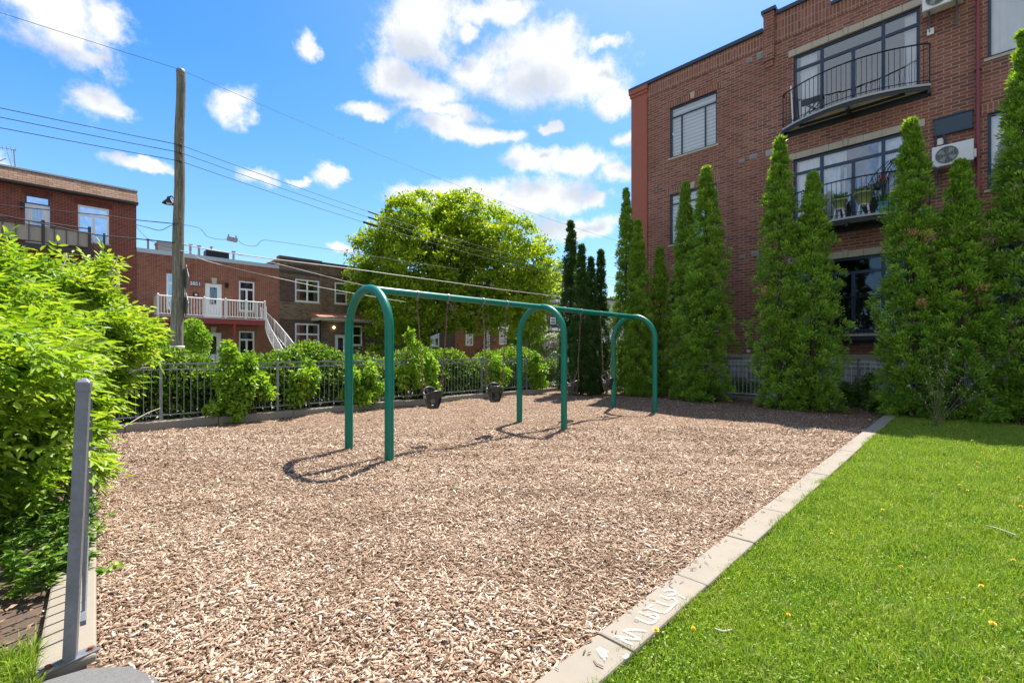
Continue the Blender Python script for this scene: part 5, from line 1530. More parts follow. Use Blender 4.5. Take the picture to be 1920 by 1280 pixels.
for k, o_ in enumerate(ops):
    B.window(h4, *o_, 'white_frame', 'glass_street', vm=(), hm=(.5,) if k not in (2, 4) else (.78,), fw=.12, mull=.09, rev=.06, name='door_frame' if k in (2, 4) else 'window')
zs = B.px(928, 612)[1] - .1
m = MB(); m.box(B.px(903, 611)[0], B.px(950, 611)[0], 31.6, 33.02, zs - .22, zs); bl = m.build('balcony', 'white_paint', h4)
m = MB(); rail_run(m, (B.px(903, 611)[0] + .05, 31.65, 0), (B.px(950, 611)[0] - .05, 31.65, 0), zs, 1.0, .16, .012, .02); m.build('railing', 'black_metal', bl)
m = MB(); c0 = Vector((B.px(898, 620)[0], 32.0, 0)); rr = .9
for i in range(15):
    a = 2.4 + i * .36; zz = .25 + (zs - .25) * (i + 1) / 15
    p = [c0 + Vector((.06 * math.cos(a), .06 * math.sin(a), zz)), c0 + Vector((rr * math.cos(a), rr * math.sin(a), zz)), c0 + Vector((rr * math.cos(a + .36), rr * math.sin(a + .36), zz))]
    m.add(p + [q - Vector((0, 0, .04)) for q in p], [(0, 1, 2), (5, 4, 3), (0, 3, 4, 1), (1, 4, 5, 2), (2, 5, 3, 0)])
m.tube([(c0.x, c0.y, 0), (c0.x, c0.y, zs + 1)], .06, 8)
st = m.build('spiral_stair', 'black_metal', h4)
m = MB()
for dh in (.5, .95): m.tube([c0 + Vector((rr * math.cos(2.4 + i * .18), rr * math.sin(2.4 + i * .18), .25 + (zs - .25) * i / 30 + dh)) for i in range(31)], .022, 5)
for i in range(0, 31, 2): m.tube([c0 + Vector((rr * math.cos(2.4 + i * .18), rr * math.sin(2.4 + i * .18), .25 + (zs - .25) * i / 30 + dh)) for dh in (0, .95)], .012, 4)
m.build('handrail', 'black_metal', st)

# ---- brown house beyond and white house at the end of the row
h5 = empty('brick_house', (39, 33, 0), 'brown brick house with white balconies glimpsed left of the dark evergreens', 'house')
u0, u1 = B.px(963, 600)[0], B.px(1085, 600)[0]
ops = [ob(1032, 595, 1042, 608), ob(1012, 578, 1023, 613), ob(1035, 530, 1044, 557), ob(1032, 625, 1042, 645), ob(975, 570, 988, 592), ob(1056, 530, 1066, 557), ob(1056, 595, 1066, 608)]
zc = 10.4
m = MB(); B.wall(m, u0, u1, -.3, zc, ops); body(m, B, u0, u1, zc, 11, zc); m.build('wall', 'brick_dark', h5)
m = MB(); B.box(m, u0, u1, zc + .003, zc + .25, -.4, .1); m.build('coping', 'coping_light', h5)
for k, o_ in enumerate(ops): B.window(h5, *o_, 'white_frame', 'glass_street', hm=(.5,), fw=.13, mull=.09, rev=.06)
for (x0, x1, y) in ((1025, 1062, 564.5), (1018, 1062, 616.5)):
    zs = B.px(1040, y)[1]
    m = MB(); m.box(B.px(x0, y)[0], B.px(x1, y)[0], 31.7, 33.02, zs - .25, zs); bl = m.build('balcony', 'white_paint', h5)
    m = MB(); rail_run(m, (B.px(x0, y)[0] + .05, 31.75, 0), (B.px(x1, y)[0] - .05, 31.75, 0), zs, 1.0, .16, .012, .02); m.build('railing', 'black_metal', bl)
h6 = empty('white_house', (52, 33, 0), 'pale stone house far along the street between the evergreens', 'house')
u0, u1 = u1, u1 + 13
ops = [(u0 + 1.2 + 3 * i, u0 + 2.6 + 3 * i, z_, z_ + 1.7) for i in range(4) for z_ in (1.2, 4.3)]
m = MB(); B.wall(m, u0, u1, -.3, 8.2, ops); body(m, B, u0, u1, 8.2, 11, 8.2); m.build('wall', 'sidewalk', h6)
m = MB(); B.box(m, u0, u1, 8.203, 8.45, -.4, .1); m.build('coping', 'coping_metal', h6)
for o_ in ops: B.window(h6, *o_, 'white_frame', 'glass_street', hm=(.5,), fw=.1, mull=.08, rev=.06)
h7 = empty('brick_terrace', (66, 33, 0), 'distant red brick terrace at the far end of the street', 'house')
u0, u1 = u1, u1 + 30
ops = [(u0 + 1.2 + 3 * i, u0 + 2.6 + 3 * i, z_, z_ + 1.7) for i in range(9) for z_ in (1.2, 4.3)]
m = MB(); B.wall(m, u0, u1, -.3, 7.8, ops); body(m, B, u0, u1, 7.8, 11, 7.8); m.build('wall', 'brick_mid', h7)
for o_ in ops: B.window(h7, *o_, 'white_frame', 'glass_street', hm=(.5,), fw=.1, mull=.08, rev=.06)

# ================================================================== UTILITY POLE AND CABLES
pb = at_t(330.5, 659, 12.95); pb.z = -.2
pt = at_t(339, 659, 12.95); pt.z = 1.5 + (659 - 133) * 12.95 / F_PX
PX, PY = pb.x, pb.y
up_ = empty('utility_pole', (pb.x, pb.y, 0), 'weathered grey wooden utility pole rising above the hedge', 'utility pole')
m = MB(); nn = 24; m.tube([pb.lerp(pt, i / nn) + Vector((.012 * math.sin(i * .9), .012 * math.cos(i * 1.3), 0)) * (0 < i < nn) for i in range(nn + 1)], [.172 + (.108 - .172) * i / nn for i in range(nn + 1)], 20)
m.build('shaft', 'pole_wood', up_)
m = MB(); m.lathe(pt, [(.113, -.06), (.114, 0.0), (.09, .04), (0, .065)], 16); m.build('cap', 'galvanised', up_)
zz = 1.5 + (659 - 650) * 12.95 / F_PX
m = MB(); c = pb.lerp(pt, (zz + .2) / (pt.z + .2)); m.lathe((c.x, c.y, zz - .04), [(.168, 0), (.176, .0), (.176, .07), (.168, .07)], 20); m.build('band', 'white_paint', up_)
m = MB()
for yy in (144, 262, 277, 290, 330, 356, 410, 440, 498, 560):
    zz = 1.5 + (659 - yy) * 12.95 / F_PX; c = pb.lerp(pt, (zz + .2) / (pt.z + .2)); rd = .172 - .064 * (zz + .2) / (pt.z + .2)
    q = c + Vector((.1, -1, 0)).normalized() * rd * .97
    m.lathe(q + Vector((0, 0, -.02)), [(0, -.02), (.022, 0), (.022, .03), (0, .05)], 8)
m.build('bolt', 'rust', up_)
def pole_at(py_):
    zz = 1.5 + (659 - py_) * 12.95 / F_PX; f = (zz + .2) / (pt.z + .2)
    return pb.lerp(pt, f), .172 - .064 * f
# two diamond signs seen from behind, side on
for (y0, y1, lab) in ((495, 547, 'upper diamond road sign fixed to the utility pole, seen edge on'), (547, 594, 'lower diamond road sign fixed to the utility pole, seen edge on')):
    c, r_ = pole_at((y0 + y1) / 2); h = (y1 - y0) / 2 * 12.95 / F_PX * 1.0
    # plate hangs square to the street axis on the +x side of the pole
    cen = c + Vector((r_ + .02, -.10, 0))
    t = empty('road_sign', tuple(cen), lab, 'road sign', 'diamond road signs on the pole')
    m = MB(); w = h
    m.prism([(cen.y, cen.z - h), (cen.y + w, cen.z), (cen.y, cen.z + h), (cen.y - w, cen.z)], 'x', cen.x, cen.x + .012)
    m.build('plate', 'sign_back', t, bevel=.003)
    m = MB(); m.box(cen.x - .04, cen.x - .001, cen.y + .07, cen.y + .13, cen.z - h * .6, cen.z + h * .6); m.build('bracket', 'galvanised', t)
# street lamp on a short arm
c, r_ = pole_at(375)
t = empty('street_lamp', (c.x, c.y, c.z), 'small dark shaded street lamp on the left of the utility pole', 'street lamp')
L_ = Vector((-.707, .707, 0)) * 0.0 + Vector((-.5, .85, 0)).normalized()
tip = c + L_ * .36 + Vector((0, 0, .06))
m = MB(); m.tube(smooth_path([c + L_ * .1 + Vector((0, 0, -.05)), c + L_ * .25 + Vector((0, 0, .12)), tip + Vector((0, 0, .06))], 5), .018, 6); m.build('arm', 'black_metal', t)
m = MB(); m.lathe(tip + Vector((0, 0, -.14)), [(.17, 0), (.165, .02), (.06, .14), (.05, .2), (0, .22)], 18); m.build('lamp_shade', 'black_metal', t)
m = MB(); m.lathe(tip + Vector((0, 0, -.15)), [(0, -.01), (.06, .0), (.08, .03), (.03, .1)], 12); m.build('bulb', 'plastic_white', t)

def cable(pts, label, r=.009, mat='cable_dark', extra=None, name='power_line', group='cables on the utility pole'):
    m = MB(); m.tube(pts, r, 6)
    o = m.build(name, mat); tag(o, label, 'cable', group)
    if extra: extra(o)
    return o
def catenary(a, b, sag, n=28):
    a = Vector(a); b = Vector(b)
    return [a.lerp(b, i / n) - Vector((0, 0, 4 * sag * (i / n) * (1 - i / n))) for i in range(n + 1)]
names3 = ('topmost', 'middle', 'lowest')
for k, (yl, yr, sg) in enumerate(((271, 275, .05), (284, 289, .05), (301, 305, .05))):
    c, r_ = pole_at(yr)
    a = c + Vector((0, -r_ - .01, 0))
    left = at_y(0, (223, 238, 254)[k], a.y)
    # continues straight on past the frame
    fa = Vector((a.x - 32, a.y, a.z - .25)); 
    cable(catenary(a, fa, .55), f'{names3[k]} of the three parallel wires left of the utility pole')
    fb = Vector((a.x + 38, a.y, 7.35 - .22 * k))
    cable(catenary(a, fb, 1.25), f'{names3[k]} of the three parallel wires running from the pole over the maple')
    m = MB(); m.lathe(a + Vector((0, .0, -.05)), [(0, 0), (.035, .01), (.02, .04), (.035, .06), (.0, .1)], 10); m.build('insulator', 'cable_dark', up_)
    # splice on each wire
    P = catenary(a, fb, 1.25, 200); j = min(range(200), key=lambda i: abs((P[i].x) - at_y(700 - 3 * k, 400, a.y).x))
    m = MB(); m.tube([P[j - 1], P[j + 1] if k < 2 else P[j + 2]], .03 if k < 2 else .045, 8); m.build('splice', 'cable_dark', bpy.data.objects[[o.name for o in bpy.data.objects if o.name.startswith('power_line')][-1]])
a = pt + Vector((0, 0, .03))
cable(catenary(a, (a.x - 32, a.y, a.z + .15), .5), 'thin single wire from the top of the utility pole to the upper left', .006)
cable(catenary(a, (a.x + 38, a.y, a.z - .1), .9), 'thin single wire from the top of the utility pole across the open sky', .006)
def poly_cable(px_pts, plane_y, label, r=.011, mat='cable_dark', n=6):
    return cable(smooth_path([at_y(x, y, plane_y) for x, y in px_pts], n), label, r, mat)
YP = PY
poly_cable([(-60, 372), (0, 384), (146, 399), (204, 405), (253, 412), (322, 419), (336, 421)], YP - .15, 'dark telephone cable crossing the upper window of the tall house', .012)
poly_cable([(-60, 392), (60, 415), (167, 438), (251, 447), (300, 452), (336, 456)], YP - .15, 'thick dark cable crossing below the balcony rail of the tall house', .016)
poly_cable([(253, 421), (275, 426), (300, 432), (318, 424), (336, 418)], YP - .2, 'slack loop of cable hanging just left of the utility pole', .009)
o = poly_cable([(338, 420), (372, 427), (382, 436), (390, 444), (415, 449), (440, 448), (458, 459), (480, 461), (492, 451), (520, 453), (640, 471), (740, 487), (860, 505)], YP - .15, 'wavy telephone cable carrying a splice box right of the pole', .007)
m = MB(); c = at_y(435.5, 449, YP - .15); m.obox(c, (.13, 0, -.01), (0, .05, 0), (0.01, 0, .06)); m.obox(c + Vector((-.1, 0, .09)), (.015, 0, 0), (0, .02, 0), (0, 0, .05)); m.obox(c + Vector((.1, 0, .08)), (.015, 0, 0), (0, .02, 0), (0, 0, .05)); m.build('splice_box', 'vent_metal', o)
poly_cable([(338, 456), (380, 466), (450, 477), (523, 487), (668, 505), (739, 515), (850, 530), (950, 544), (1050, 556)], YP - .12, 'heavy pale cable running from the pole behind the swing beam', .016, 'cable_pale')
poly_cable([(338, 470), (360, 474), (382, 487.5), (455, 506), (500, 516.5), (603, 539), (699, 556), (760, 566)], YP - .2, 'bright service cable sloping across the front of the duplex', .010, 'cable_pale')
poly_cable([(338, 458), (440, 476), (526, 496), (655, 529), (720, 542)], YP + .1, 'thin pale cable above the windows of the brown brick house', .008, 'cable_pale')
cable(catenary(at_y(715, 414, YP), at_y(640, 497, 33), .1), 'thin wire dropping from the parallel wires to the brown brick house roof', .008)
cable(catenary(at_y(338, 465, YP), B.P(B.px(255, 500)[0], B.px(255, 425)[1], .1), .3), 'service wire from the pole to the corner of the tall red house', .010)
# far pole, mostly hidden
t = empty('utility_pole', (PX + 38, PY, 0), 'far utility pole along the street, hidden behind the evergreens', 'utility pole')
m = MB(); m.tube([(PX + 38, PY, -.2), (PX + 38, PY, 9.6)], [.17, .11], 14); m.build('shaft', 'pole_wood', t)
t = empty('utility_pole', (PX - 32, PY, 0), 'utility pole outside the picture to the left', 'utility pole')
m = MB(); m.tube([(PX - 32, PY, -.2), (PX - 32, PY, 9.7)], [.17, .11], 14); m.build('shaft', 'pole_wood', t)
# green street name sign beside the maple
t = empty('street_sign', tuple(at_y(1047, 659, 27)), 'small green street name sign right of the maple crown', 'street sign')
p = at_y(1048, 550, 27)
m = MB(); m.box(p.x - .35, p.x + .35, 26.98, 27.01, p.z - .12, p.z + .12); m.build('plate', 'sign_green', t, bevel=.01)
m = MB(); m.tube([(p.x, 27.04, 0), (p.x, 27.04, p.z + .15)], .03, 8); m.build('pole', 'galvanised', t)

# ================================================================== PARKED CAR
def car():
    t = empty('parked_car', (0, 0, 0), 'silver sport utility car parked across the street, seen through the fence', 'car')
    L_, W_ = 4.6, 1.85
    def sec(prof, y0, y1, inset, z_split):
        m = MB(); n = len(prof)
        vs = []
        for (yy, ins) in ((y0, inset), (y0 + .0, 0), (y1, 0), (y1, inset)):
            pass
        return m
    low = [(-2.3, .35), (-2.3, .75), (-2.22, .98), (-1.3, 1.05), (-.55, 1.08), (1.75, 1.1), (2.22, 1.05), (2.3, .8), (2.3, .35)]
    m = MB()
    n = len(low)
    rings = []
    for (y, k) in ((-.925, .93), (-.90, .985), (-.82, 1.0), (.82, 1.0), (.90, .985), (.925, .93)):
        rings.append([(x * (1 if abs(y) < .9 else k), y, .35 + (z_ - .35) * k) for x, z_ in low])
    vs = [p for r in rings for p in r]; fs = []
    for i in range(len(rings) - 1):
        for k in range(n): fs.append((i * n + k, (i + 1) * n + k, (i + 1) * n + (k + 1) % n, i * n + (k + 1) % n))
    fs += [tuple(range(n)), tuple(range((len(rings) - 1) * n, len(rings) * n))[::-1]]
    m.add(vs, fs, True)
    b = m.build('body', 'car_paint', t, bevel=.03)
    def slab(profile, w0, w1, name, mat, par_):
        m = MB(); n = len(profile)
        zs_ = [p[1] for p in profile]; zl, zh = min(zs_), max(zs_)
        def hw(z_): return w0 + (w1 - w0) * (z_ - zl) / (zh - zl)
        vs = [(x, -hw(z_), z_) for x, z_ in profile] + [(x, hw(z_), z_) for x, z_ in profile]
        fs = [tuple(range(n)), tuple(range(n, 2 * n))[::-1]] + [(i, n + i, n + (i + 1) % n, (i + 1) % n) for i in range(n)]
        m.add(vs, fs); return m.build(name, mat, par_, bevel=.02)
    slab([(-1.2, 1.04), (-.5, 1.56), (1.75, 1.56), (2.15, 1.07)], .84, .68, 'windows', 'glass_sky_solid', t)
    slab([(-.62, 1.50), (-.45, 1.62), (1.6, 1.64), (1.86, 1.50)], .70, .62, 'roof', 'car_paint', t)
    m = MB()
    for s in (-1, 1):
        for (xa, za, xb, zb_) in ((-1.2, 1.05, -.5, 1.56), (.25, 1.06, .3, 1.58), (1.3, 1.06, 1.25, 1.58), (2.12, 1.08, 1.8, 1.56)):
            m.tube([(xa, s * .845, za), (xb, s * .69, zb_)], .035, 5)
    m.build('pillars', 'car_paint', t)
    for sx in (-1.42, 1.42):
        for sy in (-1, 1):
            w = MB(); w.tube([(sx, sy * .68, .34), (sx, sy * .93, .34)], .345, 24); wh = w.build('wheel', 'tyre', t)
            w = MB(); w.tube([(sx, sy * .925, .34), (sx, sy * .94, .34)], .21, 16); w.build('rim', 'galvanised', wh)
    for sy in (-.62, .62):
        m = MB(); m.obox((-2.27, sy, .82), (.04, 0, 0), (0, .17, 0), (0, 0, .08)); m.build('headlight', 'plastic_white', t, bevel=.02)
        m = MB(); m.obox((2.25, sy, .92), (.04, 0, 0), (0, .13, 0), (0, 0, .10)); m.build('tail_light', 'red_metal', t, bevel=.02)
    m = MB(); m.box(-2.32, -2.28, -.5, .5, .52, .70); m.build('grille', 'black_metal', t)
    return t
m_, nt_ = new_mat('glass_sky_solid'); out(nt_, PBSDF(nt_, color=(.03, .04, .05), rough=.05, spec=1.0))
c_ = car(); c_.location = (30.2, 24.0, -.05)
# ================================================================== PLANTS
def limb(m, pts, r0, r1, n=7):
    P = smooth_path(pts, 4); k = len(P)
    m.tube(P, [r0 + (r1 - r0) * i / (k - 1) for i in range(k)], n)

def thuja(x, y, h, w, lab, seed, mat='leaf_thuja', dens=1.0, lean=(0, 0), dry=0, group='thuja evergreens along the brick wall'):
    rg = np.random.default_rng(seed)
    t = empty('thuja_tree', (x, y, 0), lab, 'evergreen tree', group)
    m = MB(); m.tube([(x, y, -.1), (x + lean[0] * .5, y + lean[1] * .5, h * .5), (x + lean[0], y + lean[1], h * .93)], [.07, .05, .01], 8); m.build('trunk', 'bark', t)
    def prof(q):
        return w / 2 * 1.0 * (0.70 + 0.30 * np.minimum(1, q / .30)) * np.clip(1 - q ** 1.8, 0, 1) ** .92 + .02
    ph = rg.uniform(0, 6.28, 6); 
    # clumps: boughs of flat sprays, sitting on a lumpy column
    nc = int(h * w * 88 * dens)
    q = np.clip(rg.uniform(0, 1, nc) ** 1.12, .012, .99)
    th = rg.uniform(0, 2 * np.pi, nc)
    rr = prof(q)
    lump = 1 + .10 * np.sin(9 * th + 14 * q * h + ph[3]) * np.sin(11 * q * h + 4 * th + ph[4]) + .15 * np.sin(3 * th + 7 * q * h / 2.2 + ph[0]) + .13 * np.sin(5 * th - 4.7 * q * h / 1.6 + ph[1]) + .10 * np.sin(2 * th + 11 * q * h / 2 + ph[2]) + .085 * rg.normal(size=nc)
    shell = rg.random(nc) < .72
    dep = np.where(shell, 1 - np.abs(rg.normal(0, .07, nc)), rg.uniform(.25, .9, nc))
    rad = rr * lump * dep
    cz = q * h + .03
    cx = x + lean[0] * q + rad * np.cos(th); cy = y + lean[1] * q + rad * np.sin(th)
    outd = np.stack([np.cos(th), np.sin(th), np.full(nc, .75) + q * .8], 1)
    outd = unit(outd + rg.normal(0, .22, (nc, 3)))
    k = 46
    C = np.repeat(np.stack([cx, cy, cz], 1), k, 0); O = np.repeat(outd, k, 0); n = len(C)
    tv = unit(rg.normal(size=(n, 3))); tv = tv - O * (tv * O).sum(1, keepdims=True); tv = unit(tv)
    spread = rg.uniform(0, 1, n)[:, None] ** .6
    cs = np.repeat(rg.uniform(.08, .16, nc) * (0.55 + .45 * np.minimum(1, (1 - q) * 4)), k)[:, None]
    base = C + tv * cs * spread * .95 + O * cs * (rg.uniform(-.5, .5, n)[:, None] - .5 * spread ** 2)
    d = unit(O * .9 + tv * .8 * spread + rg.normal(0, .22, (n, 3)))
    nn = unit(O * .5 + rg.normal(0, .6, (n, 3)) + [0, 0, .3])
    big_ = np.repeat(np.where(shell, 1.0, 1.7), k)
    L_ = rg.uniform(.045, .09, n) * big_; W_ = rg.uniform(.018, .034, n) * big_
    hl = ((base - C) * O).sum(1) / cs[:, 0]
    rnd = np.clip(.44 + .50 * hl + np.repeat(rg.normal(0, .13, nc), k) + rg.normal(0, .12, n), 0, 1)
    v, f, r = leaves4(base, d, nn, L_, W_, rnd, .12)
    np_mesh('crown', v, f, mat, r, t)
    if dry:
        for _ in range(dry):
            qq = rg.uniform(.2, .7); a = math.atan2(-y, -x) + rg.uniform(-.7, .7); rd_ = float(prof(qq)) * 1.05
            c = np.array([x + rd_ * math.cos(a), y + rd_ * math.sin(a), qq * h]); n2 = 70
            b2 = c + rg.normal(0, .05, (n2, 3)); v, f, r = leaves4(b2, unit(rg.normal(size=(n2, 3)) + [0, 0, -.4]), unit(rg.normal(size=(n2, 3))), np.full(n2, .07), np.full(n2, .02), rg.random(n2))
            np_mesh('dry_spray', v, f, 'leaf_dry', r, t)
    return t
def th_at(xc, ytop, wpx, a=14.4, **kw):
    """crown axis at pixel column xc on the row x = a"""
    p = at_x(xc, 659, a); tt = p.x * S2 + p.y * S2
    h = 1.5 + (659 - ytop) * tt / F_PX; w = wpx * tt / F_PX
    return p.x, p.y, h, w
rows = [
    (1070, 418, 46, 13.2, 'leaf_thuja_dark', 'dark pointed evergreen, tallest and leftmost of the dark group beyond the swings', 0),
    (1091, 462, 40, 12.9, 'leaf_thuja_dark', 'dark evergreen second from the left beyond the swings', 0),
    (1108, 485, 34, 13.3, 'leaf_thuja_dark', 'dark evergreen third from the left beyond the swings', 0),
    (1126, 470, 36, 13.8, 'leaf_thuja_dark', 'slim dark evergreen at the right edge of the dark group', 0),
    (1174, 356, 50, 14.2, 'leaf_thuja', 'tall thin evergreen in front of the painted red building corner', 0),
    (1196, 415, 54, 14.0, 'leaf_thuja', 'bushy evergreen just behind the far swing arch', 0),
    (1237, 468, 50, 14.6, 'leaf_thuja', 'short evergreen right of the far swing arch', 2),
    (1285, 342, 56, 14.3, 'leaf_thuja', 'narrow evergreen half hiding the left windows', 0),
    (1324, 316, 94, 13.9, 'leaf_thuja', 'pale tipped evergreen standing in front of the left windows', 0),
    (1462, 260, 92, 13.5, 'leaf_thuja', 'large evergreen left of the balconies with a bright yellow green tip', 1),
    (1524, 326, 98, 13.6, 'leaf_thuja', 'shorter evergreen leaning against the one left of the balconies', 0),
    (1708, 228, 108, 13.8, 'leaf_thuja', 'large evergreen with a bright tip hiding the right side of the balconies', 3),
    (1800, 303, 114, 13.9, 'leaf_thuja', 'broad evergreen below the lower air conditioner', 1),
    (1922, 60, 112, 14.0, 'leaf_thuja', 'tallest evergreen cut off by the right edge of the picture', 0),
    (2060, 150, 120, 14.0, 'leaf_thuja', 'evergreen outside the picture to the right', 0),
]
for i, (xc, yt, wp, a, mt, lab, dry) in enumerate(rows):
    x, y, h, w = th_at(xc, yt, wp, a)
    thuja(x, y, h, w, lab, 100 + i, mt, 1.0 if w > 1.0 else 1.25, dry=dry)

# generic bush of loose leaves in ellipsoidal lobes
def bush(name, lab, cat, lobes, n, ll, lw, mat, stems=None, group=None, seed=0, fold=.22, up=.4, shell=.75, six=False, drop=0, partname='foliage', bias=.0, stem_mat='twig', base=None, size_rnd=.35):
    rg = np.random.default_rng(seed + 999)
    lobes = [tuple(map(float, l)) for l in lobes]
    bx = base if base is not None else (lobes[0][0], lobes[0][1], 0)
    t = empty(name, tuple(bx), lab, cat, group)
    wts = np.array([(l[3] * l[4] + l[4] * l[5] + l[3] * l[5]) for l in lobes]); wts /= wts.sum()
    idx = rg.choice(len(lobes), n, p=wts); Lb = np.array(lobes)[idx]
    dv = unit(rg.normal(size=(n, 3))); dv[:, 2] = np.abs(dv[:, 2]) * rg.choice([1, 1, 1, -1], n); dv = unit(dv)
    r = np.where(rg.random(n) < shell, 1 - np.abs(rg.normal(0, .13, n)), rg.uniform(.2, 1, n))
    # clumping
    key = np.sin(dv[:, 0] * 9 + Lb[:, 0] * 3) * np.sin(dv[:, 1] * 8 + Lb[:, 1] * 2) * np.sin(dv[:, 2] * 9 + 1)
    r = r * (1 + .13 * key)
    c = Lb[:, :3] + dv * Lb[:, 3:6] * r[:, None]
    ok = c[:, 2] > .02
    c = c[ok]; dv = dv[ok]; key = key[ok]; m_n = len(c)
    d = unit(dv + rg.normal(0, .7, (m_n, 3)) + np.array([0, 0, -.25]))
    nn = unit(rg.normal(0, .6, (m_n, 3)) + dv * .4 + np.array([0, 0, up]))
    L_ = ll * rg.uniform(1 - size_rnd, 1 + size_rnd, m_n); W_ = lw * rg.uniform(.75, 1.25, m_n)
    rnd = np.clip(.5 + .22 * rg.normal(size=m_n) + .18 * key + bias, 0, 1)
    v, f, rr = (leaves6 if six else leaves4)(c, d, nn, L_, W_, rnd, fold)
    np_mesh(partname, v, f, mat, rr, t)
    if stems:
        m = MB()
        for s_ in stems: limb(m, s_[0], s_[1], s_[2])
        m.build('stems' if partname != 'crown' else 'trunk', stem_mat, t)
    return t

# hedge outside the fence
rg = np.random.default_rng(5)
lobes = []
for x in np.arange(-4.6, 14.2, .42):
    hh = 1.40 + .16 * math.sin(x * 1.7) + .10 * math.sin(x * 4.1 + 1) + rg.uniform(-.05, .08)
    if x > 13.2: hh -= .25
    lobes.append((x, 12.15 + rg.uniform(-.1, .1), hh - .45, .5, .62, .5))
    lobes.append((x + .2, 11.95 + rg.uniform(-.1, .1), .65, .45, .55, .62))
    lobes.append((x, 12.35, .35, .4, .5, .4))
    if rg.random() < .35: lobes.append((x + rg.uniform(-.2, .2), 11.5, rg.uniform(.3, 1.05), .22, .16, rg.uniform(.15, .3)))
stems = []
for x in np.arange(-4.6, 14, .35):
    for k in range(2):
        a = (x + rg.uniform(-.1, .1), 12.0 + rg.uniform(-.3, .3), 0); stems.append(([a, (a[0] + rg.uniform(-.15, .15), a[1] + rg.uniform(-.15, .15), .8), (a[0] + rg.uniform(-.25, .25), a[1] + rg.uniform(-.3, .3), 1.5)], .014, .005))
bush('hedge', 'long leafy green hedge just behind the metal picket fence', 'hedge', lobes, 190000, .085, .052, 'leaf_hedge', stems, seed=3, base=(6.5, 12.1, 0), up=.7)
# lit shoots standing up along the hedge top
def shoots(name, lab, cat, spots_, n_per, ll, lw, mat, seed, hgt=.5, group=None):
    rg = np.random.default_rng(seed); t = empty(name, spots_[0], lab, cat, group); C_ = []; D_ = []; m = MB()
    for (x, y, z_) in spots_:
        a = Vector((x, y, z_)); b = a + Vector((rg.uniform(-.12, .12), rg.uniform(-.12, .12), hgt * rg.uniform(.6, 1.1)))
        m.tube([a, b], [.007, .003], 4)
        for k in range(n_per):
            q = rg.uniform(.15, 1); p = a.lerp(b, q); an = rg.uniform(0, 6.28); C_.append(p + Vector((math.cos(an), math.sin(an), 0)) * .01); D_.append((math.cos(an), math.sin(an), rg.uniform(-.1, .7)))
    C_ = np.array(C_); D_ = np.array(D_); n = len(C_)
    v, f, r = leaves6(C_, D_, rand_dirs(n, 2), ll * RNG.uniform(.6, 1.2, n), lw * RNG.uniform(.7, 1.2, n), RNG.uniform(.4, 1, n))
    np_mesh('foliage', v, f, mat, r, t); m.build('stems', 'twig', t); return t

sp_ = [(x + random.uniform(-.15, .15), 12.0 + random.uniform(-.3, .3), 1.22 + .16 * math.sin(x * 1.7) + .10 * math.sin(x * 4.1 + 1)) for x in np.arange(-.5, 13.6, .13)]
shoots('hedge_shoots', 'upright young shoots standing above the long hedge top', 'hedge shoots', sp_, 26, .07, .032, 'leaf_hedge', 8, .36)
# maple like saplings pushing through the fence
sap = [(432, 745, 1.55, .50, 'bushy bright sapling pushing through the fence, nearest the shrub'), (470, 752, 1.1, .42, 'low wide sapling beside the bushiest one at the fence'), (573, 742, 1.15, .40, 'small bright sapling between the first fence posts right of the bushy one'),
       (690, 735, 1.10, .36, 'sapling between the legs of the nearest swing arch'), (764, 725, 2.0, .34, 'tall sapling reaching above the hedge just right of the nearest arch'),
       (800, 720, 1.25, .30, 'thin sapling behind the first bucket swing'), (925, 722, 1.3, .42, 'yellow green sapling behind the second bucket swing'), (1000, 712, 1.35, .42, 'sapling behind the middle arch near the end of the hedge'), (655, 740, 1.0, .28, 'small sapling left of the nearest arch')]
for i, (px, py, h, w, lab) in enumerate(sap):
    p = at_y(px, 659, 11.30); x, y = p.x, p.y - .12
    rg = np.random.default_rng(300 + i)
    lb = []
    for k in range(10):
        q_ = rg.uniform(.18, .88); sx_ = rg.uniform(-w, w) * (1.05 - .5 * q_)
        lb.append((x + sx_, y + rg.uniform(-.28, .15), h * q_, w * rg.uniform(.22, .4), rg.uniform(.12, .22), rg.uniform(.13, .24)))
    for k in range(3):
        lb.append((x + rg.uniform(-.25, .25) * w, y + rg.uniform(-.1, .1), h * rg.uniform(.85, 1.0), w * .18, .1, rg.uniform(.14, .26)))
    st = [([(x + rg.uniform(-.1, .1), y + .1, .12), (x + rg.uniform(-.2, .2), y, h * .5), (x + rg.uniform(-.3, .3), y, h)], .010, .003) for k in range(4)]
    bush('sapling', lab, 'sapling', lb, int(1350 * w / .4 * max(1, h / 1.3)), .105, .058, 'leaf_sapling', st, 'saplings growing through the fence', 40 + i, six=True, shell=.5, base=(x, y, 0), bias=.08)

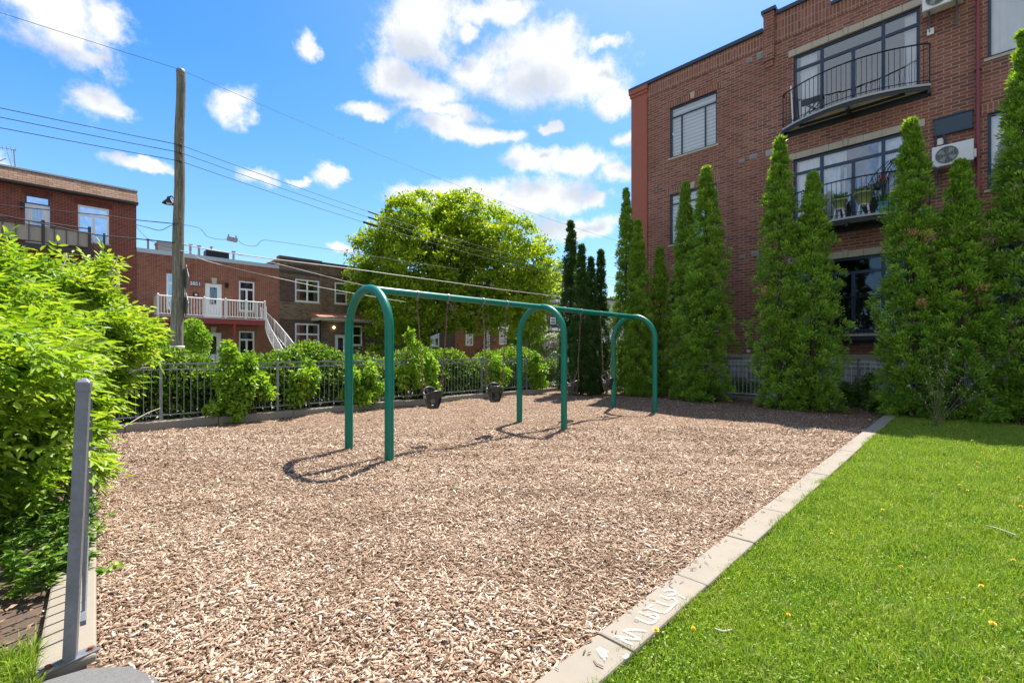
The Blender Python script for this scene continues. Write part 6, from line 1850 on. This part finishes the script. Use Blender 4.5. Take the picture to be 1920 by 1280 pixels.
# ---- big leafy shrub at the left: compound leaves with seven narrow leaflets
def big_shrub():
    rg = np.random.default_rng(77)
    t = empty('leafy_shrub', (-.9, 6.2, 0), 'large bright yellow green shrub with feathered leaves filling the left edge', 'shrub')
    cen = np.array([-1.0, 6.1, 1.17]); rad = np.array([1.10, 2.35, 1.15])
    def surf(dv): 
        k = 1 + .09 * np.sin(dv[:, 0] * 7 + 2) + .10 * np.sin(dv[:, 1] * 8 + dv[:, 2] * 5) + .07 * np.sin(dv[:, 2] * 11 + dv[:, 0] * 6)
        return k
    n = 8400
    dv = unit(rg.normal(size=(n, 3))); dv[:, 2] = np.where(rg.random(n) < .75, np.abs(dv[:, 2]), dv[:, 2] * .8); dv = unit(dv)
    r = np.where(rg.random(n) < .78, 1 - np.abs(rg.normal(0, .11, n)), rg.uniform(.35, .95, n)) * surf(dv)
    c = cen + dv * rad * r[:, None]
    # side lobes: a long shoot to the right, and drooping skirts by the kerb
    extra = []
    def lobe(px, py, tt, rr, k):
        p = np.array(at_t(px - 58, py + 8, tt)); e = p + rg.normal(0, .55, (k, 3)) * np.array([rr, rr, rr * .7]); extra.append(e)
    for a in ((285, 640, 5.0, .16, 150), (250, 700, 4.9, .16, 130), (235, 600, 4.8, .18, 150), (300, 615, 5.2, .10, 60), (318, 604, 5.3, .07, 40), (200, 745, 4.5, .18, 150), (190, 800, 4.3, .14, 90), (205, 870, 4.2, .12, 80), (150, 850, 4.0, .16, 90),
              (228, 492, 5.2, .12, 70), (185, 520, 4.9, .18, 110), (20, 480, 4.0, .16, 80), (100, 500, 4.4, .18, 110), (215, 545, 5.1, .16, 110), (262, 575, 5.2, .12, 80), (40, 760, 3.3, .2, 90), (60, 900, 3.6, .25, 110), (20, 840, 3.8, .3, 140), (90, 860, 4.2, .3, 140), (30, 950, 3.9, .25, 90), (60, 700, 3.6, .25, 120), (120, 920, 4.3, .2, 80), (110, 780, 3.9, .2, 90), (165, 700, 4.4, .2, 120)): lobe(*a)
    ex = np.concatenate(extra)
    edv = unit(ex - cen)
    c = np.concatenate([c, ex]); dv = np.concatenate([dv, edv])
    ok = (c[:, 2] > .12) & ~((c[:, 1] < 3.55))
    c = c[ok]; dv = dv[ok]; n = len(c)
    # bare and dark underneath
    hz_ = (c[:, 2] < .55) & (rg.random(n) < .3) & (c[:, 0] < .05); c = c[~hz_]; dv = dv[~hz_]; n = len(c)
    ax_ = unit(dv * np.array([1, 1, .35]) + rg.normal(0, .38, (n, 3)) + np.array([0, 0, .12]))      # rachis direction
    nn = unit(np.array([0, 0, 1.0]) + dv * .35 + rg.normal(0, .33, (n, 3)))
    sd = unit(np.cross(ax_, nn)); nn = np.cross(sd, ax_)
    RL = rg.uniform(.14, .24, n)
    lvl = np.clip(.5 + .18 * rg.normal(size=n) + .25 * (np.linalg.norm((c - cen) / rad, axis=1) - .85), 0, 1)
    C_, D_, N_, L_, W_, R_ = [], [], [], [], [], []
    for (q, side) in ((1.0, 0), (.72, 1), (.72, -1), (.42, 1), (.42, -1), (.15, 1), (.15, -1)):
        p = c + ax_ * (RL * q)[:, None] - nn * (RL * .22 * q * q)[:, None]
        d = unit(ax_ * (1.0 if side == 0 else .62) + sd * side * .9 - nn * .22 + rg.normal(0, .12, (n, 3)))
        C_.append(p); D_.append(d); N_.append(unit(nn + rg.normal(0, .2, (n, 3)))); s_ = .092 if side == 0 else (.088 if q > .5 else .075)
        L_.append(s_ * rg.uniform(.7, 1.2, n)); W_.append(.027 * rg.uniform(.8, 1.25, n)); R_.append(np.clip(lvl + rg.normal(0, .1, n), 0, 1))
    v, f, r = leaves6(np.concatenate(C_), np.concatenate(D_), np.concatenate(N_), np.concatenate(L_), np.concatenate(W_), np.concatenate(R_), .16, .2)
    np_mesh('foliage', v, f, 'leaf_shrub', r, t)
    m = MB()
    for k in range(46):
        a = rg.uniform(0, 6.28); b0 = np.array([-.95 + .5 * math.cos(a) * rg.random(), 6.1 + 1.2 * math.sin(a) * rg.random(), 0])
        el_ = rg.uniform(.15, 1.25); az_ = rg.uniform(0, 6.28)
        e = cen + rad * np.array([math.cos(az_) * math.cos(el_), math.sin(az_) * math.cos(el_), math.sin(el_)]) * rg.uniform(.8, 1.0)
        mid = (b0 + e) / 2 + np.array([0, 0, .35])
        limb(m, [b0, mid, e], .018, .004, 5)
    m.build('stems', 'twig', t)
    m = MB()
    for (a, b) in (((232, 800, 4.6), (300, 765, 5.3)), ((255, 610, 5.1), (290, 580, 5.2)), ((115, 505, 4.4), (124, 475, 4.5)), ((240, 700, 4.8), (283, 690, 5.0)), ((200, 520, 4.9), (222, 478, 5.0))):
        p = at_t(*a); q = at_t(*b); m.tube(smooth_path([p, p.lerp(q, .5) + Vector((.02, 0, .03)), q], 4), .005, 5)
    m.build('dead_twigs', 'twig_pale', t)
big_shrub()
# weeds under the shrub, by the post
def weed(lab, px, py, w, h, n, seed, mat='leaf_weed', ll=.075, lw=.018):
    p = at_z(px, py, 0); rg = np.random.default_rng(seed); t = empty('weed', tuple(p), lab, 'weed', 'weeds under the shrub'); C_ = []; D_ = []; m = MB()
    for k in range(9):
        a = p + Vector((rg.uniform(-w, w), rg.uniform(-w, w), 0)); b = a + Vector((rg.uniform(-.1, .1), rg.uniform(-.1, .1), h * rg.uniform(.5, 1.1)))
        m.tube([a, b], [.004, .002], 4)
        for j in range(n // 9):
            q = rg.uniform(.1, 1); an = rg.uniform(0, 6.28); C_.append(a.lerp(b, q)); D_.append((math.cos(an), math.sin(an), rg.uniform(-.2, .5)))
    nn_ = len(C_); v, f, r = leaves6(np.array(C_), np.array(D_), rand_dirs(nn_, 2), ll * rg.uniform(.6, 1.3, nn_), lw * rg.uniform(.7, 1.3, nn_), rg.random(nn_))
    np_mesh('foliage', v, f, mat, r, t); m.build('stems', 'stem_green', t)
weed('feathery dark weed left of the metal post', 105, 1100, .20, .26, 700, 1)
weed('dark weed under the shrub behind the metal post', 70, 1050, .28, .30, 700, 2)
weed('small weed tuft beside the kerb under the shrub', 120, 1000, .2, .35, 500, 3)
weed('low leafy weed at the left picture edge under the shrub', 15, 1010, .22, .3, 500, 4)
weed('bright weed growing over the kerb right of the post', 165, 1000, .05, .16, 90, 5, 'leaf_sapling')
weed('tiny green seedling alone in the wood chips beside the kerb', 191, 1078, .015, .05, 27, 6, 'leaf_sapling', .045, .03)
# leaf litter under the shrub
n = 5200
x = RNG.uniform(-2.6, -.02, n); y = RNG.uniform(2.9, 9.5, n); th = RNG.uniform(0, 6.28, n)
c = np.stack([x, y, RNG.uniform(-.008, .03, n)], 1); d = np.stack([np.cos(th), np.sin(th), RNG.normal(0, .2, n)], 1)
v, f, r = leaves4(c, d, rand_dirs(n, 3), RNG.uniform(.02, .06, n), RNG.uniform(.006, .025, n), RNG.beta(1.3, 2.2, n), .1)
tag(np_mesh('leaf_litter', v, f, 'wood_chip', r), 'dry leaves and stray chips on the shaded soil under the shrub', None, None, 'stuff')
n = 5200
x = RNG.uniform(13.6, 16.3, n); y = RNG.uniform(-3, 10.8, n); th = RNG.uniform(0, 6.28, n)
c = np.stack([x, y, RNG.uniform(.01, .05, n)], 1); d = np.stack([np.cos(th), np.sin(th), RNG.normal(0, .2, n)], 1)
v, f, r = leaves4(c, d, rand_dirs(n, 3), RNG.uniform(.03, .09, n), RNG.uniform(.01, .04, n), RNG.beta(1.0, 3.0, n), .1)
tag(np_mesh('leaf_litter', v, f, 'wood_chip', r), 'brown leaf litter along the foot of the evergreens', None, None, 'stuff')

# perennials by the wall
def perennial(lab, px, py, a, w, h, n, seed, ll=.12, lw=.045, mat='leaf_weed'):
    p = at_x(px, py, a); p.z = 0; rg = np.random.default_rng(seed)
    lb = [(p.x + rg.uniform(-.15, .15), p.y + rg.uniform(-w, w) * .5, h * q, .22, w * .45, h * .35) for q in (.35, .6, .8)]
    st = [([(p.x, p.y + rg.uniform(-w, w) * .3, 0), (p.x + rg.uniform(-.1, .1), p.y + rg.uniform(-w, w) * .5, h * .8)], .006, .003) for k in range(7)]
    bush('garden_plant', lab, 'plant', lb, n, ll, lw, mat, st, 'low garden plants by the railings', seed, six=True, shell=.5, base=(p.x, p.y, 0))
perennial('leafy plant between the two evergreen clumps at the railings', 1632, 770, 15.0, .4, .8, 380, 1)
perennial('low green plant at the foot of the evergreen left of the balconies', 1500, 775, 13.9, .5, .35, 420, 2, .09, .06, 'leaf_tree')
perennial('low plant behind the railings near the stone base', 1590, 765, 15.2, .4, .35, 260, 3, .09, .05)
perennial('grassy plant beside the evergreen near the corner of the kerb', 1570, 768, 15.1, .35, .6, 420, 4, .16, .02)
perennial('broad leaved weed at the kerb corner by the lawn', 1645, 776, 14.3, .35, .3, 300, 5, .1, .06, 'leaf_tree')
perennial('green plant behind the railings right of the far arch', 1262, 750, 15.7, .8, .8, 620, 6, .1, .04)
perennial('green plant behind the railings near the left windows', 1400, 755, 15.9, .8, .55, 520, 7, .1, .04)
perennial('leafy weed with dandelion at the lawn edge', 1815, 788, 14.0, .25, .25, 220, 8, .09, .05, 'leaf_tree')
# bare young shrub with sparse pale leaves
p = at_z(1757, 800, 0); t = empty('young_shrub', tuple(p), 'thin nearly bare young shrub with sparse pale leaves at the lawn edge', 'shrub')
rg = np.random.default_rng(9); m = MB(); tips = []
tt = (p.x + p.y) * S2
for (dx, yt) in ((-6, 628), (18, 660), (-40, 690), (-70, 720), (60, 700), (95, 735), (30, 650), (-20, 655), (110, 690)):
    e = at_t(1757 + dx, yt, tt); e += Vector((rg.uniform(-.15, .15), rg.uniform(-.15, .15), 0))
    mid = p.lerp(e, .45) + Vector((0, 0, .12)); P = smooth_path([p + Vector((rg.uniform(-.02, .02), rg.uniform(-.02, .02), 0)), mid, e], 6); m.tube(P, [.007 - .0045 * i / (len(P) - 1) for i in range(len(P))], 5)
    tips += [P[i] for i in range(len(P) // 2, len(P))]
    for i in range(4, len(P), 2):
        b = P[i] + Vector((rg.uniform(-.12, .12), rg.uniform(-.12, .12), rg.uniform(.02, .15))); m.tube([P[i], b], .003, 4); tips.append(b)
m.build('stems', 'twig', t)
C_ = np.array([tuple(q) for q in tips for _ in range(2)]) + rg.normal(0, .015, (len(tips) * 2, 3)); n = len(C_)
v, f, r = leaves6(C_, rand_dirs(n, .8), rand_dirs(n, 1), rg.uniform(.02, .05, n), rg.uniform(.008, .016, n), rg.random(n)); np_mesh('foliage', v, f, 'leaf_pale', r, t)

# ---- the big maple over the street
def maple():
    rg = np.random.default_rng(21); T0 = 33.0
    base = at_t(792, 659, T0); base.z = 0
    t = empty('maple_tree', tuple(base), 'big spreading yellow green maple tree across the street', 'tree')
    L0 = [(800, 428, 62), (858, 405, 40), (880, 425, 62), (760, 415, 42), (735, 455, 50), (925, 440, 45), (960, 470, 62), (1000, 500, 45), (1015, 540, 34), (700, 475, 40), (685, 515, 36), (690, 545, 34), (735, 520, 62), (800, 500, 75), (870, 500, 75), (930, 530, 72), (985, 560, 50), (760, 575, 62), (700, 590, 38), (830, 560, 60), (900, 580, 46), (950, 590, 40), (720, 620, 40), (775, 620, 34), (1000, 590, 30), (850, 450, 62), (740, 380 + 40, 28), (1025, 515, 26)]
    n = 62000; lob = []
    for (px, py, r_) in L0:
        tt = T0 + rg.uniform(-2.6, 2.4) * (1 if r_ > 35 else .5); c = at_t(px, py, tt); rr = r_ * tt / F_PX * 1.02
        lob.append((c.x, c.y, c.z, rr))
    lob = np.array(lob); w_ = lob[:, 3] ** 2; w_ /= w_.sum(); idx = rg.choice(len(lob), n, p=w_)
    # each lobe is made of twiggy clumps
    nclump = 2150; ci = rg.choice(len(lob), nclump, p=w_); dv = unit(rg.normal(size=(nclump, 3)) + [0, 0, .25])
    rr = np.where(rg.random(nclump) < .82, rg.uniform(.82, 1.02, nclump), rg.uniform(.2, .8, nclump))
    cc = lob[ci, :3] + dv * (lob[ci, 3] * rr)[:, None]
    k = 40
    C = np.repeat(cc, k, 0); n = len(C); D = np.repeat(dv, k, 0)
    off = rg.normal(0, 1, (n, 3)) * np.array([.24, .24, .14]) * np.repeat(rg.uniform(.7, 1.25, nclump), k)[:, None]
    c = C + off
    d = unit(D * .5 + rg.normal(0, .7, (n, 3)) + [0, 0, -.2]); nn = unit(rg.normal(0, .55, (n, 3)) + [0, 0, .7])
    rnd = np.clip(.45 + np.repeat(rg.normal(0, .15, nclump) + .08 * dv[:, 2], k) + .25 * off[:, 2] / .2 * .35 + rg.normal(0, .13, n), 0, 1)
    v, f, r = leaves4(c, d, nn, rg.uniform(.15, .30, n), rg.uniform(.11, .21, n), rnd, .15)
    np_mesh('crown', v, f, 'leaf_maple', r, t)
    m = MB()
    b = base
    def pt_(px, py, dt=0): return at_t(px, py, T0 + dt)
    fork = pt_(800, 628); limb(m, [b, b.lerp(fork, .5) + Vector((.08, 0, 0)), fork], .36, .28, 12)
    for pts, r0, r1 in (([fork, pt_(845, 610), pt_(880, 585, -.5), pt_(900, 545, -1), pt_(950, 500, -1)], .20, .05), ([fork, pt_(775, 600), pt_(750, 560, .5), pt_(735, 500, 1)], .18, .04), ([fork, pt_(810, 580), pt_(820, 520), pt_(850, 440, .3)], .22, .05),
                       ([pt_(858, 602), pt_(885, 592), pt_(935, 580, 1), pt_(985, 565, 1)], .12, .03), ([pt_(805, 600), pt_(770, 570, 1), pt_(700, 540, 1.4)], .10, .03), ([pt_(815, 550), pt_(790, 480, -1), pt_(770, 430, -1)], .10, .03), ([pt_(825, 520), pt_(880, 470, 1), pt_(915, 440, 1)], .10, .03),
                       ([b + Vector((-.3, 0, 0)), pt_(780, 645), pt_(765, 610, -.6), pt_(720, 590, -1)], .16, .03)):
        limb(m, pts, r0, r1, 9)
    m.build('trunk', 'bark', t)
maple()
# other greenery over the street
def px_lobes(L_, T_): return [(at_t(x, y, T_ + dt).x, at_t(x, y, T_ + dt).y, at_t(x, y, T_ + dt).z, r_ * T_ / F_PX, r_ * T_ / F_PX, r_ * T_ / F_PX * vz) for x, y, r_, dt, vz in L_]
p = at_t(362, 659, 23.5)
bush('street_tree', 'round leafy small tree behind the foot of the utility pole', 'tree', px_lobes([(362, 615, 17, 0, 1), (350, 640, 20, .5, 1), (375, 635, 18, 0, 1), (366, 655, 22, 0, 1), (330, 628, 15, .5, 1), (300, 650, 18, 1, 1)], 23.5), 5200, .14, .09, 'leaf_sapling', [([(p.x, p.y, 0), (p.x, p.y, 2)], .07, .04)], seed=50, base=(p.x, p.y, 0), partname='crown', stem_mat='bark', bias=.05)
p = at_t(992, 659, 40)
bush('street_tree', 'dense green tree seen under the middle swing arch', 'tree', px_lobes([(990, 600, 26, 0, 1), (1003, 620, 22, 0, 1), (975, 622, 22, .5, 1), (990, 640, 26, 0, 1), (1005, 588, 14, 0, 1), (965, 645, 16, 0, 1)], 40), 5200, .2, .13, 'leaf_tree', [([(p.x, p.y, 0), (p.x, p.y, 3)], .12, .06)], seed=51, base=(p.x, p.y, 0), partname='crown', stem_mat='bark')
p = at_t(1028, 659, 30)
lil = bush('lilac_bush', 'bush with pinkish white blossom above the parked car', 'shrub', px_lobes([(1020, 645, 16, 0, 1), (1040, 640, 16, 0, 1), (1034, 655, 15, 0, .8), (1008, 655, 14, 0, .8), (1052, 650, 12, 0, 1)], 28), 3600, .10, .07, 'leaf_tree', [([(p.x, p.y, 0), (p.x, p.y, 1.5)], .05, .02)], seed=52, base=(p.x, p.y, 0), bias=.1)
lb = px_lobes([(1033, 637, 12, -.3, 1), (1042, 645, 10, -.3, 1), (1026, 650, 9, -.3, .8), (1048, 634, 8, -.2, 1)], 28)
n = 900; ii = RNG.integers(0, len(lb), n); Lb = np.array(lb)[ii]; dv = rand_dirs(n, .3); c = Lb[:, :3] + dv * Lb[:, 3:6]
v, f, r = leaves4(c, rand_dirs(n, .5), rand_dirs(n, 1), RNG.uniform(.06, .12, n), RNG.uniform(.05, .09, n), RNG.random(n)); np_mesh('blossoms', v, f, 'blossom', r, lil)
p = at_t(1150, 659, 20)
bush('street_shrub', 'bright bush beyond the fence between the dark and green evergreens', 'shrub', px_lobes([(1150, 662, 15, 0, 1), (1165, 668, 14, 0, 1), (1140, 672, 12, 0, 1), (1155, 690, 16, 0, 1)], 19), 2600, .09, .06, 'leaf_sapling', [([(p.x, p.y, 0), (p.x, p.y, 1)], .03, .02)], seed=53, base=(p.x, p.y, 0))
p = at_t(1048, 659, 19)
bush('street_shrub', 'low bright shrub at the fence right of the hedge end', 'shrub', px_lobes([(1035, 705, 10, 0, .8), (1052, 700, 13, 0, 1), (1068, 705, 12, 0, 1), (1080, 700, 12, 0, 1.1)], 18.2), 2200, .07, .05, 'leaf_sapling', None, seed=54, base=(p.x, p.y, 0))
p = at_t(1150, 659, 70)
bush('street_tree', 'pale green tree far down the street between the evergreens', 'tree', px_lobes([(1150, 585, 18, 0, 1), (1140, 600, 15, 0, 1), (1160, 605, 15, 0, 1), (1150, 570, 12, 0, 1)], 70), 3600, .4, .3, 'leaf_tree', [([(p.x, p.y, 0), (p.x, p.y, 4)], .2, .1)], seed=55, base=(p.x, p.y, 0), partname='crown', stem_mat='bark', bias=.15)
# more street trees beyond, seen through gaps only
for i, (xx, yy) in enumerate(((62, 28), (80, 29), (100, 28))):
    lb = [(xx + random.uniform(-2, 2), yy + random.uniform(-1.5, 1.5), 6 + random.uniform(-1.5, 2.5), 2.4, 2.4, 1.9) for _ in range(7)]
    bush('street_tree', ('leafy street tree beyond the maple, nearest of the far ones', 'leafy street tree farther along behind the evergreens', 'farthest leafy tree down the street')[i], 'tree', lb, 4500, .4, .3, 'leaf_tree', [([(xx, yy, 0), (xx, yy, 5)], .2, .12)], seed=60 + i, base=(xx, yy, 0), partname='crown', stem_mat='bark')
